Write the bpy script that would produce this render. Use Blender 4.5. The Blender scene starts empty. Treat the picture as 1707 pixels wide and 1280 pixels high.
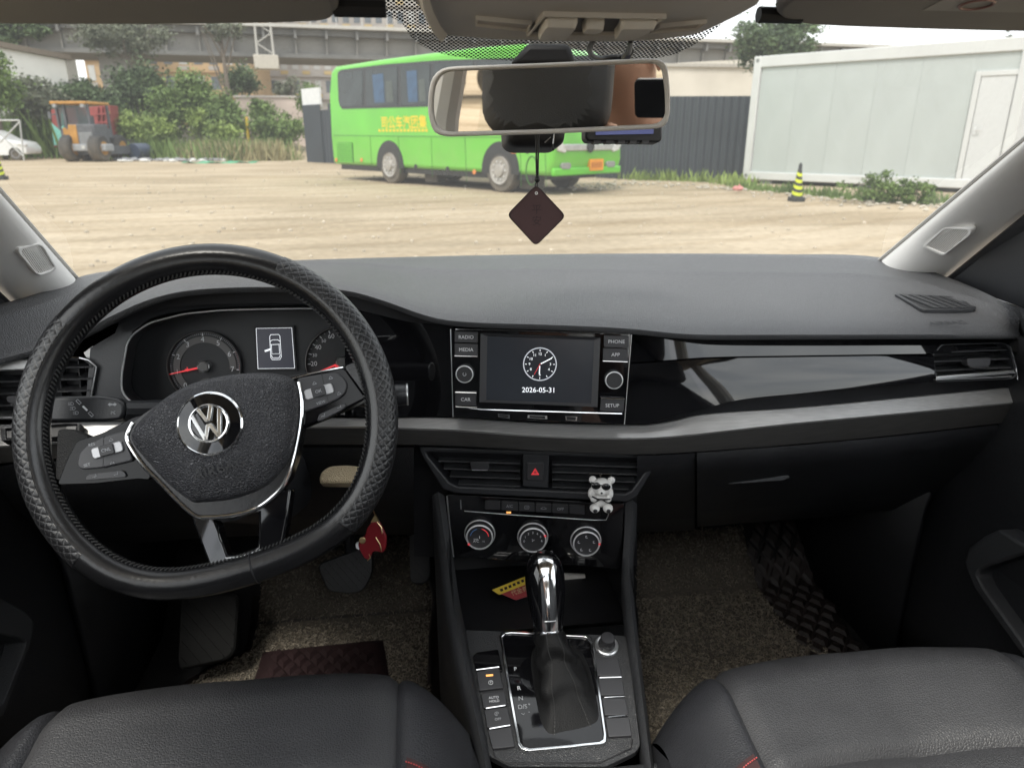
import bpy, bmesh, math, random
from math import sin, cos, pi, radians, atan2, sqrt, exp
from mathutils import Vector, Matrix, noise as mnoise
V = Vector
random.seed(7)
scn = bpy.context.scene
COL = scn.collection

# ------------------------------------------------------------------ camera
# car frame: X right, Y forward, Z up, metres, ground at Z = 0
FPX, YAW, PITCH = 1190.0, radians(7.0), radians(19.2)
CAM = V((-.14, 0, 1.22))
cd = bpy.data.cameras.new('camera'); cam = bpy.data.objects.new('camera', cd); COL.objects.link(cam)
cam.location = CAM; cam.rotation_euler = (pi/2 - PITCH, 0, -YAW)
cd.sensor_fit = 'HORIZONTAL'; cd.sensor_width = 36; cd.lens = 36*FPX/1707
cd.clip_start = .01; cd.clip_end = 1500
cd.dof.use_dof = True; cd.dof.focus_distance = .86; cd.dof.aperture_fstop = 8.5
scn.camera = cam
scn.render.engine = 'CYCLES'
scn.cycles.use_denoising = True
scn.cycles.max_bounces = 10; scn.cycles.diffuse_bounces = 6; scn.cycles.glossy_bounces = 5
scn.cycles.transmission_bounces = 4; scn.cycles.transparent_max_bounces = 12
scn.cycles.caustics_reflective = False; scn.cycles.caustics_refractive = False
scn.cycles.sample_clamp_indirect = 6

# ------------------------------------------------------------------ light: bright overcast
SUN_EL, SUN_AZ = radians(58), radians(-150)     # azimuth from +Y, clockwise; behind and to the left
wd = bpy.data.worlds.new('World'); scn.world = wd; wd.use_nodes = True
wn, wl = wd.node_tree.nodes, wd.node_tree.links
bg = wn['Background']; bg.inputs[1].default_value = .13
sky = wn.new('ShaderNodeTexSky'); sky.sky_type = 'NISHITA'; sky.sun_disc = False
sky.sun_elevation = SUN_EL; sky.sun_rotation = SUN_AZ; sky.dust_density = 4; sky.air_density = 1.2
tc = wn.new('ShaderNodeTexCoord'); mp = wn.new('ShaderNodeMapping'); mp.inputs['Scale'].default_value = (1, 1, 3)
nz = wn.new('ShaderNodeTexNoise'); nz.inputs['Scale'].default_value = 2.2; nz.inputs['Detail'].default_value = 6
rp = wn.new('ShaderNodeValToRGB')
rp.color_ramp.elements[0].position = .35; rp.color_ramp.elements[0].color = (.56, .58, .61, 1)
rp.color_ramp.elements[1].position = .7; rp.color_ramp.elements[1].color = (.96, .95, .92, 1)
vm = wn.new('ShaderNodeVectorMath'); vm.operation = 'SCALE'; vm.inputs['Scale'].default_value = 10.0
mx = wn.new('ShaderNodeMix'); mx.data_type = 'RGBA'; mx.inputs[0].default_value = .82
wl.new(tc.outputs['Generated'], mp.inputs[0]); wl.new(mp.outputs[0], nz.inputs['Vector'])
wl.new(nz.outputs['Fac'], rp.inputs[0]); wl.new(sky.outputs[0], mx.inputs[6]); wl.new(rp.outputs[0], vm.inputs[0]); wl.new(vm.outputs[0], mx.inputs[7])
wl.new(mx.outputs[2], bg.inputs[0])
sd = bpy.data.lights.new('sun', 'SUN'); sd.energy = 1.4; sd.angle = radians(14); sd.color = (1, .95, .87)
sun = bpy.data.objects.new('sun', sd); COL.objects.link(sun)
sun.rotation_euler = V((-sin(SUN_AZ)*cos(SUN_EL), -cos(SUN_AZ)*cos(SUN_EL), -sin(SUN_EL))).to_track_quat('-Z', 'Y').to_euler()
scn.view_settings.view_transform = 'Standard'; scn.view_settings.look = 'None'
scn.view_settings.gamma = 1; scn.view_settings.use_curve_mapping = False
scn.view_settings.exposure = 1.85

# ------------------------------------------------------------------ pixel -> place
_F = V((sin(YAW)*cos(PITCH), cos(YAW)*cos(PITCH), -sin(PITCH)))
_R = V((cos(YAW), -sin(YAW), 0)); _U = _R.cross(_F)
def ray(x, y): return _R*((x - 853.5)/FPX) + _F - _U*((y - 640)/FPX)
def PY(x, y, Y): d = ray(x, y); return CAM + d*(Y/d.y)
def PX(x, y, X): d = ray(x, y); return CAM + d*((X - CAM.x)/d.x)
def PZ(x, y, Z): d = ray(x, y); return CAM + d*((Z - CAM.z)/d.z)
def interp(xs, x):
    if x <= xs[0][0]: return xs[0][1]
    for (a, b), (c, e) in zip(xs, xs[1:]):
        if x <= c:
            t = (x - a)/(c - a); return b + (e - b)*t
    return xs[-1][1]
def sinterp(xs, x):
    """Catmull-like smooth interpolation"""
    n = len(xs)
    if x <= xs[0][0]: return xs[0][1]
    if x >= xs[-1][0]: return xs[-1][1]
    def m(i):
        if i == 0: return (xs[1][1]-xs[0][1])/(xs[1][0]-xs[0][0])
        if i == n-1: return (xs[-1][1]-xs[-2][1])/(xs[-1][0]-xs[-2][0])
        return (xs[i+1][1]-xs[i-1][1])/(xs[i+1][0]-xs[i-1][0])
    for i in range(n-1):
        if x <= xs[i+1][0]:
            h = xs[i+1][0]-xs[i][0]; t = (x-xs[i][0])/h
            return ((2*t**3-3*t*t+1)*xs[i][1]+(t**3-2*t*t+t)*h*m(i)+(-2*t**3+3*t*t)*xs[i+1][1]+(t**3-t*t)*h*m(i+1))
YDASH = [(-.8, .905), (-.5, .90), (-.23, .885), (0, .848), (.166, .835), (.42, .852), (.68, .89), (.8, .91)]
def PD(x, y, off=0):
    """where the pixel's ray meets the bowed face of the dashboard"""
    Y = .86
    for _ in range(8): Y = sinterp(YDASH, PY(x, y, Y).x) + off
    return PY(x, y, Y)

class Fr:
    """a local frame: origin o, right r, up u, outward n"""
    def __init__(s, o, r, u):
        s.o = V(o); s.r = V(r).normalized(); u = V(u); s.u = (u - s.r*u.dot(s.r)).normalized(); s.n = s.r.cross(s.u)
    def at(s, a, b, c=0): return s.o + s.r*a + s.u*b + s.n*c
    def px(s, x, y, c=0):
        d = ray(x, y); o = s.o + s.n*c; t = (o - CAM).dot(s.n)/d.dot(s.n); p = CAM + d*t - s.o
        return (p.dot(s.r), p.dot(s.u))
    def pts(s, L, c=0): return [s.px(x, y, c) for x, y in L]
    def rot(s, ang):
        return Fr(s.o, s.r*cos(ang) + s.u*sin(ang), s.u*cos(ang) - s.r*sin(ang))
    def off(s, a, b, c=0): return Fr(s.at(a, b, c), s.r, s.u)

# ------------------------------------------------------------------ things, parts
def thing(name, label, cat, loc=(0, 0, 0), group=None):
    o = bpy.data.objects.new(name, None); COL.objects.link(o); o.location = V(loc)
    o.empty_display_size = .1
    o['label'] = label; o['category'] = cat
    if group: o['group'] = group
    return o
def tag(o, label, cat, group=None):
    o['label'] = label; o['category'] = cat
    if group: o['group'] = group
    return o
def wloc(o):
    p = V((0, 0, 0))
    while o is not None:
        p = p + o.location; o = o.parent
    return p
def mesh(name, vs, fs, m, parent=None, smooth=35, bevel=0, seg=2, sub=0, solid=0, kind=None, uv=None, sides=False):
    vs = [V(v) for v in vs]
    lo = V([min(v[i] for v in vs) for i in range(3)]); hi = V([max(v[i] for v in vs) for i in range(3)])
    c = (lo + hi)/2
    if parent is None: c.z = lo.z
    me = bpy.data.meshes.new(name); me.from_pydata([tuple(v - c) for v in vs], [], fs); me.update()
    bm = bmesh.new(); bm.from_mesh(me)
    if not sides: bmesh.ops.recalc_face_normals(bm, faces=bm.faces)
    bm.to_mesh(me); bm.free()
    if smooth:
        me.polygons.foreach_set('use_smooth', [True]*len(me.polygons))
        me.set_sharp_from_angle(angle=radians(smooth))
    if uv:
        l = me.uv_layers.new(name='UVMap')
        for i, lp in enumerate(me.loops): l.data[i].uv = uv[lp.vertex_index]
    me.materials.append(m)
    o = bpy.data.objects.new(name, me); COL.objects.link(o)
    if parent is not None:
        o.parent = parent; o.location = c - wloc(parent)
    else: o.location = c
    if solid:
        md = o.modifiers.new('solid', 'SOLIDIFY'); md.thickness = abs(solid); md.offset = -1 if solid > 0 else 1
    if bevel:
        md = o.modifiers.new('bevel', 'BEVEL'); md.width = bevel; md.segments = seg; md.limit_method = 'ANGLE'; md.angle_limit = radians(40)
        md.harden_normals = False
    if sub:
        md = o.modifiers.new('sub', 'SUBSURF'); md.levels = sub; md.render_levels = sub
    if kind: o['kind'] = kind
    return o
class MB:
    """collects shapes into ONE mesh"""
    def __init__(s): s.v = []; s.f = []
    def add(s, vs, fs):
        n = len(s.v); s.v += [V(v) for v in vs]; s.f += [[i + n for i in f] for f in fs]; return s
    def prism(s, fr, P, d0, d1):
        n = len(P)
        return s.add([fr.at(a, b, d0) for a, b in P] + [fr.at(a, b, d1) for a, b in P],
                     [list(range(n))[::-1], list(range(n, 2*n))] + [[i, (i+1) % n, n+(i+1) % n, n+i] for i in range(n)])
    def ringp(s, fr, A, B, d0, d1):
        n = len(A); vs = []
        for P, d in ((A, d0), (A, d1), (B, d1), (B, d0)): vs += [fr.at(a, b, d) for a, b in P]
        fs = []
        for k in range(4):
            for i in range(n):
                j = (i+1) % n; k2 = (k+1) % 4; fs.append([k*n+i, k*n+j, k2*n+j, k2*n+i])
        return s.add(vs, fs)
    def box(s, fr, a0, a1, b0, b1, c0, c1): return s.prism(fr, [(a0, b0), (a1, b0), (a1, b1), (a0, b1)], c0, c1)
    def lathe(s, fr, cx, cy, prof, n=32, a0=0, cap=True):
        vs = []; fs = []
        for r, d in prof:
            for i in range(n):
                t = 2*pi*i/n + a0; vs.append(fr.at(cx + r*cos(t), cy + r*sin(t), d))
        for k in range(len(prof)-1):
            for i in range(n): j = (i+1) % n; fs.append([k*n+i, k*n+j, (k+1)*n+j, (k+1)*n+i])
        if cap:
            fs.append(list(range(n))[::-1]); fs.append([(len(prof)-1)*n+i for i in range(n)])
        return s.add(vs, fs)
    def tube(s, P, r, n=8, closed=False, cap=True):
        P = [V(p) for p in P]; m = len(P); rr = r if isinstance(r, (list, tuple)) else [r]*m
        up = None; vs = []
        for i in range(m):
            a = P[i-1] if (i > 0 or closed) else P[i]; b = P[(i+1) % m] if (i < m-1 or closed) else P[i]
            t = (b - a).normalized()
            if up is None: up = t.orthogonal().normalized()
            up = (up - t*up.dot(t)).normalized(); w = t.cross(up)
            for k in range(n): vs.append(P[i] + (up*cos(2*pi*k/n) + w*sin(2*pi*k/n))*rr[i])
        fs = []
        for i in range(m if closed else m-1):
            for k in range(n): fs.append([i*n+k, i*n+(k+1) % n, ((i+1) % m)*n+(k+1) % n, ((i+1) % m)*n+k])
        if cap and not closed: fs.append(list(range(n))[::-1]); fs.append([(m-1)*n+k for k in range(n)])
        return s.add(vs, fs)
    def grid(s, rows, cu=False):
        n = len(rows[0]); vs = [p for r in rows for p in r]; fs = []
        for i in range(len(rows)-1):
            for j in range(n if cu else n-1): fs.append([i*n+j, i*n+(j+1) % n, (i+1)*n+(j+1) % n, (i+1)*n+j])
        return s.add(vs, fs)
    def dome(s, fr, P, d0, prof):
        """outline P, rings shrunk to its centre: prof = [(scale, depth)...]"""
        n = len(P); cx = sum(p[0] for p in P)/n; cy = sum(p[1] for p in P)/n
        vs = []; fs = []
        for sc, d in [(1, d0)] + prof: vs += [fr.at(cx + (a-cx)*sc, cy + (b-cy)*sc, d) for a, b in P]
        m = len(prof)+1
        for k in range(m-1):
            for i in range(n): j = (i+1) % n; fs.append([k*n+i, k*n+j, (k+1)*n+j, (k+1)*n+i])
        fs.append([(m-1)*n+i for i in range(n)]); fs.append(list(range(n))[::-1])
        return s.add(vs, fs)
    def ball(s, c, r, n=12, m=8, q=None):
        c = V(c); r = V(r) if not isinstance(r, (int, float)) else V((r, r, r)); vs = []; fs = []
        def T(p):
            p = V((p.x*r.x, p.y*r.y, p.z*r.z)); return c + (q @ p if q is not None else p)
        vs.append(T(V((0, 0, -1))))
        for i in range(1, m):
            ph = -pi/2 + pi*i/m
            for k in range(n): vs.append(T(V((cos(ph)*cos(2*pi*k/n), cos(ph)*sin(2*pi*k/n), sin(ph)))))
        vs.append(T(V((0, 0, 1)))); L = len(vs)-1
        for k in range(n):
            fs.append([0, 1+(k+1) % n, 1+k]); fs.append([L, L-n+k, L-n+(k+1) % n])
            for i in range(m-2): fs.append([1+i*n+k, 1+i*n+(k+1) % n, 1+(i+1)*n+(k+1) % n, 1+(i+1)*n+k])
        return s.add(vs, fs)
    def build(s, name, m, parent=None, **k): return mesh(name, s.v, s.f, m, parent, **k)
def prism(name, fr, P, d0, d1, m, parent=None, **k): return MB().prism(fr, P, d0, d1).build(name, m, parent, **k)
def ringp(name, fr, A, B, d0, d1, m, parent=None, **k): return MB().ringp(fr, A, B, d0, d1).build(name, m, parent, **k)
def lathe(name, fr, cx, cy, prof, m, parent=None, n=32, **k): return MB().lathe(fr, cx, cy, prof, n).build(name, m, parent, **k)
def tube(name, P, r, m, parent=None, n=8, closed=False, **k): return MB().tube(P, r, n, closed).build(name, m, parent, **k)
def grid(name, rows, m, parent=None, **k): return MB().grid(rows).build(name, m, parent, **k)
def fbox(name, fr, a0, a1, b0, b1, c0, c1, m, parent=None, **k): return MB().box(fr, a0, a1, b0, b1, c0, c1).build(name, m, parent, **k)
WORLD = Fr((0, 0, 0), (1, 0, 0), (0, 1, 0))
def wbox(name, x0, x1, y0, y1, z0, z1, m, parent=None, **k): return fbox(name, WORLD, x0, x1, y0, y1, z0, z1, m, parent, **k)
def rrect(cx, cy, w, h, r, n=4):
    P = []
    for q, (sx, sy) in enumerate(((1, 1), (-1, 1), (-1, -1), (1, -1))):
        for i in range(n+1):
            t = pi/2*(q + i/n); P.append((cx + sx*(w/2-r) + r*cos(t), cy + sy*(h/2-r) + r*sin(t)))
    return P
def inset(P, k):
    cx = sum(p[0] for p in P)/len(P); cy = sum(p[1] for p in P)/len(P)
    return [(cx + (a-cx)*k, cy + (b-cy)*k) for a, b in P]
def roundpoly(P, r, n=3):
    """round the corners of a polygon"""
    out = []; m = len(P)
    for i in range(m):
        a, b, c = V(P[i-1]), V(P[i]), V(P[(i+1) % m]); u = a-b; w = c-b
        k = min(r, u.length*.45, w.length*.45); p = b + u.normalized()*k; q = b + w.normalized()*k
        for j in range(n+1):
            t = j/n; v = p*(1-t)**2 + b*2*t*(1-t) + q*t*t; out.append((v.x, v.y))
    return out
def smoothline(P, n=6):
    """Catmull-Rom through points"""
    P = [V(p) for p in P]; out = []
    for i in range(len(P)-1):
        p0 = P[max(i-1, 0)]; p1 = P[i]; p2 = P[i+1]; p3 = P[min(i+2, len(P)-1)]
        for j in range(n):
            t = j/n; out.append(.5*((2*p1) + (p2-p0)*t + (2*p0-5*p1+4*p2-p3)*t*t + (3*p1-p0-3*p2+p3)*t**3))
    out.append(P[-1]); return out
def resamp(poly, n, x0=None, x1=None):
    """sample a pixel polyline at n even x positions"""
    x0 = poly[0][0] if x0 is None else x0; x1 = poly[-1][0] if x1 is None else x1
    return [(x0 + (x1-x0)*i/(n-1), sinterp(poly, x0 + (x1-x0)*i/(n-1))) for i in range(n)]
_FONTS = {}
def text(fr, s, a, b, size, m, parent, d=.0006, ang=0, name='lettering', th=.0001, al='CENTER', sx=1, bold=0):
    cu = bpy.data.curves.new('t', 'FONT'); cu.body = s; cu.size = size; cu.align_x = al; cu.align_y = 'CENTER'
    cu.extrude = th; cu.resolution_u = 3; cu.offset = bold
    o = bpy.data.objects.new('t', cu); COL.objects.link(o)
    bpy.context.view_layer.update()
    me = bpy.data.meshes.new_from_object(o.evaluated_get(bpy.context.evaluated_depsgraph_get()))
    bpy.data.objects.remove(o); bpy.data.curves.remove(cu)
    f2 = fr.rot(ang)
    p = fr.at(a, b, d); vs = [p + f2.r*v.co.x*sx + f2.u*v.co.y + f2.n*v.co.z for v in me.vertices]
    fs = [list(q.vertices) for q in me.polygons]; bpy.data.meshes.remove(me)
    if not fs: return None
    return mesh(name, vs, fs, m, parent, smooth=0)

# ------------------------------------------------------------------ materials
MATS = {}
def pm(name, col, rough=.5, metal=0, var=.12, vs=12, bump=0, bs=300, bt='NOISE', coat=0, spec=.5, emit=0, rv=.0, stretch=None, tint=None, sheen=0):
    m = bpy.data.materials.new(name); m.use_nodes = True; nt = m.node_tree; N, L = nt.nodes, nt.links
    b = N['Principled BSDF']
    tc = N.new('ShaderNodeTexCoord'); src = tc.outputs['Object']
    if stretch:
        mp = N.new('ShaderNodeMapping'); mp.inputs['Scale'].default_value = stretch; L.new(src, mp.inputs[0]); src = mp.outputs[0]
    n = N.new('ShaderNodeTexNoise'); n.inputs['Scale'].default_value = vs; n.inputs['Detail'].default_value = 5; L.new(src, n.inputs['Vector'])
    r = N.new('ShaderNodeValToRGB'); c2 = tint if tint else [min(1, c*(1+var)) for c in col]
    r.color_ramp.elements[0].position = .3; r.color_ramp.elements[1].position = .7
    r.color_ramp.elements[0].color = (*[c*(1-var) for c in col], 1); r.color_ramp.elements[1].color = (*c2, 1)
    L.new(n.outputs['Fac'], r.inputs[0]); L.new(r.outputs[0], b.inputs['Base Color'])
    if rv:
        mr = N.new('ShaderNodeMapRange'); mr.inputs['To Min'].default_value = max(0, rough-rv); mr.inputs['To Max'].default_value = min(1, rough+rv)
        L.new(n.outputs['Fac'], mr.inputs['Value']); L.new(mr.outputs[0], b.inputs['Roughness'])
    else: b.inputs['Roughness'].default_value = rough
    b.inputs['Metallic'].default_value = metal; b.inputs['Specular IOR Level'].default_value = spec
    if coat: b.inputs['Coat Weight'].default_value = coat; b.inputs['Coat Roughness'].default_value = .03
    if sheen: b.inputs['Sheen Weight'].default_value = sheen
    if emit: L.new(r.outputs[0], b.inputs['Emission Color']); b.inputs['Emission Strength'].default_value = emit
    if bump:
        if bt == 'VORONOI':
            t = N.new('ShaderNodeTexVoronoi'); t.feature = 'DISTANCE_TO_EDGE'; t.inputs['Scale'].default_value = bs; t.inputs['Randomness'].default_value = 1
            mr2 = N.new('ShaderNodeMapRange'); mr2.inputs['From Max'].default_value = .25; L.new(t.outputs['Distance'], mr2.inputs['Value']); h = mr2.outputs[0]
        else:
            t = N.new('ShaderNodeTexNoise'); t.inputs['Scale'].default_value = bs; t.inputs['Detail'].default_value = 3; h = t.outputs['Fac']
        L.new(src, t.inputs['Vector'])
        bp = N.new('ShaderNodeBump'); bp.inputs['Strength'].default_value = min(1, bump); bp.inputs['Distance'].default_value = .35/bs*max(1, bump)
        L.new(h, bp.inputs['Height']); L.new(bp.outputs[0], b.inputs['Normal'])
    MATS[name] = m; return m
def glassmat(name, col=(1, 1, 1), refl=1.0, op=0.0, ior=1.5, rough=0):
    """thin pane: straight-through transmission plus a Fresnel mirror"""
    m = bpy.data.materials.new(name); m.use_nodes = True; N, L = m.node_tree.nodes, m.node_tree.links
    N.remove(N['Principled BSDF']); out = N['Material Output']
    t = N.new('ShaderNodeBsdfTransparent'); g = N.new('ShaderNodeBsdfGlossy'); g.inputs['Roughness'].default_value = rough
    nn = N.new('ShaderNodeTexNoise'); nn.inputs['Scale'].default_value = 3
    rr = N.new('ShaderNodeValToRGB'); rr.color_ramp.elements[0].color = (*[c*.98 for c in col], 1); rr.color_ramp.elements[1].color = (*col, 1)
    L.new(nn.outputs['Fac'], rr.inputs[0]); L.new(rr.outputs[0], t.inputs[0])
    fz = N.new('ShaderNodeLayerWeight'); fz.inputs['Blend'].default_value = .5          # Schlick: r0 + (1-r0)(1-cos)^5
    pw = N.new('ShaderNodeMath'); pw.operation = 'POWER'; pw.inputs[1].default_value = 5; L.new(fz.outputs['Facing'], pw.inputs[0])
    ad = N.new('ShaderNodeMath'); ad.operation = 'MULTIPLY_ADD'; ad.inputs[1].default_value = .94; ad.inputs[2].default_value = .06; L.new(pw.outputs[0], ad.inputs[0])
    mu = N.new('ShaderNodeMath'); mu.operation = 'MULTIPLY'; mu.inputs[1].default_value = refl; L.new(ad.outputs[0], mu.inputs[0])
    x = N.new('ShaderNodeMixShader'); L.new(mu.outputs[0], x.inputs[0]); L.new(t.outputs[0], x.inputs[1]); L.new(g.outputs[0], x.inputs[2])
    if op:
        d = N.new('ShaderNodeBsdfTranslucent'); d.inputs[0].default_value = (*[c*.9 for c in col], 1); y = N.new('ShaderNodeMixShader'); y.inputs[0].default_value = op
        L.new(x.outputs[0], y.inputs[1]); L.new(d.outputs[0], y.inputs[2]); x = y
    L.new(x.outputs[0], out.inputs['Surface']); MATS[name] = m; return m
G = pm
pad_m = G('soft_pad', (.082, .083, .088), .46, bump=.8, bs=420, bt='VORONOI', var=.12, vs=7, rv=.07)
dash_m = G('dark_plastic', (.022, .023, .026), .40, bump=.35, bs=500, var=.1, rv=.06)
knee_m = G('shaded_lower_plastic', (.012, .0125, .0145), .42, bump=.5, bs=500, bt='VORONOI', var=.25, vs=9, rv=.12)  # darker copy of the dash plastic; shade under the trim is in its colour
ringm = G('knob_silver', (.72, .72, .73), .38, .35, var=.04)
rock_m = G('rocker_silver', (.42, .42, .43), .42, .8, var=.05)
dash2_m = G('grained_black_plastic', (.030, .031, .034), .42, bump=.6, bs=500, bt='VORONOI', var=.1)
matte_m = G('matte_black', (.012, .012, .014), .55, var=.2)
glossw_m = G('wheel_gloss_black', (.006, .006, .007), .10, var=.1, spec=.22)
gloss_m = G('piano_black', (.005, .005, .006), .035, var=.1, coat=.3, spec=.5)
chrome_m = G('chrome', (.82, .83, .84), .09, 1, var=.03)
satin_m = G('satin_chrome', (.74, .75, .76), .30, .9, var=.05)
brush_m = G('brushed_trim', (.46, .455, .45), .36, .55, var=.12, vs=30, stretch=(1, 18, 18), rv=.07)
beige_m = G('pillar_fabric', (.80, .785, .76), .85, bump=.3, bs=900, var=.05)
liner_m = G('headliner_fabric', (.42, .40, .375), .9, bump=.4, bs=900, var=.06)
grey_m = G('overhead_plastic', (.60, .58, .55), .5, var=.04, bump=.1, bs=600)
greyd_m = G('overhead_button', (.68, .66, .62), .45, var=.04)
seat_m = G('seat_leather', (.036, .036, .039), .50, bump=.36, bs=330, bt='VORONOI', var=.16, vs=9, rv=.09)
seatd_m = G('seat_side_leather', (.022, .0225, .026), .46, bump=.35, bs=330, bt='VORONOI', var=.1)
maroon_m = G('maroon_fabric', (.016, .005, .006), .7, bump=.5, bs=500, var=.2)
redst_m = G('red_thread', (.45, .06, .06), .6)
rim_m = G('smooth_leather', (.010, .010, .011), .24, var=.15, bump=.12, bs=250, rv=.06)
bag_m = G('airbag_leather', (.034, .034, .039), .42, bump=.9, bs=360, bt='VORONOI', var=.06)
btn_m = G('switch_grey', (.042, .042, .046), .42, var=.06)
btnd_m = G('switch_dark', (.03, .03, .033), .45, var=.06)
white_m = G('white_print', (.72, .73, .75), .6, var=.03)
dim_m = G('grey_print', (.36, .37, .39), .6, var=.03)
lit_m = G('lit_print', (.85, .88, .92), .5, var=.02, emit=.26)
litd_m = G('lit_dim', (.4, .42, .46), .5, var=.02, emit=.25)
red_m = G('lit_red', (.75, .05, .06), .5, var=.05, emit=.2)
amber_m = G('lit_amber', (.95, .42, .12), .5, var=.05, emit=.35)
green_m = G('lit_green', (.05, .75, .2), .5, var=.05, emit=.25)
blue_m = G('print_blue', (.12, .3, .7), .5)
dial_m = G('dial_black', (.022, .023, .026), .5, var=.06)
dialr_m = G('dial_ring_grey', (.13, .125, .122), .45, var=.05)
screen_m = G('screen_glass', (.020, .023, .028), .16, var=.08, emit=.12, spec=.5)
lcd_m = G('lcd_panel', (.035, .036, .050), .3, var=.06, emit=.12)
carpet_m = G('black_carpet', (.012, .012, .013), .95, bump=.8, bs=700, var=.3)
rubber_m = G('pedal_rubber', (.012, .012, .012), .9, spec=.15, bump=.4, bs=400, var=.2)
pedal_m = G('pale_pedal_rubber', (.035, .035, .036), .6, bump=.4, bs=400, var=.3)  # lighter grey than the footrest rubber
coil_m = G('coil_fibre', (.21, .18, .14), .65, var=.45, vs=120)
coilb_m = G('coil_backing', (.085, .073, .058), .9, var=.4, vs=200)
quiltm_m = G('quilted_brown_leather', (.026, .020, .019), .42, var=.2, bump=.5, bs=400, bt='VORONOI')
boot_m = G('boot_leather', (.010, .010, .0105), .5, bump=.3, bs=420, bt='VORONOI', var=.15, spec=.2)
thread_m = G('dark_thread', (.035, .035, .035), .6)
cable_m = G('black_cable', (.015, .015, .016), .5)
cream_m = G('cream_leather', (.62, .50, .33), .6, bump=.9, bs=420, bt='VORONOI', var=.08)
redf_m = G('red_enamel', (.20, .008, .014), .3, var=.1, coat=.4)
gold_m = G('gold_metal', (.75, .56, .3), .28, 1, var=.1)
pend_m = G('pendant_leather', (.075, .035, .036), .5, var=.12, bump=.25, bs=500)
bear_m = G('white_resin', (.74, .73, .71), .7, var=.06, bump=.9, bs=420)
glass_m = glassmat('window_glass', (.93, .95, .94), .8)
screen_glass_m = glassmat('added_tint_windscreen_glass', (.52, .53, .525), .7, .034)  # tint added to balance yard and cabin brightness; translucent share paints a haze
glassd_m = glassmat('bus_glass', (.42, .48, .5), 1.0)
mirror_m = G('mirror_silver', (.62, .60, .56), .015, 1, var=.01)
# ================================================================== THE CAR'S CABIN
def Pi(s, sd): return V((sd*(.715-.14*s), 1.25-.76*s, 1.0+.47*s))
def Po(s, sd): return V((sd*(.762-.075*s), 1.125-.66*s, .985+.53*s))
def pillar_pt(s, t, sd):
    a, b = Pi(s, sd), Po(s, sd); d = (b-a)
    fl = max(0, .12-s)/.12                                   # the foot flares on to the dashboard
    m = (a+b)/2 + V((-sd*.07, -.012, .0)) + V((-sd*.02, -.02, -.015))*fl
    return a*(1-t)**2 + m*2*t*(1-t) + b*t*t
cabin = thing('car_cabin', 'grey-lined car cabin shell with sloping windscreen, seen from the front seats', 'car', (0, .3, .26))
ZR = 1.40
for sd in (-1, 1):
    rows = [[pillar_pt(-.06 + .96*i/24, j/10, sd) for j in range(11)] for i in range(25)]
    pl = grid('windscreen_pillar', rows, beige_m, cabin, solid=.012, smooth=60)
    # outer skin and black rubber edge along the glass
    tube('edge_seal', [Pi(-.06+.96*i/24, sd) + V((-sd*.001, .001, .001)) for i in range(25)], .0035, grey_m, pl, n=8)
    grid('pillar_door_seal', [[Po(-.1+.96*i/24, sd) + V((sd*(-.012 + .04*q), -.010 + .03*q, .008 - .06*q)) for i in range(25)] for q in (0, 1)], matte_m, pl, solid=.01)
    # speaker / tweeter grille let into the pillar
    s0 = .115
    o = pillar_pt(s0, .42, sd); ra = pillar_pt(s0, .5, sd) - pillar_pt(s0, .34, sd); ua = pillar_pt(s0+.03, .42, sd) - pillar_pt(s0-.03, .42, sd)
    f = Fr(o, ra if sd > 0 else -ra, ua)
    if f.n.dot(CAM - o) < 0: f = Fr(o, -f.r, f.u)
    q = [(1576, 378), (1622, 380), (1620, 390), (1574, 426), (1539, 411)] if sd > 0 else [(29, 412), (62, 404), (70, 409), (92, 446), (86, 452), (66, 459), (58, 456), (28, 420)]
    P = roundpoly(f.pts(q), .006); Pin = inset(P, .86)
    g = ringp('speaker_bezel', f, P, Pin, -.008, .003, beige_m, pl, bevel=.001)
    prism('speaker_backing', f, Pin, -.008, -.0006, grey_m, g)
    # ribs of the grille, clipped to the opening
    xs = [p[0] for p in Pin]; ys = [p[1] for p in Pin]; mb = MB(); ang = radians(52 if sd > 0 else -52)
    fr2 = f.rot(ang); pr = [(a*cos(ang)+b*sin(ang), -a*sin(ang)+b*cos(ang)) for a, b in Pin]
    lo, hi = min(p[1] for p in pr), max(p[1] for p in pr); k = lo + .0015
    while k < hi - .0005:
        hits = []
        for (a, b), (c, d) in zip(pr, pr[1:] + pr[:1]):
            if (b-k)*(d-k) < 0: hits.append(a + (c-a)*(k-b)/(d-b))
        if len(hits) >= 2: mb.box(fr2, min(hits), max(hits), k, k+.0011, -.001, .0014)
        k += .0026
    mb.build('speaker_rib_set', beige_m, g)['kind'] = 'stuff'
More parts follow.
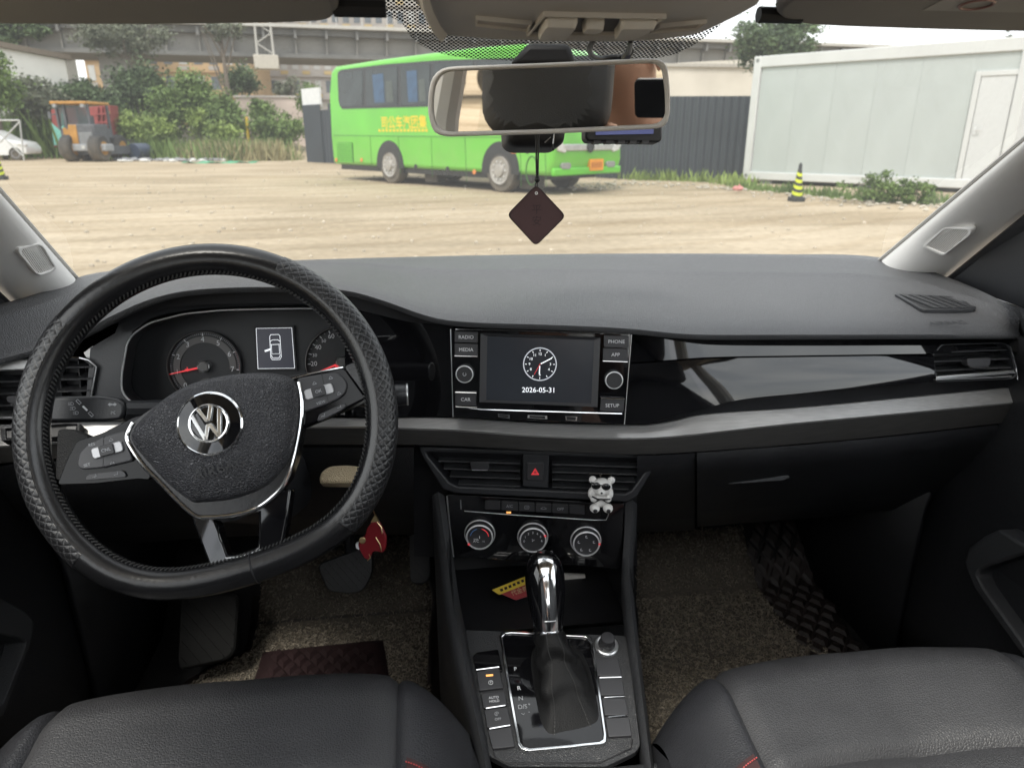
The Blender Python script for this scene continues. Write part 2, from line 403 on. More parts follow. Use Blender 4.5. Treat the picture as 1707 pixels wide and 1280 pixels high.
# windscreen
def ws(u, t):
    """u -1..1 across, t 0 base .. 1 header"""
    s = -.03 + .86*t; e = Pi(s, 1); x = u*e.x
    y = e.y + (.135*(1-t) + .03*t)*(1-u*u); z = e.z + .012*(1-u*u)*sin(pi*t)
    return V((x, y, z + .004))
gl = grid('windscreen', [[ws(-1+2*i/28, j/14) for i in range(29)] for j in range(15)], screen_glass_m, cabin, smooth=80)
def dotmat():
    m = bpy.data.materials.new('ceramic_dots'); m.use_nodes = True; N, L = m.node_tree.nodes, m.node_tree.links
    b = N['Principled BSDF']; b.inputs['Base Color'].default_value = (.01, .01, .01, 1); b.inputs['Roughness'].default_value = .4
    uv = N.new('ShaderNodeUVMap'); sx = N.new('ShaderNodeSeparateXYZ'); L.new(uv.outputs[0], sx.inputs[0])
    vo = N.new('ShaderNodeTexVoronoi'); vo.voronoi_dimensions = '2D'; vo.inputs['Scale'].default_value = 1; vo.inputs['Randomness'].default_value = 0
    L.new(uv.outputs[0], vo.inputs['Vector'])
    cmp = N.new('ShaderNodeMath'); cmp.operation = 'LESS_THAN'; L.new(vo.outputs['Distance'], cmp.inputs[0])
    cmp.inputs[1].default_value = .40
    t = N.new('ShaderNodeBsdfTransparent'); x = N.new('ShaderNodeMixShader')
    L.new(cmp.outputs[0], x.inputs[0]); L.new(t.outputs[0], x.inputs[1]); L.new(b.outputs[0], x.inputs[2])
    L.new(x.outputs[0], N['Material Output'].inputs['Surface']); return m
def ws_px(x, y):
    """the pixel's ray on the windscreen (marched along the glass in t for the right u)"""
    best = None
    for j in range(420):
        t = -.02 + 1.1*j/419; e = ws(0, t); p = PY(x, y, e.y)
        for _ in range(6):
            u = p.x/ws(1, t).x; e = ws(max(-1, min(1, u)), t); p = PY(x, y, e.y)
        d = abs(p.z - e.z)
        if best is None or d < best[0]: best = (d, p)
    return best[1]
lowp = [(640, 20), (668, 30), (682, 52), (705, 72), (740, 85), (800, 93), (870, 96), (950, 97), (1030, 96), (1090, 92), (1130, 82), (1160, 66), (1190, 44), (1215, 20)]
vs, uvs = [], []
N_ = 40
px0 = resamp(lowp, N_)
rows = []
for j in range(9):
    for (x, y) in px0:
        yy = y + (-12 - y)*j/8; p = ws_px(x, yy) - V((0, .004, .004)); vs.append(p)
        k = 1/.0034; a, b = p.x*k, p.y*k; uvs.append(((a-b)*.7071, (a+b)*.7071))
fs = [[j*N_+i, j*N_+i+1, (j+1)*N_+i+1, (j+1)*N_+i] for j in range(8) for i in range(N_-1)]
mesh('dotted_glass_band', vs, fs, dotmat(), gl, uv=uvs)
# dark ceramic border and cowl at the foot of the glass
grid('windscreen_border', [[ws(-1+2*i/28, t) - V((0, .002, .003)) for i in range(29)] for t in (-.06, -.02)], matte_m, gl)
# roof: header, headliner, rails, rear pillars, rear glass
def roofz(x, y): return 1.415 - .10*x*x*1.2 - .05*max(0, y-.2)**2*1.5
ysr = [.60, .47, .38, .30, .24, -.85, -.92, -1.0, -1.08, -1.15]; xsr = [-.60, -.52, -.44, -.36, -.2, 0, .2, .36, .44, .52, .60]
SR0, SR1 = 4, 5                                   # rows between which the added sunroof opens
mb = MB(); hv_ = []
for j, y in enumerate(ysr):
    for x in xsr:
        z = roofz(x, y); y_ = y
        if j == 0: z = ws(x/.61, .955).z - .012; y_ = ws(x/.61, .955).y
        if j == 1: z = 1.358 - .05*x*x
        hv_.append(V((x, y_, z)))
nx_ = len(xsr); hf = []
for j in range(len(ysr)-1):
    for i in range(nx_-1):
        if j == SR0 and 3 <= i < 7: continue
        hf.append([j*nx_+i, j*nx_+i+1, (j+1)*nx_+i+1, (j+1)*nx_+i])
mesh('headliner', hv_, hf, liner_m, cabin, solid=-.03, smooth=70)
mesh('added_sunroof_glass', [V((x, y, roofz(x, y) + .045)) for x, y in ((-.40, .28), (.40, .28), (.40, -.90), (-.40, -.90))], [[0, 1, 2, 3]], glass_m, cabin)  # unseen roof panel, added and made long to light the cabin
for sd in (-1, 1):
    # side rail above the doors, B and C pillars
    rail = [V((sd*x, y, z)) for x, y, z in ((.60, .62, 1.37), (.615, .3, 1.395), (.615, -.2, 1.40), (.60, -.7, 1.39), (.57, -1.15, 1.34))]
    MB().tube(smoothline(rail, 5), .04, 10).build('roof_rail', beige_m, cabin)
    MB().tube([V((sd*.72, -.14, .95)), V((sd*.69, -.15, 1.15)), V((sd*.63, -.17, 1.40))], [.045, .04, .035], 10).build('door_pillar', beige_m, cabin)
    MB().tube([V((sd*.68, -1.5, .98)), V((sd*.63, -1.3, 1.2)), V((sd*.57, -1.1, 1.37))], [.10, .08, .06], 10).build('rear_pillar', beige_m, cabin)
    grid('cabin_side_wall', [[V((sd*.77, y, z)) for y in (1.5, .6, -.3, -1.6)] for z in (.20, .60, .93)], carpet_m, cabin, solid=.03)
    grid('footwell_side_panel', [[V((sd*(.68 + .05*(j == 2)), y, z)) for y in (1.5, 1.25, .98)] for j, z in enumerate((.26, .62, .93))], knee_m, cabin, solid=.01)
    mesh('rear_side_glass', [V((sd*.71, -.30, .95)), V((sd*.68, -1.25, .97)), V((sd*.62, -1.12, 1.36)), V((sd*.63, -.30, 1.38))], [[0, 1, 2, 3]], glass_m, cabin)
mesh('rear_window', [V((-.62, -1.55, 1.02)), V((.62, -1.55, 1.02)), V((.54, -1.13, 1.36)), V((-.54, -1.13, 1.36))], [[0, 1, 2, 3]], glass_m, cabin)
grid('rear_bulkhead', [[V((x, y, z)) for x in (-.75, .75)] for y, z in ((-1.15, .3), (-1.2, .95), (-1.62, 1.0), (-1.64, .3))], carpet_m, cabin, solid=.02)
grid('rear_roof_edge', [[V((x, y, z)) for x in (-.58, .58)] for y, z in ((-1.10, 1.39), (-1.18, 1.345))], liner_m, cabin, solid=.03)
# floor and toe board
def floorz(Y): return .27 if Y < 1.24 else .27 + .75*(Y-1.24)
ys = [-1.3, .5, .95, 1.15, 1.24, 1.34, 1.45, 1.60]
grid('cabin_floor', [[V((x, y, floorz(y))) for x in (-.76, -.4, 0, .4, .76)] for y in ys], carpet_m, cabin, solid=.02)
grid('firewall', [[V((x, y, z)) for x in (-.78, 0, .78)] for y, z in ((1.58, .50), (1.50, .75), (1.47, .925))], carpet_m, cabin, solid=.02)
grid('scuttle', [[V((x, y - .09*abs(x)/.78*2, z)) for x in (-.78, -.4, 0, .4, .78)] for y, z in ((1.47, .945), (1.44, .955), (1.60, .94), (2.4, .84))], matte_m, cabin, solid=.01)
# transmission tunnel under the console
grid('tunnel', [[V((x, y, z)) for y in (-1.0, .5, 1.0, 1.5)] for x, z in ((-.14, .26), (-.115, .44), (.115, .44), (.14, .26))], carpet_m, cabin, solid=.01)

# ------------------------------------------------------------------ front doors
def door(sd, label):
    d = thing('door', label, 'car door', (sd*.74, .35, .35), 'front doors of the car')
    # inner skin
    sec = [(.70, .33), (.69, .42), (.695, .58), (.705, .70), (.70, .78), (.715, .88), (.735, .945), (.755, .965), (.775, .955)]
    rows = [[V((sd*(x + .0*j), 1.06 - 1.30*j/10, z)) for x, z in sec] for j in range(11)]
    grid('door_card', rows, knee_m, d, solid=.02 , smooth=60)
    # padded ledge along the window
    MB().tube([V((sd*.748, y, .955 + .004*sin(y*3))) for y in (1.08, .9, .6, .3, 0, -.22)], .022, 12).build('window_ledge', dash2_m, d)
    # triangle behind the door mirror
    f = Fr(V((sd*.745, .95, 1.0)), V((0, -sd, 0)), V((0, 0, 1)))
    L3 = [(sd*-1*(y-.95), z-1.0) for y, z in ((1.10, .985), (.80, 1.255), (.74, 1.27), (.78, .97))]
    sp = prism('mirror_sail_panel', f, roundpoly(L3, .012), -.012, .004, dash_m, d, bevel=.002)
    # glass and its frame
    ga = [V((sd*.758, .80, .955)), V((sd*.758, -.22, .965)), V((sd*.645, -.22, 1.385)), V((sd*.66, .55, 1.36)), V((sd*.70, .76, 1.25))]
    mesh('door_glass', ga, [[0, 1, 2, 3, 4]], glass_m, d)
    MB().tube([ga[0]+V((0, 0, .0)), ga[4], ga[3], ga[2]], .016, 8).build('window_seal', matte_m, d)
    # armrest bracket with its dark pocket
    n = Fr(V((sd*.675, .8, .6)), V((0, -sd, 0)), V((0, 0, 1)))
    if sd > 0:
        O = [(1611, 936), (1618, 912), (1640, 895), (1668, 882), (1707, 906), (1760, 935), (1900, 1240), (1880, 1250), (1707, 1090), (1628, 980)]
        I = [(1632, 960), (1637, 950), (1655, 942), (1690, 930), (1712, 924), (1752, 948), (1880, 1225), (1872, 1230), (1716, 1082), (1642, 980)]
    else:
        O = [(52, 1040), (48, 1030), (35, 1017), (18, 1008), (0, 999), (-60, 975), (-240, 1290), (-200, 1300), (0, 1192), (46, 1070)]
        I = [(37, 1077), (38, 1071), (33, 1066), (18, 1062), (0, 1058), (-40, 1045), (-190, 1275), (-180, 1280), (0, 1172), (32, 1092)]
    A, B = n.pts(O), n.pts(I)
    ringp('armrest', n, A, B, -.03, .004, dash2_m, d, bevel=.004, smooth=60)
    prism('door_pocket', n, B, -.03, -.022, matte_m, d)
    return d
door(1, 'passenger door card with grey armrest, beside the empty passenger seat')
door(-1, 'driver door card with grey armrest, left of the steering wheel')

# ------------------------------------------------------------------ seats
def seat(cx, label, mat, side_mat, crest, yoff):
    t = thing('front_seat', label, 'seat', (cx, .35, .27), 'front seats')
    W = .262
    def S(a, b):
        """a -1..1 across, b 0 (front underside) .. 1 (back)"""
        ae = abs(a)
        yc = yoff - .055*ae**2.2 + (.012 if ae > .72 else 0)*0
        tb = max(0, ae-.68)/.32; zc = crest - .012*(1-ae) - .070*tb**1.8
        if b < .22:                                   # roll over the front edge
            k = b/.22; an = -1.15 + (pi/2+1.15)*k
            y = yc - .075 + .075*cos(an); z = zc - .075 + .075*sin(an)
            if an < 0: z -= .0
            z -= .10*max(0, -sin(an))
        else:
            k = (b-.22)/.78; y = yc - .075 - .56*k; z = zc - .055*k - .02*sin(pi*k)*(1-ae)
            z += (.055*min(1, k*1.6) + .02*k)*tb**1.3
        q = V((cx + W*a, y, z)); z += .0022*mnoise.noise(q*14) + .0012*mnoise.noise(V((q.x*9, q.y*45, 3.3)))*max(0, min(1, (b-.15)*4))
        return V((q.x, y, z))
    def pad(name, a0, a1, b0, b1, m, na=18, nb=26, edges='lrtb', puff=.010):
        rows = []
        for j in range(nb+1):
            r_ = []
            for i in range(na+1):
                u, v = i/na, j/nb; a = a0 + (a1-a0)*u; b = b0 + (b1-b0)*v; p = S(a, b)
                d = 9
                if 'l' in edges: d = min(d, u*(a1-a0)*W)
                if 'r' in edges: d = min(d, (1-u)*(a1-a0)*W)
                if 't' in edges: d = min(d, (1-v)*(b1-b0)*.75)
                if 'b' in edges: d = min(d, v*(b1-b0)*.75)
                nrm = V((0, .6 if b < .15 else .1, 1)).normalized()
                p = p - nrm*puff*exp(-(d/.0055)**1.2)
                r_.append(p)
            rows.append(r_)
        return grid(name, rows, m, t, smooth=60, sub=0)
    bs = .36
    pad('cushion_front', -.70, .70, 0, bs, mat, 30, 44, 'lrt')
    pad('cushion_rear', -.70, .70, bs, 1, mat, 30, 24, 'lrb')
    for sg in (-1, 1):
        a, b = (.70, 1.0) if sg > 0 else (-1.0, -.70)
        bo = pad('side_bolster', a, b, 0, 1, side_mat, 18, 60, 'l' if sg > 0 else 'r')
        # seat side skirt
        e = [S(sg*1.0, .0 + 1.0*i/14) for i in range(15)]
        grid('seat_skirt', [[p + V((sg*.0, 0, 0)) for p in e], [p + V((sg*.012, 0, -.035)) for p in e], [V((p.x + sg*.004, p.y - .01, .36)) for p in e]], side_mat, t, smooth=60)
        # maroon stitched patch at the inner side
        if sg*cx < 0:
            rows = [[S(sg*(.74 + .25*i/8), .325 + .16*j/6) + V((sg*.001, .0, .004)) for i in range(9)] for j in range(7)]
            bo2 = grid('maroon_patch', rows, G('maroon_patch', (.035, .012, .012), .6, bump=.4, bs=500) if 'maroon_patch' not in MATS else MATS['maroon_patch'], t, smooth=60)
            mb = MB()
            for i in range(26):
                u = i/26; a1 = S(sg*(.74+.25*u), .333) + V((0, 0, .0052)); a2 = S(sg*(.74+.25*(u+.02)), .333) + V((0, 0, .0052))
                mb.tube([a1, a2], .0008, 5)
            mb.build('stitching', redst_m, bo2)
    grid('cushion_front_skirt', [[S(-1+2*i/24, 0) for i in range(25)], [S(-1+2*i/24, 0) + V((0, -.03, -.10)) for i in range(25)]], side_mat, t, smooth=60)
    # backrest and headrest (behind the viewpoint)
    rows = []
    for j in range(13):
        v = j/12; z = .50 + .62*v; y = .16 - .22*v; hw = .255 - .115*v**3; r_ = []
        for i in range(15):
            a = -1 + 2*i/14; r_.append(V((cx + hw*a, y - .02 + .07*abs(a)**2.5*(1-.4*v) - .06*max(0, abs(a)-.9)*10*.6, z + .05*(1-a*a)*v**4)))
        rows.append(r_)
    grid('backrest', rows, mat, t, solid=.09, smooth=60)
    f = Fr(V((cx, -.06, 1.235)), (1, 0, 0), V((0, -.12, 1)))
    MB().dome(f, rrect(0, 0, .275, .225, .06, 6), -.05, [(1.04, -.02), (1.02, .01), (.93, .03), (.7, .042), (.35, .046)]).build('headrest', mat, t, smooth=60, sub=1)
    for s in (-.06, .06): MB().tube([V((cx+s, -.10, 1.04)), V((cx+s, -.09, 1.20))], .006, 8).build('headrest_post', chrome_m, t)
    # slide rails and base
    for s in (-.2, .2): wbox('seat_rail', cx+s-.018, cx+s+.018, .02, .52, .272, .34, matte_m, t, bevel=.004)
    wbox('seat_base', cx-.22, cx+.22, .05, .58, .335, .45, matte_m, t, bevel=.01)
    return t
seat(.372, 'empty grey leather passenger seat cushion right of the gear lever', seat_m, seatd_m, .628, .715)
seat(-.372, 'empty grey leather driver seat cushion below the steering wheel', seat_m, seatd_m, .648, .735)

# ------------------------------------------------------------------ floor mats
def PFL(x, y, h=.03):
    Y = 1.2
    for _ in range(40):
        p = PZ(x, y, min(floorz(Y) + h, 1.0)); Y += (min(p.y, 1.6) - Y)*.3
    return PZ(x, y, floorz(Y) + h)
def inpoly(P, x, y):
    c = False; n = len(P)
    for i in range(n):
        (a, b), (d, e) = P[i], P[(i+1) % n]
        if (b > y) != (e > y) and x < (d-a)*(y-b)/(e-b) + a: c = not c
    return c
def ext(P, k):
    cx = sum(p[0] for p in P)/len(P); cy = sum(p[1] for p in P)/len(P)
    return [(cx+(a-cx)*k, cy+(b-cy)*k) for a, b in P]
def sheet(name, P, h, th, m, parent, **k):
    """a mat laid on floor and toe board: cut polygon into strips along Y"""
    y0, y1 = min(p[1] for p in P), max(p[1] for p in P); n = 22; L, R = [], []
    for i in range(n+1):
        y = y0 + (y1-y0)*(.004 + .992*i/n); hits = []
        for (a, b), (c, d) in zip(P, P[1:]+P[:1]):
            if (b-y)*(d-y) < 0: hits.append(a+(c-a)*(y-b)/(d-b))
        if len(hits) >= 2: L.append((min(hits), y)); R.append((max(hits), y))
    rows = [[V((a[0]+(b[0]-a[0])*t/10, a[1], floorz(a[1])+h)) for t in range(11)] for a, b in zip(L, R)]
    return grid(name, rows, m, parent, solid=th, smooth=60, **k)
def coils(name, P, h, count, parent, holes=()):
    y0, y1 = min(p[1] for p in P), max(p[1] for p in P); x0, x1 = min(p[0] for p in P), max(p[0] for p in P)
    mb = MB(); rnd = random.Random(5); k = 0
    while k < count:
        x, y = rnd.uniform(x0, x1), rnd.uniform(y0, y1)
        if not inpoly(P, x, y) or any(inpoly(H, x, y) for H in holes): continue
        k += 1
        c = V((x, y, floorz(y) + h + rnd.uniform(.000, .005))); a = rnd.uniform(0, 2*pi); r = rnd.uniform(.0025, .0048)
        e1 = V((cos(a), sin(a), rnd.uniform(-.3, .3))); e2 = V((-sin(a)*.5, cos(a)*.5, rnd.uniform(.3, 1))).normalized()
        t0 = rnd.uniform(0, 6); pts = [c + e1*r*cos(t0+q*1.05) + e2*r*sin(t0+q*1.05) for q in range(5)]
        mb.tube(pts, .0010, 3, cap=False)
    o = mb.build(name, coil_m, parent, smooth=60, sides=True); o['kind'] = 'stuff'; return o
def quilt(name, P, h, m, parent, d=.034):
    """raised diamond cushions on a leather mat"""
    mb = MB(); x0, x1 = min(p[0] for p in P), max(p[0] for p in P); y0, y1 = min(p[1] for p in P), max(p[1] for p in P)
    j = 0; y = y0
    while y < y1:
        x = x0 + (d/2 if j % 2 else 0)
        while x < x1:
            if inpoly(P, x, y):
                pts = []
                for s in (1, .55):
                    for (a, b) in ((1, 0), (0, 1), (-1, 0), (0, -1)):
                        yy = y + b*s*d*.62; pts.append(V((x + a*s*d*.47, yy, floorz(yy) + h + (.0005 if s == 1 else .0085))))
                mb.add(pts, [[0, 1, 5, 4], [1, 2, 6, 5], [2, 3, 7, 6], [3, 0, 4, 7], [4, 5, 6, 7]])
            x += d
        y += d*.62; j += 1
    if mb.v:
        o = mb.build(name, m, parent, smooth=20); o['kind'] = 'stuff'; return o
def xy(L, h=.03): return [tuple(PFL(x, y, h)[:2]) for x, y in L]
dm = thing('floor_mat', 'brown coil floor mat with maroon heel pad in the driver footwell', 'floor mat', (-.37, 1.1, .27), 'coil floor mats')
Pd = xy([(300, 1150), (345, 1115), (420, 1080), (432, 1000), (440, 940), (560, 905), (690, 885), (722, 985), (716, 1140), (760, 1330), (300, 1330)])
base = sheet('mat_base', ext(Pd, 1.13), .012, .010, quiltm_m, dm)
sheet('coil_backing', Pd, .019, .006, coilb_m, dm)
Ph = xy([(425, 1128), (439, 1084), (638, 1065), (648, 1125), (645, 1170), (418, 1170)])
coils('coil_pile', Pd, .021, 13000, dm, [Ph])
hp = sheet('heel_pad', Ph, .029, .008, maroon_m, dm)
quilt('heel_pad_quilting', inset(Ph, .86), .0292, maroon_m, hp, .03)
tube('mat_piping', [PFL(p.x, p.y, .028) for p in smoothline([V((690, 885, 0)), V((694, 930, 0)), V((722, 985, 0)), V((718, 1060, 0)), V((716, 1140, 0))], 5)], .004, quiltm_m, dm)
pmt = thing('floor_mat', 'olive coil floor mat with quilted leather edge in the passenger footwell', 'floor mat', (.40, 1.1, .27), 'coil floor mats')
Pp = xy([(1062, 885), (1236, 872), (1250, 930), (1270, 985), (1300, 1030), (1345, 1062), (1400, 1085), (1400, 1250), (1075, 1250), (1068, 1100)])
Pq = xy([(1236, 872), (1335, 862), (1362, 930), (1385, 1000), (1425, 1060), (1440, 1100), (1400, 1140), (1330, 1065), (1290, 1025), (1262, 975)])
sheet('mat_base', ext(Pp, 1.06), .010, .008, quiltm_m, pmt)
sheet('coil_backing', Pp, .019, .006, coilb_m, pmt)
coils('coil_pile', Pp, .021, 13000, pmt)
q1 = sheet('quilted_edge', Pq, .017, .006, quiltm_m, pmt)
quilt('edge_quilting', inset(Pq, .97), .021, quiltm_m, q1, .038)

# ------------------------------------------------------------------ pedals
def pedal(name, label, L, Yc, tilt, m, arm=None, ribs='x', cat='pedal'):
    c = (sum(p[0] for p in L)/len(L), sum(p[1] for p in L)/len(L))
    o = PY(*c, Yc); f = Fr(o, (1, 0, 0), V((0, sin(tilt), cos(tilt)))); P = roundpoly(f.pts(L), .012)
    t = thing(name, label, cat, o - V((0, 0, .03)))
    pad = MB().dome(f, P, -.012, [(1, -.002), (.94, .002), (.6, .003)]).build('pedal_pad', m, t)
    xs = [p[0] for p in P]; ys = [p[1] for p in P]; x0, x1, y0, y1 = min(xs), max(xs), min(ys), max(ys); mb = MB(); Pi_ = inset(P, .9)
    for an in ((radians(50), radians(-50)) if ribs == 'x' else (radians(-48),)):
        f2 = f.rot(an); pr = [(a*cos(an)+b*sin(an), -a*sin(an)+b*cos(an)) for a, b in Pi_]; lo, hi = min(p[1] for p in pr), max(p[1] for p in pr); k = lo+.004
        while k < hi-.002:
            h = []
            for (a, b), (c2, d) in zip(pr, pr[1:]+pr[:1]):
                if (b-k)*(d-k) < 0: h.append(a+(c2-a)*(k-b)/(d-b))
            if len(h) >= 2: mb.box(f2, min(h), max(h), k, k+.0022, .001, .0050)
            k += .011 if ribs == 'x' else .017
    if mb.v: mb.build('tread_rib_set', m, pad)['kind'] = 'stuff'
    if arm: MB().tube([f.at(0, 0, -.012), o + V((0, .05, .08)), o + V((0, .13, .34))], .010, 8).build('pedal_arm', matte_m, t)
    return t
pedal('brake_pedal', 'black rubber brake pedal with a diamond tread under the steering wheel', [(528, 940), (622, 905), (622, 955), (606, 985), (585, 990), (545, 985)], 1.19, .5, pedal_m, True)
pedal('accelerator_pedal', 'narrow black accelerator pedal beside the centre console', [(682, 880), (716, 876), (718, 965), (704, 975), (684, 972)], 1.24, .55, pedal_m, True)
pedal('footrest', 'worn grey footrest plate left of the pedals', [(302, 985), (398, 990), (392, 1085), (375, 1100), (300, 1116), (296, 1100)], 1.10, .75, rubber_m, False, '/')
# ================================================================== DASHBOARD
dash = thing('dashboard', 'wide black dashboard with piano black panel and silver trim strip', 'dashboard', (0, 1.0, .60))
NX = 90
X0, X1 = -30, 1698
rear = [(-30, 603), (0, 594), (72, 574), (130, 552), (190, 520), (250, 494), (310, 480), (400, 474), (480, 474), (540, 476), (590, 482), (650, 500), (700, 518), (740, 528), (800, 533), (900, 536), (1000, 540), (1060, 544), (1130, 551), (1180, 553), (1340, 553), (1500, 553), (1698, 553)]
front = [(-30, 515), (60, 490), (150, 457), (300, 443), (490, 434), (740, 427), (1000, 423), (1300, 424), (1472, 430), (1600, 470), (1698, 515)]
Rw = resamp(rear, NX); Fw = resamp(front, NX)
rr0 = [PD(x, y, -.010) for x, y in Rw]
ff = []
for (x, y) in Fw:
    e = PZ(x, y, .998); ff.append(V((e.x, min(e.y, 1.40), e.z)))
rows = []
def lerp(a, b, t): return a + (b-a)*t
for k, (t, bul) in enumerate(((0, 0), (.12, .002), (.3, .004), (.40, .0085), (.44, .0060), (.66, .0050), (.8, .004), (.92, .003), (.97, .001))):
    rows.append([lerp(a, b, t) + V((0, 0, bul)) for a, b in zip(ff, rr0)])
rows.append([p + V((0, -.003, -.003)) for p in rr0])
rows.append([p + V((0, -.001, -.010)) for p in rr0])
rows.append([p + V((0, .030, -.014)) for p in rr0])
rows.insert(0, [p + (V((.04, 0, -.05)) if x > 1490 else V((-.04, 0, -.05)) if x < 130 else V((0, .06, -.03))) for p, (x, y) in zip(ff, Fw)])
pad = grid('top_pad', rows, pad_m, dash, smooth=70)
# demister slots let into the pad
def slot(L, zoff, nslat, sk, flip=False):
    o = V((0, 0, 0))
    pts = [PZ(x, y, zoff) for x, y in L]
    c = sum(pts, V((0, 0, 0)))/len(pts)
    f = Fr(c, (1, 0, 0), (0, 1, 0)); P = roundpoly([(p.x-c.x, p.y-c.y) for p in pts], .006); I = inset(P, .84)
    v = ringp('demister_vent', f, P, I, -.012, .003, dash_m, pad, bevel=.0012)
    return v, f, I
for L, z, sk in (([(1488, 495), (1597, 499), (1630, 515), (1538, 516)], .9855, -.35), ([(22, 551), (66, 524), (122, 512), (140, 518), (108, 529), (49, 548)], .986, .35)):
    pts = [PZ(x, y, z) for x, y in L]; c = sum(pts, V((0, 0, 0)))/len(pts)
    f = Fr(c, (1, 0, 0), (0, 1, .075)); P = roundpoly([(p.x-c.x, p.y-c.y) for p in pts], .008); I = inset(P, .86)
    v = ringp('demister_vent', f, P, I, -.012, .0025, dash_m, dash, bevel=.001)
    prism('vent_throat', f, I, -.012, .0012, matte_m, v)
    x0, x1 = min(p[0] for p in I), max(p[0] for p in I)
    for k in range(1, 6):
        x = x0 + (x1-x0)*(k/6); hh = []
        for (a, b), (d, e) in zip(I, I[1:]+I[:1]):
            if (a-x)*(d-x) < 0: hh.append(b+(e-b)*(x-a)/(d-a))
        if len(hh) >= 2:
            y0, y1 = min(hh), max(hh)
            prism('vent_slat', f, [(x, y0), (x+.009, y0), (x+.009+sk*.02, y1), (x+sk*.02, y1)], .0012, .0034, dash2_m, v)
text(Fr(PZ(1583, 546, .972), (1, 0, 0), (0, .95, .2)), 'AIRBAG', 0, .006, .016, dash_m, dash, d=.004, name='embossed_lettering')

# gap under the pad, glossy panels, trim, knee panel
gapb = [(-30, 616), (0, 607), (72, 587), (130, 570), (190, 540), (250, 520), (310, 510), (400, 506), (480, 506), (560, 510), (620, 522), (680, 536), (740, 541), (900, 549), (1060, 557), (1130, 564), (1180, 567), (1500, 566), (1698, 565)]
def prow(poly, off, x0, x1, n): return [PD(x, y, off) for x, y in resamp(poly, n, x0, x1)]
grid('shadow_gap', [[p + V((0, .028, -.012)) for p in rr0], prow(gapb, .020, X0, X1, NX), [p + V((0, .05, 0)) for p in prow(gapb, .020, X0, X1, NX)]], matte_m, dash, smooth=60)
groove = [(600, 612), (1040, 606), (1110, 602), (1180, 597), (1340, 594), (1550, 591), (1698, 588)]
glow = [(560, 694), (757, 694), (900, 702), (1040, 706), (1079, 706), (1120, 694), (1169, 682), (1235, 666), (1330, 656), (1420, 648), (1556, 636), (1698, 622)]
trimt = [(-30, 709), (0, 708), (197, 702), (300, 698), (440, 697), (600, 697), (757, 697), (900, 706), (1040, 709), (1079, 709), (1120, 703), (1169, 692), (1333, 680), (1548, 660), (1698, 645)]
triml = [(-30, 744), (0, 743), (141, 734), (240, 727), (440, 714), (600, 711), (700, 714), (757, 716), (900, 726), (1040, 730), (1118, 727), (1313, 706), (1548, 684), (1698, 670)]
trimb = [(-30, 778), (0, 772), (141, 760), (240, 753), (440, 742), (620, 741), (757, 743), (900, 751), (1060, 757), (1157, 753), (1431, 731), (1698, 702)]
n = 60
up = [PD(x, y, .022) for x, y in resamp(gapb, n, 1040, 1698)]; gv = [PD(x, y-1.6, .014) for x, y in resamp(groove, n, 1040, 1698)]
grid('upper_gloss_panel', [[p + V((0, .02, .002)) for p in up], up, gv, [p + V((0, .012, -.001)) for p in gv]], gloss_m, dash, smooth=30)
gv2 = [PD(x, y+1.2, .013) for x, y in resamp(groove, n, 1040, 1556)]; lw = [PD(x, y, -.006) for x, y in resamp(glow, n, 1040, 1556)]
grid('lower_gloss_panel', [[p + V((0, .012, .001)) for p in gv2], gv2, [lerp(a, b, .5) + V((0, -.003, .001)) for a, b in zip(gv2, lw)], lw, [p + V((0, .015, -.004)) for p in lw]], gloss_m, dash, smooth=30)
n2 = 36
upl = [PD(x, y, .024) for x, y in resamp(gapb, n2, 575, 1046)]; lwl = [PD(x, y, .004) for x, y in resamp(glow, n2, 575, 1046)]
grid('centre_gloss_panel', [[p + V((0, .02, .002)) for p in upl], upl, lwl, [p + V((0, .01, -.004)) for p in lwl]], gloss_m, dash, smooth=30)
lw2 = [PD(x, y, .012) for x, y in resamp(glow, 70, 540, 1698)]; tt2 = [PD(x, y, .012) for x, y in resamp(trimt, 70, 540, 1698)]
grid('recess_strip', [[p + V((0, .0, .003)) for p in lw2], [p + V((0, .004, -.004)) for p in tt2]], matte_m, dash, smooth=30)
tt = prow(trimt, .006, X0, X1, NX); tl = prow(triml, -.010, X0, X1, NX); tb = prow(trimb, -.004, X0, X1, NX)
grid('silver_trim', [[p + V((0, .02, -.006)) for p in tt], tt, tl, [p + V((0, .002, -.0035)) for p in tl]], brush_m, dash, smooth=25)
tl2 = [p + V((0, .0015, -.0030)) for p in tl]
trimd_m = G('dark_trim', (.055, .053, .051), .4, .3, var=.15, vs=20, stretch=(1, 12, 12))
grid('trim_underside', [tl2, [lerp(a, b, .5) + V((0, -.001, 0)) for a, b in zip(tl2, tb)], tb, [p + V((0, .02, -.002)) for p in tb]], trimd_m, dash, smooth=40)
# knee panels and glove box: from under the trim, down and away
def knee(name, x0, x1, specs, m=dash_m, n=24):
    rows = []
    for dy, off in specs: rows.append([PD(x, y + dy, off) for x, y in resamp(trimb, n, x0, x1)])
    return grid(name, rows, m, dash, smooth=60)
kd = knee('driver_knee_panel', -30, 690, [(0, .012), (5, -.002), (40, .004), (80, .03), (120, .075), (150, .16), (150, .30)], knee_m)
kg = knee('glove_box', 1162, 1698, [(1, .012), (2, .000), (18, -.002), (36, .012), (60, .035), (100, .085), (125, .16), (125, .34)], knee_m)
kc = knee('centre_side_panel', 1062, 1158, [(1, .014), (2, .002), (18, .004), (40, .02), (70, .06), (110, .11), (130, .2), (130, .36)], knee_m, 10)
knee('stack_surround', 690, 1062, [(0, .014), (2, .030), (40, .044), (110, .066), (186, .075)], matte_m, 16)
f = Fr(PD(1262, 796, .035), (1, -.02, 0), (0, .35, .9))
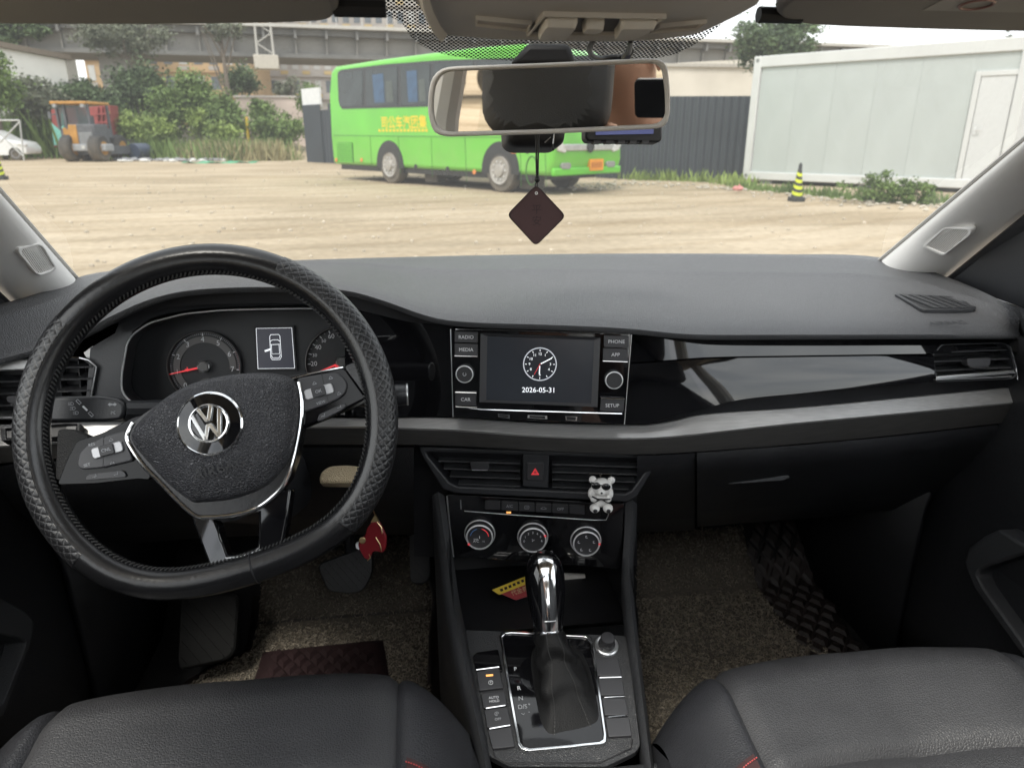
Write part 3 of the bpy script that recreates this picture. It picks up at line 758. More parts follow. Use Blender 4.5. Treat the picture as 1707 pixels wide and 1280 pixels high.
prism('glove_box_latch', f, roundpoly(f.pts([(1208, 803), (1280, 795), (1296, 779), (1314, 795), (1300, 800), (1212, 806)]), .002), -.004, .006, dash2_m, kg, bevel=.001)
fbox('glove_box_cable_clip', f, -.001, .001, -.001, .001, -.004, -.003, matte_m, kg)

# ------------------------------------------------------------------ end vents
def louvre(name, label, L, off, tiltu, slats, chrome_last, tab, mirror=1, thg=None, cant=0):
    c = (sum(p[0] for p in L)/len(L), sum(p[1] for p in L)/len(L)); o = PD(*c, off)
    f = Fr(o, (cos(cant), sin(cant), 0), V((0, sin(tiltu), cos(tiltu)))); P = f.pts(L)
    t = thing(name, label, 'air vent', o, thg)
    Pr = roundpoly(P, .004); I = inset(Pr, .955)
    ringp('vent_frame', f, Pr, I, -.03, .003, dash_m, t, bevel=.001)
    prism('vent_cavity', f, I, -.035, -.028, matte_m, t)
    ys = [p[1] for p in I]; y0, y1 = min(ys), max(ys)
    def span(y):
        h = []
        for (a, b), (d, e) in zip(I, I[1:]+I[:1]):
            if (b-y)*(e-y) < 0: h.append(a+(d-a)*(y-b)/(e-b))
        return (min(h), max(h)) if len(h) >= 2 else None
    for k in range(slats):
        last = chrome_last and k == slats-1
        vv = (k+.62)/slats; yl = y1 - (y1-y0)*vv
        sp = span(yl) or span(yl+.004)
        if not sp: continue
        a, b = sp; h = (y1-y0)/slats
        mb = MB()
        mb.add([f.at(a, yl+h*.28, -.022), f.at(b, yl+h*.28, -.022), f.at(b, yl-h*.12, -.001), f.at(a, yl-h*.12, -.001), f.at(a, yl-h*.26, -.001), f.at(b, yl-h*.26, -.001), f.at(b, yl+h*.16, -.022), f.at(a, yl+h*.16, -.022)],
               [[0, 1, 2, 3], [3, 2, 5, 4], [4, 5, 6, 7], [7, 6, 1, 0], [0, 3, 4, 7], [1, 6, 5, 2]])
        mb.build('vent_slat', satin_m if last else dash2_m, t, smooth=20)
    if tab:
        (ta, tb_), tw, thh = f.px(*tab[0]), tab[1], tab[2]
        tg = MB().prism(f, roundpoly([(ta-tw/2, tb_+thh*.5), (ta+tw/2, tb_+thh*.5), (ta+tw/2, tb_-thh*.3), (ta+tw/2-.004, tb_-thh*.5), (ta-tw/2+.006, tb_-thh*.5), (ta-tw/2, tb_-thh*.2)], .002), -.004, .008).build('vent_tab', btn_m, t, bevel=.001)
        fbox('tab_chrome', f, ta-tw/2+.004, ta+tw/2-.003, tb_-thh*.5-.0012, tb_-thh*.5+.0006, 0, .0086, chrome_m, tg)
    return t, f, I
vR, fR, IR = louvre('air_vent', 'black slatted air vent with chrome lower lip at the passenger end of the dashboard', [(1566, 574), (1670, 571), (1682, 577), (1693, 625), (1688, 632), (1558, 637), (1550, 592)], .004, .25, 4, True, ((1625, 604), .036, .013), thg='dashboard air vents')
prism('vent_chrome_lip', fR, fR.pts([(1556, 634), (1559, 627), (1686, 617), (1690, 622)]), -.01, .004, satin_m, vR, bevel=.001)
tube('vent_chrome_edge', [fR.at(*fR.px(x, y), .004) for x, y in ((1680, 577), (1690, 610), (1693, 632))], .0009, chrome_m, vR)
vL, fL, IL = louvre('air_vent', 'black slatted air vent behind the left side of the steering wheel', [(-30, 618), (70, 596), (140, 597), (163, 611), (154, 662), (140, 697), (-30, 700)], .006, .25, 5, True, ((38, 665), .03, .010), thg='dashboard air vents')
for k in (.62, .8): fbox('vent_divider', fL, IL[0][0] + k*.13, IL[0][0] + k*.13 + .0015, -.03, .03, -.026, -.010, dash2_m, vL)
tube('vent_chrome_edge', [fL.at(*fL.px(x, y), .004) for x, y in ((135, 596), (150, 600), (163, 611), (158, 640), (154, 664))], .0011, satin_m, vL)
fbox('vent_brow', fL, fL.px(-30, 610)[0], fL.px(60, 600)[0], fL.px(30, 612)[1]-.004, fL.px(30, 598)[1], -.01, .004, brush_m, vL, bevel=.002)
prism('vent_brow', fL, fL.pts([(137, 588), (152, 577), (156, 580), (155, 602), (142, 597)]), -.02, -.004, brush_m, vL)

# headlight switch set into the trim
f = Fr(PD(78, 719, -.012), (1, .02, 0), (0, .7, .7))
hs = thing('headlight_switch', 'dark pocket with headlight switch set in the silver trim left of the wheel', 'switch', f.o)
P = f.pts([(3, 716), (118, 707), (136, 708), (134, 722), (125, 728), (5, 736)])
ringp('switch_bezel', f, P, inset(P, .9), -.012, .004, dash2_m, hs, bevel=.001)
prism('switch_well', f, inset(P, .9), -.012, -.002, matte_m, hs)
prism('switch_paddle', f, f.pts([(112, 711), (130, 710), (127, 723), (104, 725)]), -.002, .002, btn_m, hs, bevel=.001)
prism('switch_paddle', f, f.pts([(8, 719), (30, 717), (28, 731), (9, 732)]), -.002, .002, btn_m, hs, bevel=.001)

# ================================================================== INSTRUMENT CLUSTER
ic = thing('instrument_cluster', 'instrument cluster with rev counter, car display and speedometer behind the wheel', 'gauges', (-.36, .96, .88))
fc = Fr(PY(430, 600, .972), (1, 0, 0), (0, .28, 1))
bez = [(240, 688), (203, 655), (203, 625), (212, 573), (221, 558), (249, 538), (307, 523), (367, 517), (444, 515), (520, 514), (580, 519), (622, 531), (650, 545), (664, 580), (680, 640), (672, 690)]
Pb = roundpoly(fc.pts(bez), .01, 3)
prism('cluster_back', fc, ext(Pb, 1.12), -.02, -.006, dial_m, ic)
# funnel from the hood lip to the dial plate
n_ = len(Pb)
outr = [PD(*p_, .004) for p_ in bez]
fo = Fr(PY(430, 600, .915), (1, 0, 0), (0, .28, 1)); Po_ = roundpoly(fo.pts(bez), .01, 3)
Pbi = inset([tuple(v) for v in Pb], .93)
ringv = MB(); vs = [fo.at(*p) for p in Po_] + [fc.at(*p, .0) for p in Pbi]; m_ = len(Po_)
ringv.add(vs, [[i, (i+1) % m_, m_+(i+1) % m_, m_+i] for i in range(m_)]).build('cluster_funnel', dash_m, ic, smooth=50)
tube('cluster_bezel', [fo.at(*p, .001) for p in Po_], .0014, satin_m, ic, closed=True)
# hood face between the pad's crest and the bezel
hx = resamp(gapb, 44, 180, 700); hb = [PD(x, y, .018) for x, y in hx]
bz = [(190, 560), (221, 552), (249, 532), (307, 518), (367, 512), (444, 510), (520, 509), (580, 514), (622, 526), (655, 541), (700, 560)]
hl = [fo.at(*fo.px(*p)) for p in resamp(bz, 44, 190, 690)]
hr = [PD(x, y, -.010) + V((0, .028, -.013)) for x, y in resamp(rear, 44, 180, 700)]
grid('cluster_hood', [hr, [lerp(a, b, .5) + V((0, .006, .002)) for a, b in zip(hr, hl)], hl], dash_m, dash, smooth=60)
pL = [(150, 580), (190, 556), (221, 552), (212, 573), (203, 625), (203, 655), (240, 692), (230, 700), (140, 700)]
prism('cluster_side_panel', fo, fo.pts(pL), -.03, -.001, dash_m, dash)
prism('cluster_trim_wing', fo, fo.pts([(650, 548), (661, 550), (682, 632), (680, 638), (669, 637), (664, 600)]), -.02, .006, satin_m, ic, bevel=.002)
prism('cluster_side_panel', fo, fo.pts([(655, 541), (700, 545), (700, 690), (672, 690), (682, 640), (664, 580)]), -.03, -.003, gloss_m, dash)
# dials
def dial(nm, cx, cy, rpx, marks, grey, a0, a1, minor, parent, needle, num_r, tsz):
    ca, cb = fc.px(cx, cy); r = fc.px(cx+rpx, cy)[0] - ca
    d = lathe(nm, fc, ca, cb, [(r*1.04, -.006), (r*1.04, .002), (r*1.0, .004), (r*.985, .002), (r*.98, -.003), (.001, -.003)], dial_m, parent, n=64)
    MB().lathe(fc, ca, cb, [(r*1.02, .0030), (r*1.015, .0046), (r*.995, .0050), (r*.985, .0030)], 64, cap=False).build('dial_rim', dialr_m, d)
    def arc(ra, rb, s0, s1, dd, m, nm2, k=48):
        A = [(ca+ra*cos(s0+(s1-s0)*i/k), cb+ra*sin(s0+(s1-s0)*i/k)) for i in range(k+1)]; B = [(ca+rb*cos(s0+(s1-s0)*i/k), cb+rb*sin(s0+(s1-s0)*i/k)) for i in range(k, -1, -1)]
        return prism(nm2, fc, A+B, dd-.0004, dd, m, d)
    if grey: arc(r*.87, r*.69, a0, a1, -.0015, dialr_m, 'dial_band')
    mb, mt = MB(), MB(); tot = len(marks)-1
    for k in range(tot*minor+1):
        an = a0 + (a1-a0)*k/(tot*minor); big = k % minor == 0; f2 = fc.off(ca, cb).rot(an)
        (mb if big else mt).box(f2, r*(.885 if big else .915), r*.965, -r*(.014 if big else .007), r*(.014 if big else .007), -.0026, -.0012)
    mb.build('major_ticks', white_m, d); mt.build('minor_ticks', dim_m, d)
    for k, s in enumerate(marks):
        an = a0 + (a1-a0)*k/tot
        if s: text(fc, s[0], ca + num_r*r*cos(an), cb + num_r*r*sin(an), tsz*s[1], white_m, d, d=-.0006, name='numeral')
    if needle is not None:
        f2 = fc.off(ca, cb).rot(needle); mb = MB().prism(f2, [(r*.17, -r*.028), (r*.96, -r*.008), (r*.96, r*.008), (r*.17, r*.028)], .003, .0045)
        mb.build('needle', red_m, d)
    lathe('needle_hub', fc, ca, cb, [(r*.175, -.003), (r*.175, .006), (r*.15, .0072), (r*.13, .0065), (.0005, .0065)], satin_m, d, n=32)
    lathe('needle_hub_cap', fc, ca, cb, [(r*.14, .006), (r*.125, .0078), (.0005, .0078)], dialr_m, d, n=32)
    return d, ca, cb, r
A0, A1 = radians(223), radians(-8)
d1, ca, cb, r = dial('rev_counter', 341, 611, 60, [(s, 1) for s in '01234567'], True, A0, A1, 10, ic, radians(191), .775, .0098)
arcp = [(ca + r*.99*cos(radians(t)), cb + r*.99*sin(radians(t))) for t in range(-8, 26, 2)]
tube('red_zone', [fc.at(*p, .0015) for p in arcp], .0007, red_m, d1)
text(fc, '+', ca - r*.44, cb - r*.075, .013, red_m, d1, d=.006, name='warning_mark')
# small temperature gauge under the rev counter
lathe('temperature_gauge', fc, ca+.001, cb - r*.60, [(r*.26, -.003), (r*.26, -.0005), (r*.235, -.0005), (r*.235, -.002), (.001, -.002)], dialr_m, d1, n=32)
d2, sa, sb, r2 = dial('speedometer', 571, 604, 60, [('20', 1), ('30', .72), ('40', 1), ('50', .72), ('60', 1), ('80', .72), ('100', 1), ('120', 1)], False, radians(181), radians(58), 2, ic, radians(200), .79, .0090)
ga, gb = fc.px(586, 596); lathe('cruise_lamp', fc, ga, gb, [(.0028, -.002), (.0028, .004), (.0005, .004)], green_m, ic, n=16)
ra_, rb_ = fc.px(563, 610); prism('fuel_lamp', fc, [(ra_-.003, rb_-.002), (ra_+.003, rb_-.001), (ra_+.002, rb_+.002), (ra_-.002, rb_+.001)], -.002, .007, red_m, ic)
# display with the car that has a door open
Pq_ = fc.pts([(427, 547), (487, 546), (492, 614), (430, 615)])
lc = prism('display', fc, ext(Pq_, 1.10), -.006, .0008, matte_m, ic)
prism('display_panel', fc, Pq_, .0008, .0012, lcd_m, lc)
def poly_line(nm, pts, rad, m, parent, closed=False, d=.0016): return tube(nm, [fc.at(a, b, d) for a, b in pts], rad, m, parent, n=5, closed=closed)
poly_line('display_frame', inset(Pq_, .985), .00045, lit_m, lc, True)
ka, kb = fc.px(459, 580); sx = (Pq_[1][0]-Pq_[0][0])/60; sy = sx
def car(L): return [(ka + (x-459)*sx, kb - (y-580)*sy) for x, y in L]
icon = MB()
for L, cl in (([(451, 560), (453, 557), (466, 557), (468, 560), (468.5, 596), (466, 600), (453, 600), (451, 596)], True), ([(451, 569), (455, 566), (464, 566), (468, 569)], False), ([(452, 574), (467, 574)], False), ([(453, 574), (453, 590), (466, 590), (466, 574)], False), ([(452, 592), (454, 597), (465, 597), (467, 592)], False)):
    icon.tube([fc.at(*p, .0016) for p in car(L)], .0004, 5, cl)
icon.build('car_outline', lit_m, lc)
prism('open_door_icon', fc, car([(451.5, 580), (451.5, 583.5), (442, 586.5), (441, 583.5)]), .0013, .0019, lit_m, lc)
# ================================================================== STEERING WHEEL
TW = radians(25)
W0 = Fr(PY(353, 706, .74), (1, 0, 0), (0, sin(TW), cos(TW)))
TURN = radians(13.5)
W = W0.rot(TURN)
sw = thing('steering_wheel', 'black leather steering wheel with quilted grips, turned slightly left', 'steering wheel', W0.at(0, -.19))
RT = .0170
def rimc(t):
    """rim centre line, flattened at the bottom"""
    r = .1795; s = -sin(t)
    if s > 0: r = min(r, 1/((s/.166)**9 + (1/.1795)**9)**(1/9)) if s > .3 else r
    return (r*cos(t), r*sin(t))
def rim_pt(t, p, k=1.0):
    a, b = rimc(t); L = sqrt(a*a+b*b); q = RT*k
    ro = q*cos(p); return W.at(a*(1+ro/L), b*(1+ro/L), q*.98*sin(p))
NR, NS = 144, 20
rows = [[rim_pt(2*pi*i/NR, 2*pi*j/NS) for j in range(NS)] for i in range(NR)]
mb = MB(); vs = [p for r_ in rows for p in r_]
mb.add(vs, [[i*NS+j, i*NS+(j+1) % NS, ((i+1) % NR)*NS+(j+1) % NS, ((i+1) % NR)*NS+j] for i in range(NR) for j in range(NS)])
rim = mb.build('rim', rim_m, sw, smooth=80)
def quiltmat():
    m = bpy.data.materials.new('quilted_leather'); m.use_nodes = True; N, L = m.node_tree.nodes, m.node_tree.links
    b = N['Principled BSDF']; b.inputs['Roughness'].default_value = .36
    uv = N.new('ShaderNodeUVMap'); vo = N.new('ShaderNodeTexVoronoi'); vo.voronoi_dimensions = '2D'; vo.feature = 'DISTANCE_TO_EDGE'
    vo.inputs['Scale'].default_value = 1; vo.inputs['Randomness'].default_value = 0; L.new(uv.outputs[0], vo.inputs['Vector'])
    th = N.new('ShaderNodeMapRange'); th.inputs['From Max'].default_value = .075; L.new(vo.outputs['Distance'], th.inputs['Value'])
    hh = N.new('ShaderNodeMapRange'); hh.inputs['From Max'].default_value = .35; L.new(vo.outputs['Distance'], hh.inputs['Value'])
    # stitches: broken thread along the seams
    wv = N.new('ShaderNodeTexNoise'); wv.inputs['Scale'].default_value = 900; L.new(N.new('ShaderNodeTexCoord').outputs['Object'], wv.inputs['Vector'])
    gt = N.new('ShaderNodeMath'); gt.operation = 'GREATER_THAN'; gt.inputs[1].default_value = .47; L.new(wv.outputs['Fac'], gt.inputs[0])
    lt = N.new('ShaderNodeMath'); lt.operation = 'SUBTRACT'; lt.inputs[0].default_value = 1; L.new(th.outputs[0], lt.inputs[1])
    mu = N.new('ShaderNodeMath'); mu.operation = 'MULTIPLY'; L.new(lt.outputs[0], mu.inputs[0]); L.new(gt.outputs[0], mu.inputs[1])
    mx = N.new('ShaderNodeMix'); mx.data_type = 'RGBA'; mx.inputs[6].default_value = (.009, .009, .010, 1); mx.inputs[7].default_value = (.10, .10, .105, 1)
    L.new(mu.outputs[0], mx.inputs[0]); L.new(mx.outputs[2], b.inputs['Base Color'])
    bp = N.new('ShaderNodeBump'); bp.inputs['Strength'].default_value = .6; bp.inputs['Distance'].default_value = .0008; L.new(hh.outputs[0], bp.inputs['Height']); L.new(bp.outputs[0], b.inputs['Normal'])
    return m
def perfmat():
    m = bpy.data.materials.new('perforated_leather'); m.use_nodes = True; N, L = m.node_tree.nodes, m.node_tree.links
    b = N['Principled BSDF']; b.inputs['Roughness'].default_value = .34
    uv = N.new('ShaderNodeUVMap'); vo = N.new('ShaderNodeTexVoronoi'); vo.voronoi_dimensions = '2D'; vo.inputs['Scale'].default_value = 1; vo.inputs['Randomness'].default_value = 0
    mp = N.new('ShaderNodeMapping'); mp.inputs['Scale'].default_value = (2, 2, 1); L.new(uv.outputs[0], mp.inputs[0]); L.new(mp.outputs[0], vo.inputs['Vector'])
    lt = N.new('ShaderNodeMath'); lt.operation = 'LESS_THAN'; lt.inputs[1].default_value = .2; L.new(vo.outputs['Distance'], lt.inputs[0])
    mx = N.new('ShaderNodeMix'); mx.data_type = 'RGBA'; mx.inputs[6].default_value = (.02, .02, .021, 1); mx.inputs[7].default_value = (.002, .002, .002, 1)
    L.new(lt.outputs[0], mx.inputs[0]); L.new(mx.outputs[2], b.inputs['Base Color'])
    bp = N.new('ShaderNodeBump'); bp.inputs['Strength'].default_value = .5; bp.inputs['Distance'].default_value = .0006; bp.invert = True; L.new(lt.outputs[0], bp.inputs['Height']); L.new(bp.outputs[0], b.inputs['Normal'])
    return m
qm, pf = quiltmat(), perfmat()
def grip(name, t0, t1, p0, p1, m, k, dl=.0068):
    na, nb = 60, 14; vs, uv = [], []
    for i in range(na+1):
        for j in range(nb+1):
            t = t0+(t1-t0)*i/na; p = p0+(p1-p0)*j/nb
            vs.append(rim_pt(t, p, k)); a = t*.176/dl; b = p*RT/dl; uv.append(((a-b)*.7071, (a+b)*.7071))
    fs = [[i*(nb+1)+j, i*(nb+1)+j+1, (i+1)*(nb+1)+j+1, (i+1)*(nb+1)+j] for i in range(na) for j in range(nb)]
    return mesh(name, vs, fs, m, sw, smooth=80, uv=uv)
D = radians
for (t0, t1) in ((D(66)-TURN, D(-40)-TURN), (D(142)-TURN, D(226)-TURN)):
    grip('quilted_grip', t0, t1, D(-12), D(100), qm, 1.03)
    grip('perforated_grip', t0, t1, D(-75), D(-11), pf, 1.03)
st = MB()                                   # laced seam along the inside of the rim
for i in range(230):
    t = 2*pi*i/230
    p = rim_pt(t, D(150), 1.02); q = rim_pt(t+.018, D(166), 1.04); st.tube([p, (p+q)/2 + (p-W.o).normalized()*-.0006, q], .0009, 5)
st.build('laced_seam', thread_m, sw)
mb = MB().tube([rim_pt(D(-88), 2*pi*j/16, 1.012) for j in range(16)], .0009, 5, True); mb.build('rim_joint', matte_m, sw)
# airbag cover
PAD = [(215, 725), (223, 710), (240, 692), (276, 661), (322, 637), (383, 623), (440, 620), (474, 625), (489, 634), (497, 655), (497, 700), (486, 753), (462, 792), (431, 817), (383, 833), (334, 838), (316, 836), (276, 805), (240, 765), (221, 742)]
ZP = .016
Pp_ = [tuple(v) for v in [V(p) for p in W.pts(PAD, ZP)]]
loop = smoothline([V((*p, 0)) for p in Pp_ + Pp_[:1]], 4)[:-1]; Ps = [(v.x, v.y) for v in loop]
cov = MB().dome(W, Ps, -.03, [(1.0, ZP-.008), (.985, ZP-.001), (.955, ZP+.004), (.88, ZP+.009), (.7, ZP+.014), (.45, ZP+.017), (.2, ZP+.018)]).build('airbag_cover', bag_m, sw, smooth=60)
# chrome line round the lower part of the cover
ch = [Ps[i] for i in range(len(Ps))]; N4 = len(ch)
cpts = [ch[i % N4] for i in range(int(N4*.40), int(N4*1.02))]
cc = (sum(p[0] for p in Ps)/N4, sum(p[1] for p in Ps)/N4)
CH = [(497, 637), (502, 665), (501, 705), (491, 758), (478, 798), (460, 823), (430, 846), (390, 858), (345, 862), (325, 859), (300, 838), (270, 807), (240, 776), (219, 746), (212, 727), (222, 704)]
chp = smoothline([W.at(*W.px(x, y, ZP-.006), ZP-.006) for x, y in CH], 5)
tube('chrome_line', chp, .0024, chrome_m, sw, n=10)
prism('cover_surround', W, W.pts(CH + [(240, 690), (300, 650), (383, 626), (470, 627)], ZP-.006), -.03, ZP-.006, rim_m, sw)
# emblem
ea, eb = W.px(350, 706, ZP+.018); fe = W.off(ea, eb, ZP+.0165); re = .0318
em = lathe('emblem', fe, 0, 0, [(re, -.004), (re, .0012), (re*.97, .003), (re*.6, .004), (.001, .004)], gloss_m, cov, n=64)
MB().lathe(fe, 0, 0, [(re*1.03, -.002), (re*1.03, .0024), (re*.985, .0036), (re*.945, .0026), (re*.94, .001)], 64, cap=False).build('emblem_ring', chrome_m, em)
rl = re*.63
lg = MB(); lg.lathe(fe, 0, 0, [(rl, .003), (rl, .0065), (rl*.96, .0075), (rl*.87, .0070), (rl*.85, .0035)], 64, cap=False)
def bar(x0, y0, x1, y1, w):
    u = V((x1-x0, y1-y0)); h = w/2/abs(u.y)*u.length if u.y else w/2
    lg.prism(fe, [(x0-h, y0), (x0+h, y0), (x1+h, y1), (x1-h, y1)], .0035, .0072)
q = rl; w = q*.19
for s in (-1, 1):
    bar(s*q*.33, q*.86, 0 + s*q*.03, q*.10, w)                       # V
    bar(s*q*.70, q*.62, s*q*.33, -q*.80, w); bar(s*q*.33, -q*.80, s*q*.03, -q*.02, w)   # W
lg.build('emblem_letters', chrome_m, em, smooth=30, bevel=.0004)
text(W, 'AIRBAG', *W.px(367, 781, ZP+.0175), .0145, matte_m, cov, d=ZP+.0192, name='embossed_lettering', sx=1.05)
for (x, y, a) in ((234, 735, 90), (467, 667, 0)):
    f2 = W.off(*W.px(x, y, ZP+.008), ZP+.0075).rot(D(a)); MB().box(f2, -.005, .005, -.0004, .0004, -.001, .0012).box(f2, .001, .005, -.003, .0, -.001, .0012).build('horn_mark', matte_m, cov)
# spokes
def wpoly(name, L, d0, d1, m, parent=sw, rd=.004, c=None, **k): return prism(name, W, roundpoly(W.pts(L, d1 if c is None else c), rd), d0, d1, m, parent, **k)
lsp = wpoly('spoke', [(95, 808), (112, 765), (128, 735), (170, 722), (225, 694), (262, 690), (250, 800), (230, 798), (160, 806)], -.022, .004, glossw_m, bevel=.003)
rsp = wpoly('spoke', [(470, 628), (560, 613), (575, 612), (612, 664), (560, 690), (505, 712), (465, 720)], -.022, .004, glossw_m, bevel=.003)
tube('spoke_chrome', [W.at(*W.px(x, y, .006), .006) for x, y in ((485, 632), (520, 622), (572, 612))], .0012, chrome_m, rsp)
wpoly('leather_spoke_end', [(96, 716), (112, 714), (150, 728), (130, 742), (108, 800), (92, 800)], -.014, .002, boot_m, bevel=.004)
wpoly('leather_spoke_end', [(573, 611), (605, 598), (625, 640), (628, 672), (612, 664)], -.014, .004, rim_m, bevel=.004)
# lower spoke, a V with an opening
Ov = [(296, 842), (318, 862), (334, 905), (352, 952), (362, 962), (392, 968), (442, 954), (462, 940), (472, 905), (479, 870), (486, 815), (440, 815), (380, 833), (330, 838)]
Iv_ = [(345, 862), (354, 873), (362, 898), (374, 929), (378, 932), (395, 930), (430, 920), (437, 916), (439, 900), (440, 880), (440, 848), (425, 850), (395, 856), (360, 861)]
Iv = [(394 + (x-394)*.80, 892 + (y-892)*.86) for x, y in Iv_]
low = ringp('lower_spoke', W, W.pts(Ov, .006), W.pts(Iv, .006), -.018, .006, gloss_m, sw, bevel=.004, smooth=40)
tube('lower_spoke_edge', [W.at(*W.px(x, y, .0065), .0065) for x, y in ((376, 930), (400, 928), (434, 916))], .0008, satin_m, low)
# column shroud behind the wheel
MB().tube([W0.at(0, -.005, -.03), W0.at(0, -.02, -.14), W0.at(0, -.03, -.24)], [.045, .05, .055], 20).build('hub_shroud', dash_m, sw)
col = thing('column_shroud', 'dark steering column shroud below the instrument cluster', 'steering column', W0.at(0, -.09, -.12))
MB().tube([W0.at(.0, -.05, -.045), W0.at(0, -.055, -.14), W0.at(0, -.06, -.26)], [.058, .062, .07], 20).build('shroud_shell', dash_m, col)
# switch pads on the spokes
lp = wpoly('switch_pad', [(127, 776), (132, 755), (146, 741), (173, 727), (210, 716), (212, 740), (222, 768), (171, 780), (136, 783)], .004, .009, btn_m, lsp, bevel=.0015)
rp_ = wpoly('switch_pad', [(494, 631), (530, 624), (562, 620), (574, 630), (579, 640), (576, 655), (566, 664), (545, 674), (505, 688), (500, 660)], .004, .009, btn_m, rsp, bevel=.0015)
wpoly('switch_gap', [(172, 727), (173, 727), (172, 780), (171, 780)], .006, .0093, matte_m, lp, rd=.0001)
wpoly('switch_gap', [(535, 622), (536.5, 622), (549, 673), (547.5, 673)], .006, .0093, matte_m, rp_, rd=.0001)
for (x, y, pp, s) in ((180, 750, lp, 'CNL'), (532, 653, rp_, 'OK')):
    a, b = W.px(x, y, .009)
    rk = prism('rocker', W, rrect(a, b, .031, .0115, .003, 4), .008, .0115, rock_m, pp, bevel=.001)
    prism('rocker_button', W, rrect(a, b, .0145, .0108, .001, 2), .011, .0135, btnd_m, rk, bevel=.0006)
    text(W, s, a, b, .0048, dim_m, rk, d=.0137)
wt = lambda s, x, y, p, z=.0042: text(W, s, *W.px(x, y, .0092), z, dim_m, p, d=.0093)
wt('RES', 153, 741, lp); wt('SET', 145, 775, lp); wt('VIEW', 535, 671, rp_); 
for x, y, p in ((185, 732, lp), (187, 770, lp), (524, 638, rp_), (551, 629, rp_), (565, 655, rp_)):
    a, b = W.px(x, y, .0092); f2 = W.off(a, b, .0093)
    MB().tube([f2.at(-.0018, -.001), f2.at(0, .0012), f2.at(.0018, -.001)], .00028, 5).box(f2, -.0022, .0022, -.0019, -.0014, 0, .0003).build('switch_symbol', dim_m, p)
lo1 = wpoly('paddle_button', [(141, 800), (146, 791), (205, 783), (212, 795), (160, 799)], .000, .007, btn_m, lsp, bevel=.0015)
lo2 = wpoly('paddle_button', [(528, 702), (531, 690), (574, 671), (579, 676), (570, 684), (535, 702)], .000, .007, btn_m, rsp, bevel=.0015)
for x, y, p in ((157, 793, lo1), (193, 789, lo1), (538, 692, lo2), (565, 678, lo2)):
    f2 = W.off(*W.px(x, y, .0072), .0073); MB().tube([f2.at(-.002, -.001), f2.at(.002, -.001), f2.at(.002, .0014)], .00028, 5).build('button_symbol', dim_m, p)

# turn-signal stalk left, wiper stalk right
fs_ = Fr(PY(155, 682, .80), (1, -.02, 0), (0, .35, .94))
stk = thing('indicator_stalk', 'flat black indicator stalk with white headlight symbols left of the column', 'stalk', fs_.o)
sb_ = prism('stalk_blade', fs_, roundpoly(fs_.pts([(60, 668), (100, 661), (170, 660), (200, 665), (210, 672), (211, 688), (205, 699), (180, 702), (100, 702), (60, 700)]), .006), -.012, .006, dash_m, stk, bevel=.003)
MB().tube([fs_.at(*fs_.px(205, 684), -.003), V((-.40, .86, .90))], [.011, .014], 10).build('stalk_stem', dash_m, stk)
for k, (x, y) in enumerate(((124, 673), (127, 680.5), (132, 688))):
    a, b = fs_.px(x, y); f2 = fs_.off(a, b, .0062); P = [(-.0008, -.0019), (.0008, -.0019), (.0021, -.001), (.0024, 0), (.0021, .001), (.0008, .0019), (-.0008, .0019)]
    MB().ringp(f2, P, inset(P, .74), 0, .0003).box(f2, -.0035, -.0012, .0012, .0016, 0, .0003).box(f2, -.0035, -.0012, -.0002, .0002, 0, .0003).box(f2, -.0035, -.0012, -.0016, -.0012, 0, .0003).build('headlight_symbol', dim_m, sb_)
a, b = fs_.px(147, 681); f2 = fs_.off(a, b, .0062).rot(D(-48)); MB().box(f2, -.004, .003, -.001, .001, 0, .0003).build('stalk_mark', white_m, sb_)
for dx in (-.0105, .0085): MB().ringp(f2, [(dx-.003, -.0016), (dx+.003, -.0016), (dx+.003, .0016), (dx-.003, .0016)], [(dx-.0024, -.001), (dx+.0024, -.001), (dx+.0024, .001), (dx-.0024, .001)], 0, .0003).build('stalk_mark', dim_m, sb_)
for s, x in ((-1, 188), (1, 195)):
    a, b = fs_.px(x, 674); f2 = fs_.off(a, b, .0062); MB().prism(f2, [(s*.0026, 0), (0, .0022), (0, .001), (-s*.002, .001), (-s*.002, -.001), (0, -.001), (0, -.0022)], 0, .0003).build('arrow_mark', dim_m, sb_)
text(fs_, 'P€', *fs_.px(193, 688), .0048, dim_m, sb_, d=.0063)
fw_ = Fr(PY(666, 655, .80), (1, 0, 0), (0, .3, .95))
wst = thing('wiper_stalk', 'black wiper stalk end with chrome ring beside the right wheel rim', 'stalk', fw_.o)
MB().tube([fw_.at(.010, -.002, 0), fw_.at(-.02, -.003, .0), fw_.at(-.13, .004, -.05)], [.012, .014, .012], 12).build('stalk_body', dash_m, wst)
MB().tube([fw_.at(.009, -.002+.012*cos(t*.4), .012*sin(t*.4)) for t in range(16)], .0012, 6, True).build('stalk_ring', satin_m, wst)

# ================================================================== INFOTAINMENT UNIT
CANT = radians(9)
rd = Fr(PY(900, 620, .848), (cos(CANT), -sin(CANT), 0), (0, .16, 1))
ra = thing('infotainment_unit', 'car radio with dark touchscreen showing an analogue clock and a date', 'radio', rd.at(0, -.075))
BZ = .004
P = rd.pts([(753, 546), (1052, 555), (1041, 706), (757, 694)])
prism('radio_bezel', rd, roundpoly(P, .003), -.02, BZ, gloss_m, ra, bevel=.001)
for s in (((752, 548), (756, 694)), ((1052, 557), (1040, 706))): tube('bezel_edge', [rd.at(*rd.px(*q), BZ+.001) for q in s], .0007, satin_m, ra, n=6)
for q in ([(760, 548), (1046, 556)], [(760, 676), (801, 681), (1000, 687), (1036, 688)]):
    tube('chrome_strip', [rd.at(*rd.px(*p), BZ+.001) for p in q], .0012, chrome_m, ra, n=8)
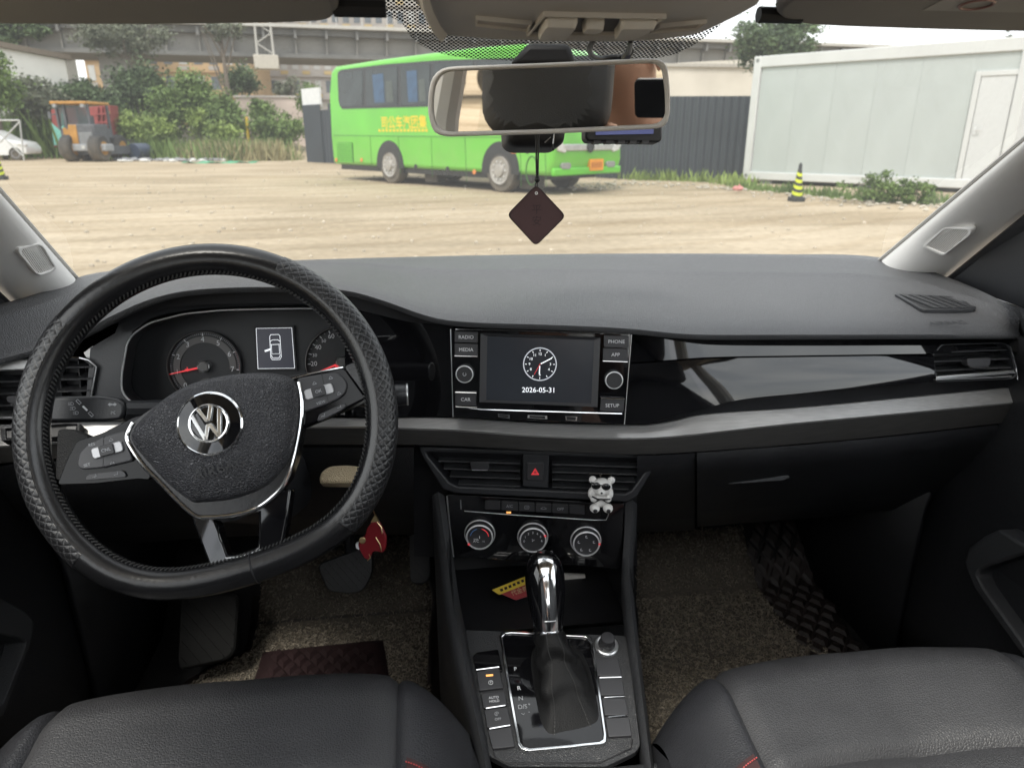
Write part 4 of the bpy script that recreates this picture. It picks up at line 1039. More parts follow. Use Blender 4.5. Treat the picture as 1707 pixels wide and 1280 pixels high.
# screen in a sloped frame
So = rd.pts([(802, 555), (1000, 562), (995, 676), (800, 668)]); Si = rd.pts([(813, 560), (990, 566), (985, 671), (811, 665)])
mb = MB(); vs = [rd.at(*p, BZ+.0016) for p in So] + [rd.at(*p, BZ+.0004) for p in Si]
scf = prism('screen_surround', rd, So, BZ-.002, BZ+.0006, btnd_m, ra)
scr = prism('screen', rd, Si, BZ, BZ+.0012, screen_m, ra)
for i in range(4):
    j = (i+1) % 4; mesh('screen_chamfer', [rd.at(*So[i], BZ+.0045), rd.at(*So[j], BZ+.0045), rd.at(*Si[j], BZ+.0013), rd.at(*Si[i], BZ+.0013)], [[0, 1, 2, 3]], btn_m if i % 2 else btnd_m, scf, smooth=0)
# clock
ka, kb = rd.px(900, 606); fk = rd.off(ka, kb, BZ+.0016); rk = rd.px(928, 606)[0] - ka
cl = MB().ringp(fk, [(rk*cos(t*.13), rk*sin(t*.13)) for t in range(48)], [(rk*.94*cos(t*.13), rk*.94*sin(t*.13)) for t in range(48)], -.0002, .0002).build('clock_ring', litd_m, scr)
for h in range(12):
    an = pi/2 - h*pi/6; f2 = fk.rot(an)
    fbox('clock_tick', f2, rk*.78, rk*.88, -rk*.018, rk*.018, 0, .0003, lit_m, cl)
    if h in (0, 1, 3, 4, 6, 8, 9, 10, 11): text(fk, str(h or 12), rk*.62*cos(an), rk*.62*sin(an), .0046, lit_m, cl, d=.0003, name='numeral')
for an, l0, l1, w_, m_ in ((28, .06, .78, .03, lit_m), (-93, .1, .58, .03, lit_m), (-118, -.05, .7, .012, red_m)):
    fbox('clock_hand', fk.rot(D(an)), rk*l0, rk*l1, -rk*w_, rk*w_, .0003, .0006, m_, cl)
text(rd, '2026-05-31', *rd.px(898, 649), .0092, lit_m, scr, d=BZ+.0018)
def rbtn(L, s, ledge):
    P = rd.pts(L); o = prism('radio_button', rd, roundpoly(P, .001), BZ-.001, BZ+.004, btn_m, ra, bevel=.0008)
    c = (sum(p[0] for p in P)/4, sum(p[1] for p in P)/4); text(rd, s, *c, .0062, white_m, o, d=BZ+.0043)
    for q in ledge: tube('button_chrome', [rd.at(*rd.px(*p), BZ+.0042) for p in q], .0008, chrome_m, o, n=6)
rbtn([(759, 551), (797, 553), (797, 570.5), (759, 569.5)], 'RADIO', [])
rbtn([(759, 571.5), (797, 572.5), (797, 592), (759, 591)], 'MEDIA', [((759, 592), (797, 593))])
rbtn([(760, 653), (795, 654), (794, 674.5), (760, 674)], 'CAR', [((760, 652), (795, 653)), ((761, 676), (796, 677))])
rbtn([(1006, 558), (1047, 559.5), (1047, 579), (1006, 577.5)], 'PHONE', [])
rbtn([(1005, 579), (1046, 580.5), (1045, 601), (1004, 599.5)], 'APP', [((1004, 600.5), (1045, 602))])
rbtn([(1001, 663), (1040, 664), (1038, 685), (999, 683)], 'SETUP', [((1001, 662), (1040, 663))])
for x, y, s in ((776, 621, 1), (1022, 631, 0)):
    a, b = rd.px(x, y); k = lathe('radio_knob', rd, a, b, [(.0118, 0), (.0114, .012), (.0108, .013), (.0097, .0135), (.0095, .0128), (.001, .0128)], btnd_m, ra, n=40)
    MB().lathe(rd, a, b, [(.0113, .0115), (.0111, .0136), (.0100, .0140), (.0096, .0130)], 40, cap=False).build('knob_ring', ringm, k)
    if s: MB().tube([rd.at(a+.002*cos(t), b+.002*sin(t), .013) for t in [pi/2+.6+i*.5 for i in range(11)]], .0003, 5).build('power_symbol', white_m, k)
for q, m_ in (([(830, 688), (850, 690), (850, 696), (831, 694)], chrome_m), ([(880, 690.5), (912, 692), (912, 697), (879, 695)], satin_m), ([(942, 692), (962, 693), (961, 700), (943, 699)], chrome_m)):
    P = rd.pts(q); ringp('card_slot', rd, P, inset(P, .8), BZ-.001, BZ+.0012, m_ , ra); prism('slot_dark', rd, inset(P, .8), BZ-.001, BZ+.0004, matte_m, ra)

# ================================================================== CENTRE VENTS
fv = Fr(PY(893, 785, .872), (cos(D(8)), -sin(D(8)), 0), (0, .10, 1))
cv = thing('centre_air_vents', 'pair of black slatted centre vents with hazard button between them', 'air vent', fv.at(0, -.04), 'dashboard air vents')
OUT = fv.pts([(697, 743), (1088, 756), (1097, 763), (1094, 772), (1062, 826), (1046, 835), (760, 821), (738, 814), (702, 756)])
INN = fv.pts([(711, 752), (1080, 764), (1084, 768), (1080, 778), (1052, 816), (1042, 821), (764, 809), (750, 803), (714, 760)])
ringp('vent_surround', fv, OUT, INN, -.04, .004, dash_m, cv, bevel=.0025, smooth=40)
prism('vent_cavity', fv, INN, -.045, -.038, matte_m, cv)
hzp = fv.pts([(872, 756), (915, 757), (914, 812), (871, 809)])
hz = prism('hazard_panel', fv, hzp, -.03, .003, dash_m, cv, bevel=.001)
hb_ = prism('hazard_button', fv, roundpoly(fv.pts([(878, 768), (907, 769), (906, 799), (878, 798)]), .002), .002, .0055, btnd_m, hz, bevel=.001)
a, b = fv.px(892, 785); f2 = fv.off(a, b, .0057)
for k in (.0062, .0034):
    T = [(k*cos(t), k*sin(t)) for t in (pi/2, pi*7/6, pi*11/6)]; MB().ringp(f2, T, inset(T, .74), 0, .0004).build('hazard_triangle', red_m, hb_)
def bank(xa, xb, tabx, taby):
    for k in range(4):
        y = 771 + 12.6*k + 2
        xl = xa if xa > 800 else interp([(752, 711), (760, 714), (803, 748), (812, 760)], y); xr = xb if xb < 900 else interp([(764, 1084), (778, 1080), (816, 1052)], y)
        s = 0.03
        A = fv.px(xl+5, y + (xl-893)*s); B = fv.px(xr-5, y + (xr-893)*s); h = .008
        mb = MB(); mb.add([fv.at(A[0], A[1]+h*.5, -.03), fv.at(B[0], B[1]+h*.5, -.03), fv.at(B[0], B[1]-h*.1, -.004), fv.at(A[0], A[1]-h*.1, -.004), fv.at(A[0], A[1]-h*.34, -.004), fv.at(B[0], B[1]-h*.34, -.004), fv.at(B[0], B[1]+h*.2, -.03), fv.at(A[0], A[1]+h*.2, -.03)],
               [[0, 1, 2, 3], [3, 2, 5, 4], [4, 5, 6, 7], [7, 6, 1, 0], [0, 3, 4, 7], [1, 6, 5, 2]])
        mb.build('vent_slat', dash2_m, cv, smooth=20)
    if tabx:
        a, b = fv.px(tabx, taby); tg = prism('vent_tab', fv, roundpoly([(a-.013, b+.006), (a+.013, b+.006), (a+.0125, b-.004), (a+.010, b-.006), (a-.010, b-.006), (a-.0125, b-.004)], .002), -.008, .006, btnd_m, cv, bevel=.001)
        fbox('tab_chrome', fv, a-.0105, a+.0105, b-.0064, b-.0052, 0, .0066, satin_m, tg)
bank(711, 872, 800, 774); bank(916, 1084, None, None)

# white bear hanging from the right vent
fb = fv.off(*fv.px(1000, 822, .012), .016)
be = thing('bear_ornament', 'small white bear in dark sunglasses clipped to the right centre vent', 'ornament', fb.at(0, -.02))
B1 = MB(); u = .00136
qb = Matrix((fb.r, fb.u, fb.n)).transposed()
def bb(mb, a, b, c, r): mb.ball(fb.at(a*u, b*u, c*u), V(r)*u, 14, 10, qb)
bb(B1, 0, -4, 0, (8.5, 9.5, 7)); bb(B1, 1, 8.5, 2, (10.5, 9.5, 8.5)); bb(B1, 10.5, 15.0, 0, (3.9, 3.9, 2.6)); bb(B1, -8.0, 15.5, 0, (3.9, 3.9, 2.6)); bb(B1, 0, 5.5, 9, (4.2, 3.4, 3))
for s in (-1, 1):
    bb(B1, s*8.5, 2.5, 3, (4.2, 6.2, 4.2)); bb(B1, s*7, -2.0, 7, (3.4, 3.4, 3)); bb(B1, s*6.5 + 1, -12.5, 5, (5.0, 4.6, 6.5))
B1.build('bear_body', bear_m, be, smooth=80)
for s in (-1, 1):
    m2 = MB(); bb(m2, s*6.5 + 1, -13, 11, (2.1, 2.1, .9)); m2.build('paw_pad', matte_m, be)
    m2 = MB(); bb(m2, s*4.8 - .5, 12.2 - s*.5, 9.6, (4.4, 3.7, 1.6)); m2.build('sunglass_lens', gloss_m, be)
m2 = MB(); bb(m2, 0, 6.2, 12, (1.1, 1.0, .8)); m2.build('nose', matte_m, be)
MB().tube([fb.at(x*u, y*u, z*u) for x, y, z in ((-9.5, 14, 4), (0, 13.6, 10.4), (6, 11, 8.5), (11, 5, 2))], .0008, 6).build('sunglass_frame', matte_m, be)
MB().tube([fb.at(x*u, y*u, z*u) for x, y, z in ((-9, 1.5, 9), (-4, -.6, 10.5), (4, -1, 10.5), (9, -1.2, 9))], .0012, 6).build('scarf', matte_m, be)
for s in (-1, 1): MB().tube([fb.at(x*u, y*u, z*u) for x, y, z in ((0, -1, 9), (s*5, -4.5, 8), (s*10, -8, 4))], .0009, 6).build('strap', matte_m, be)
MB().tube([fb.at(-.015, .0275, -.006), fb.at(.0155, .0270, -.006)], .0008, 6).tube([fb.at(0, .027, -.006), fb.at(0, .022, -.002)], .0014, 6).build('vent_clip', chrome_m, be)

# ================================================================== CLIMATE PANEL
fh = Fr(PY(890, 880, .884), (cos(D(7)), -sin(D(7)), 0), (0, .08, 1))
hv = thing('climate_panel', 'glossy black climate panel with three round dials and a row of buttons', 'climate controls', fh.at(0, -.06))
P = fh.pts([(745, 824), (1041, 839), (1035, 948), (756, 928)])
prism('climate_plate', fh, roundpoly(P, .002), -.02, 0, gloss_m, hv, bevel=.001)
tube('plate_chrome_edge', [fh.at(*fh.px(x, y), .001) for x, y in ((745, 826), (749, 870), (756, 927))], .0011, satin_m, hv)
tube('plate_chrome_edge', [fh.at(*fh.px(x, y), .001) for x, y in ((774, 851), (850, 857), (990, 866), (1010, 866), (1014, 858), (1016, 846))], .0006, satin_m, hv)
tube('plate_chrome_edge', [fh.at(*fh.px(x, y), .001) for x, y in ((768, 833), (768.5, 848))], .0009, satin_m, hv)
xs_ = [808, 835, 864, 892, 920, 948, 975]
lab = ['', 'A/C', '[]', 'car', 'OFF', '']
for k in range(6):
    x0, x1 = xs_[k]+.6, xs_[k+1]-.6; y = lambda x: 833 + (x-808)*.053
    P = fh.pts([(x0, y(x0)), (x1, y(x1)), (x1, y(x1)+14), (x0, y(x0)+14)])
    bt_ = prism('climate_button', fh, roundpoly(P, .0012), -.001, .003, btnd_m, hv, bevel=.0006)
    c = (sum(p[0] for p in P)/4, sum(p[1] for p in P)/4); f2 = fh.off(*c, .0033)
    if lab[k] in ('A/C', 'OFF'): text(fh, lab[k], *c, .0056, dim_m, bt_, d=.0033)
    elif lab[k] == '[]': MB().tube([f2.at(*p) for p in rrect(0, 0, .0062, .0048, .001, 2)], .0003, 5, True).tube([f2.at(-.001, -.0012), f2.at(-.001, .0012)], .0003, 5).tube([f2.at(.001, -.0012), f2.at(.001, .0012)], .0003, 5).build('button_symbol', dim_m, bt_)
    elif lab[k] == 'car': MB().tube([f2.at(*p) for p in ((-.0038, -.0014), (-.0038, 0), (-.0022, .0006), (-.001, .0018), (.0014, .0018), (.0024, .0004), (.0038, -.0002), (.0038, -.0014))], .0003, 5, True).build('button_symbol', dim_m, bt_)
a, b = fh.px(848, 853.5); fbox('ac_lamp', fh, a-.0032, a+.0032, b-.0009, b+.0009, .0, .0016, amber_m, hv)
def knob(x, y, kind, hot):
    a, b = fh.px(x, y); R0 = .0222
    k = lathe('climate_knob', fh, a, b, [(R0, -.001), (R0, .003), (R0*.97, .004), (R0*.90, .0042), (R0*.88, .012), (R0*.84, .0135), (R0*.80, .013), (.001, .013)], btnd_m, hv, n=56)
    MB().lathe(fh, a, b, [(R0*1.0, .0025), (R0*.99, .0042), (R0*.95, .0050), (R0*.925, .0042)], 56, cap=False).build('knob_base_ring', ringm, k)
    MB().lathe(fh, a, b, [(R0*.87, .0122), (R0*.86, .0142), (R0*.80, .0148), (R0*.77, .0132)], 56, cap=False).build('knob_ring', ringm, k)
    f2 = fh.off(a, b, .0133)
    m2 = MB().box(f2.rot(D(hot)), R0*.76, R0*.90, -R0*.05, R0*.05, 0, .0014); m2.build('knob_pointer', red_m, k)
    def arc(t0, t1, r, m_): MB().tube([f2.at(r*cos(D(t0+(t1-t0)*i/14)), r*sin(D(t0+(t1-t0)*i/14)), 0) for i in range(15)], .00045, 5).build('dial_arc', m_, k)
    if kind == 0:
        arc(170, 105, R0*.58, blue_m); arc(75, 5, R0*.58, red_m); MB().box(f2, -.0004, .0004, -.002, .002, 0, .0003).build('dial_mark', white_m, k)
        text(fh, 'A/C', a-.005, b-.0063, .0050, white_m, k, d=.0135); text(fh, 'HI', a+.0055, b-.0066, .0040, dim_m, k, d=.0135); text(fh, 'MAX', a-.005, b-.0032, .0030, white_m, k, d=.0135)
    elif kind == 1:
        for i in range(7): t = D(182 - 182*i/6); text(fh, str(i), a + R0*.56*cos(t), b + R0*.56*sin(t) - .001, .0046, white_m, k, d=.0135, name='numeral')
        m2 = MB()
        for t in (0, 120, 240): m2.prism(f2.rot(D(t)), [(0, 0), (.0018, .0008), (.0020, -.0002)], 0, .0003)
        m2.build('fan_symbol', white_m, k)
    else:
        for t in (90, 165, 15, 232, 300):
            f3 = f2.off(R0*.5*cos(D(t)), R0*.5*sin(D(t)) - .0006); m2 = MB().tube([f3.at(-.0014, .0014), f3.at(-.001, -.0012), f3.at(.0016, -.0012)], .0004, 5).ball(f3.at(-.0004, .0016, 0), .0006, 6, 4); m2.build('airflow_symbol', white_m, k)
knob(800, 888, 0, 215); knob(888, 893, 1, 22); knob(976, 899, 2, 0)

# ================================================================== CENTRE CONSOLE
fk_ = Fr(V((0, .785, .583)), (1, 0, 0), (0, .966, .26))
cc_ = thing('centre_console', 'black centre console between the seats with padded side rails', 'console', (0, .75, .45))
# top plate
PL = fk_.pts([(770, 1048), (1046, 1058), (1068, 1240), (1060, 1252), (1010, 1276), (850, 1276), (815, 1258), (808, 1235), (780, 1110)])
plate = prism('console_plate', fk_, roundpoly(PL, .004), -.012, -.001, dash2_m, cc_, bevel=.001)
body = []
def rail(xs, name='side_rail'):
    """padded edge: inner and outer pixel lines, lofted"""
    rows = []
    for (xi, yi, xo, yo, Y, dz) in xs:
        a = PY(xi, yi, Y); b = PY(xo, yo, Y); m_ = (a+b)/2 + V((0, -.004, .008)); r_ = [a + V((0, 0, -.03)), a, lerp(a, m_, .6), m_, lerp(b, m_, .6), b, V((b.x, b.y + .01, b.z - .05)), V((b.x, b.y + .03, .30))]
        rows.append(r_)
    # smooth resample along the rail
    cols = [smoothline([r_[k] for r_ in rows], 6) for k in range(len(rows[0]))]
    return grid(name, [[c[i] for c in cols] for i in range(len(cols[0]))], dash2_m, cc_, smooth=60)
rail([(741, 826, 720, 826, .905, 0), (748, 880, 728, 880, .890, 0), (757, 940, 735, 940, .872, 0), (766, 1000, 742, 1000, .835, 0), (778, 1060, 752, 1060, .783, 0), (790, 1130, 766, 1130, .725, 0), (806, 1210, 784, 1210, .665, 0), (822, 1290, 800, 1290, .612, 0), (840, 1380, 812, 1380, .55, 0)])
rail([(1042, 838, 1062, 840, .872, 0), (1041, 890, 1060, 892, .862, 0), (1037, 945, 1056, 946, .845, 0), (1040, 1000, 1058, 1000, .808, 0), (1046, 1060, 1064, 1060, .762, 0), (1056, 1130, 1072, 1130, .708, 0), (1066, 1210, 1082, 1210, .652, 0), (1076, 1290, 1092, 1290, .602, 0), (1088, 1380, 1104, 1380, .545, 0)])
# rear skirt of the console
fbox('console_rear', fk_, -.115, .115, fk_.px(930, 1500)[1], fk_.px(930, 1278)[1], -.20, -.006, dash2_m, cc_, bevel=.008)
# open tray under the climate panel
mb = MB(); mb.grid([[V((x, y, z)) for x in (-.118, 0, .130)] for y, z in ((.80, .586), (.83, .556), (.99, .560), (1.0, .60), (1.0, .68))]); mb.build('tray', matte_m, cc_, smooth=60)
for x in (-.119, .131): mesh('tray_side', [V((x, .78, .54)), V((x, 1.0, .54)), V((x, 1.0, .70)), V((x, .90, .70)), V((x, .79, .60))], [[0, 1, 2, 3, 4]], matte_m, cc_, smooth=0)
# shift gate: glossy plate in a chrome frame
g_o = [(832, 1062), (838, 1054), (850, 1053), (900, 1056), (975, 1060), (984, 1063), (988, 1072), (1000, 1150), (1011, 1228), (1010, 1239), (1002, 1244), (940, 1249), (880, 1255), (868, 1251), (862, 1242), (846, 1150)]
g_i = [(837, 1065), (842, 1059), (852, 1058), (900, 1060.5), (972, 1064.5), (979, 1067), (983, 1075), (994.5, 1150), (1005, 1226), (1004, 1234), (998, 1238), (940, 1244), (884, 1249), (873, 1246), (868, 1239), (852, 1150)]
gs = thing('gear_selector', 'automatic gear lever with chrome front and wrinkled leather boot on the console', 'gear lever', fk_.at(*fk_.px(930, 1150)))
ringp('gate_frame', fk_, fk_.pts(g_o), fk_.pts(g_i), -.002, .0045, chrome_m, gs, bevel=.0012, smooth=50)
gp = prism('gate_plate', fk_, fk_.pts(g_i), -.002, .0015, gloss_m, gs)
for s, x, y, z, m_ in (('P', 859, 1116, .0075, white_m), ('R', 865, 1148, .0080, white_m), ('N', 868, 1165, .0080, dim_m), ('D/S', 871, 1179, .0080, dim_m)):
    text(fk_, s, *fk_.px(x, y), z, m_, gp, d=.0018)
f2 = fk_.off(*fk_.px(872, 1191), .0018); MB().tube([f2.at(-.002, .001), f2.at(0, -.001), f2.at(.002, .001)], .0004, 5).build('gate_mark', dim_m, gp)
for y in (1175, 1187): text(fk_, '+' if y < 1180 else '-', *fk_.px(882, y), .006, dim_m, gp, d=.0018)
# leather boot: base outline to a collar under the knob
bo = fk_.pts([(884, 1066), (920, 1062), (960, 1066), (975, 1082), (986, 1120), (998, 1180), (1000, 1205), (970, 1216), (935, 1222), (915, 1228), (900, 1205), (890, 1150), (880, 1090)])
bo = roundpoly(bo, .012, 3)
TOP = PY(914, 1046, .742)
axis = (PY(914, 940, .775) - TOP).normalized()
ft = Fr(TOP, (1, .02, 0), axis.cross(V((1, .02, 0))) if axis.cross(V((1, .02, 0))).y > 0 else -axis.cross(V((1, .02, 0))))
nb = len(bo); lay = []
bc = (sum(p[0] for p in bo)/nb, sum(p[1] for p in bo)/nb)
rnd = random.Random(3)
for k in range(17):
    v = k/16; row = []
    for i, (a, b) in enumerate(bo):
        base = fk_.at(a, b, .001); an = atan2(b-bc[1], a-bc[0]); top = ft.at(.0185*cos(an), .0165*sin(an), 0)
        w_ = v**.42; p = lerp(fk_.at(bc[0], bc[1], 0), TOP, v) + lerp(base - fk_.at(bc[0], bc[1], 0), top - TOP, w_)
        mid = lerp(fk_.at(bc[0], bc[1], 0), TOP, v)
        bulge = 1 + .16*sin(pi*min(1, v*2.2))*(1-v) + .10*sin(an*3 + v*6)*sin(pi*v) + .17*sin(v*15 + sin(an)*3 + cos(2*an)*1.5)*sin(pi*v)
        row.append(mid + (p - mid)*bulge)
    lay.append(row)
mb = MB(); mb.grid(lay, True); boot = mb.build('leather_boot', boot_m, gs, smooth=80, sub=1)
for s in (-1, 1):
    pts = []
    for k in range(17):
        best = min(range(nb), key=lambda i: abs(atan2(bo[i][1]-bc[1], bo[i][0]-bc[0]) - (-pi/2 + s*.36))); j2 = best
        p = lay[k][j2]; pts.append(p + (p - lerp(fk_.at(*bc, 0), TOP, k/16)).normalized()*.0008)
    m2 = MB(); sm = smoothline(pts, 4)
    for i in range(0, len(sm)-1, 1): m2.tube([lerp(sm[i], sm[i+1], .15), lerp(sm[i], sm[i+1], .75)], .0007, 5)
    m2.build('boot_stitching', thread_m, boot)
# knob
prof = [(-.006, .0170, .0150), (.0, .0185, .016), (.008, .0195, .017), (.025, .0225, .0190), (.045, .0255, .0210), (.062, .0262, .0220), (.075, .0245, .0215), (.085, .0205, .0185), (.092, .0135, .0125), (.095, .004, .004)]
def ksec(h, rx, ry, n=28): return [ft.at(rx*cos(2*pi*i/n), ry*sin(2*pi*i/n) + .006*max(0, h-.03)/.06, h) for i in range(n)]
mb = MB(); mb.grid([ksec(*p) for p in prof], True); mb.f.append([len(mb.v)-28+i for i in range(28)]); kn = mb.build('lever_knob', gloss_m, gs, smooth=80, sub=1)
# chrome strap down the knob's face
rows = []
for h, rx, ry in prof[:-1]:
    dy = .006*max(0, h-.03)/.06; wd_ = .0094 if h > .01 else .0098
    row = []
    for t in range(9):
        x = -wd_ + 2*wd_*t/8; y = -ry*sqrt(max(.05, 1-(x/rx)**2)) - .0012; row.append(ft.at(x, y + dy, h))
    rows.append(row)
h, rx, ry = .094, .006, .006
rows.append([ft.at(-.0080 + .016*t/8, .004, .0965) for t in range(9)])
grid('knob_chrome_strap', rows, chrome_m, kn, smooth=80)
MB().tube([ft.at(.0178*cos(2*pi*i/24), .0165*sin(2*pi*i/24), -.003) for i in range(24)], .002, 8, True).build('knob_collar', chrome_m, kn)
prism('release_button', ft, [(.004, .013), (.016, .015), (.015, .021), (.004, .020)], .075, .094, gloss_m, kn, bevel=.002)
tube('knob_joint', [ft.at(-.0072 + .0144*t/6, -.0186*sqrt(max(.05, 1-((-.0072+.0144*t/6)/.018)**2))-.0006, .012) for t in range(7)], .0005, satin_m, kn)
# buttons left and right of the gate
def cbtn(L, name, ledge=None, parent=plate, m_=btn_m, h=.0035):
    P = fk_.pts(L); o = prism(name, fk_, roundpoly(P, .0015), -.002, h, m_, parent, bevel=.0008)
    if ledge: tube('button_chrome', [fk_.at(*fk_.px(*p), h+.0004) for p in ledge], .0009, chrome_m, o, n=6)
    return o
P = fk_.pts([(788, 1096), (795, 1089), (830, 1084), (838, 1120), (793, 1118)]); prism('gloss_cap', fk_, roundpoly(P, .002), -.002, .003, gloss_m, plate, bevel=.0008)
pb = cbtn([(794, 1121), (832, 1116), (839, 1148), (799, 1153)], 'parking_brake_switch', [(794, 1119), (832, 1114)])
a, b = fk_.px(816, 1128); fbox('brake_lamp', fk_, a-.0045, a+.0045, b-.0012, b+.0012, .003, .0040, amber_m, pb)
a, b = fk_.px(818, 1140); f2 = fk_.off(a, b, .0038); MB().tube([f2.at(.0028*cos(t*.5), .0028*sin(t*.5)) for t in range(13)], .0003, 5).build('brake_symbol', white_m, pb); text(fk_, 'P', a, b, .0042, white_m, pb, d=.0038)
b2 = cbtn([(802, 1159), (841, 1154), (845, 1177), (806, 1182)], 'auto_hold_button', [(810, 1183), (842, 1178)])
text(fk_, 'AUTO', *fk_.px(823, 1165), .0045, white_m, b2, d=.0038); text(fk_, 'HOLD', *fk_.px(824, 1171), .0045, white_m, b2, d=.0038)
b3 = cbtn([(807, 1185), (846, 1180), (852, 1210), (812, 1215)], 'start_stop_button', [(816, 1217), (850, 1211)])
text(fk_, 'OFF', *fk_.px(830, 1201), .0045, dim_m, b3, d=.0038); f2 = fk_.off(*fk_.px(828, 1192), .0038); MB().tube([f2.at(.0024*cos(t*.5), .0024*sin(t*.5)) for t in range(11)], .0003, 5).build('button_symbol', dim_m, b3); text(fk_, 'A', *fk_.px(828, 1192), .0034, dim_m, b3, d=.0038)
cbtn([(813, 1219), (852, 1213), (858, 1246), (821, 1250)], 'blank_button')
for L, ld in (([(989, 1099), (1030, 1100), (1036, 1128), (996, 1128)], None), ([(997, 1133), (1037, 1133), (1041, 1160), (1002, 1161)], [(999, 1132), (1035, 1131)]), ([(1003, 1166), (1042, 1165), (1047, 1193), (1008, 1194)], [(1007, 1165), (1040, 1163)]), ([(1009, 1199), (1048, 1197), (1053, 1228), (1014, 1230)], [(1013, 1198), (1045, 1195)])):
    cbtn(L, 'blank_button', ld)
tube('plate_groove', [fk_.at(*fk_.px(x, y), .0004) for x, y in ((822, 1252), (826, 1264), (850, 1272), (1000, 1271), (1052, 1247), (1054, 1231))], .0008, matte_m, plate, n=5)
# power outlet with plug
so = thing('power_outlet_plug', 'round black plug in a metal ring right of the gear lever', 'plug', fk_.at(*fk_.px(1012, 1074)))
a, b = fk_.px(1011, 1076)
MB().lathe(fk_, a, b, [(.0158, -.002), (.0158, .002), (.0140, .0034), (.0112, .003), (.0108, -.001)], 40, cap=False).build('outlet_ring', satin_m, so)
lathe('plug_body', fk_, a, b, [(.0110, -.001), (.0110, .006), (.0095, .008), (.0095, .016), (.0088, .0175), (.006, .018), (.001, .018)], btnd_m, so, n=36)

# ------------------------------------------------------------------ things in the tray and on the column
cdt = thing('folded_card', 'red and yellow printed card lying in the console tray', 'card', V((-.03, .92, .562)))
fcard = Fr(PY(863, 985, .905), V((1, .30, .06)), V((-.30, .75, .60)))
Pc = fcard.pts([(820, 983), (884, 957), (905, 985), (860, 1000)])
prism('card_sheet', fcard, Pc, -.0008, 0, G('card_red', (.28, .025, .03), .5), cdt)
Py = fcard.pts([(820, 983), (884, 957), (892, 968), (832, 991)]); prism('card_band', fcard, Py, 0, .0003, G('card_yellow', (.62, .45, .04), .5), cdt)
m2 = MB()
for i in range(7):
    a, b = fcard.px(836 + 7*i, 983 - 3*i); m2.box(fcard, a-.0022, a+.0022, b-.0022, b+.0018, .0003, .0006)
m2.build('card_print_marks', maroon_m, cdt); text(fcard, '代金券', *fcard.px(866, 985), .009, G('card_print', (.5, .36, .2), .5), cdt, d=.0005)
wi = thing('white_cloth_roll', 'white rolled cloth lying behind the gear lever in the tray', 'cloth', V((.03, .95, .565)))
MB().tube([PY(877, 958, .955), PY(905, 960, .952), PY(940, 961, .95), PY(974, 962, .95)], [.006, .0075, .0065, .006], 10).build('cloth', G('white_cloth', (.55, .53, .50), .9, bump=.4, bs=300), wi, smooth=60)
# cream key pouch and red charm hanging from the ignition
fp = Fr(PY(570, 795, .855), (1, -.05, 0), (.0, .72, .69))
kp = thing('key_pouch', 'cream leather key pouch hanging beside the steering column', 'key pouch', fp.at(0, -.02))
P = roundpoly(fp.pts([(531, 804), (533, 787), (548, 776), (575, 774), (608, 777), (610, 806)]), .006)
prism('pouch', fp, P, -.020, .0, cream_m, kp, bevel=.004, seg=3)
m2 = MB()
for i in range(22): x = 534 + 3.2*i; m2.tube([fp.at(*fp.px(x, 804.5), .0006), fp.at(*fp.px(x+2, 804.5), .0006)], .0007, 5)
m2.build('pouch_stitching', G('cream_thread', (.4, .32, .2), .7), kp)
fcx = Fr(PY(622, 898, .87), (1, -.1, 0), (0, .25, 1))
kc_ = thing('key_charm', 'dark red enamel key charm with gold edges hanging under the pouch', 'key charm', fcx.at(0, -.03))
prism('charm_body', fcx, roundpoly(fcx.pts([(620, 869), (632, 868), (639, 880), (645, 895), (644, 912), (638, 921), (631, 918), (622, 918), (617, 932), (609, 931), (603, 921), (597, 908), (600, 898), (610, 890), (612, 880)]), .003), -.004, .003, redf_m, kc_, bevel=.0015)
prism('charm_tip', fcx, roundpoly(fcx.pts([(618, 870), (626, 856), (634, 872), (628, 869)]), .001), -.002, .0025, gold_m, kc_)
for L in (((629, 869), (636, 877), (638, 888)), ((627, 894), (634, 906), (637, 917)), ((616, 922), (618, 928), (613, 933))): tube('charm_gold_line', [fcx.at(*fcx.px(*p), .0034) for p in L], .0008, gold_m, kc_, n=6)
a, b = fcx.px(605, 899); lathe('charm_coin', fcx, a, b, [(.0045, .003), (.0045, .0045), (.003, .005), (.0005, .0045)], gold_m, kc_, n=20)
prism('charm_white', fcx, roundpoly(fcx.pts([(593, 905), (598, 903), (599, 916), (594, 912)]), .001), -.003, .0025, white_m, kc_)
tube('charm_cord', [fcx.at(*fcx.px(625, 858), 0), PY(615, 830, .86), PY(590, 808, .862)], .0008, gold_m, kc_)
# ================================================================== ROOF FITTINGS
visor_m = G('visor_vinyl', (.28, .275, .265), .7, var=.06, bump=.3, bs=600)
def visor(label, L, Z0, pins):
    """L: lower/front outline in pixels on a sloping plane under the header"""
    f = Fr(PY(*L[1], .60), (1, 0, 0), (0, -.985, .17)); t = thing('sun_visor', label, 'sun visor', f.o, 'folded sun visors')
    P = f.pts(L); y1 = P[1][1]
    q = [p for p in P]; bk = .17
    Q = q + [(q[-1][0], bk), (q[0][0], bk)]
    prism('visor_board', f, roundpoly(Q, .012), -.012, .004, visor_m, t, bevel=.005, seg=3)
    for (x, y) in pins:
        a, b = f.px(x, y); MB().tube([f.at(a-.018, b, .0), f.at(a+.018, b, .0)], .006, 8).build('visor_clip', matte_m, t)
    return t, f
vl, fvl = visor('dark folded sun visor above the driver side of the windscreen', [(-160, 32), (100, 34), (300, 34.5), (450, 32), (535, 29), (556, 23), (566, 10)], 1.3, [(600, 14)])
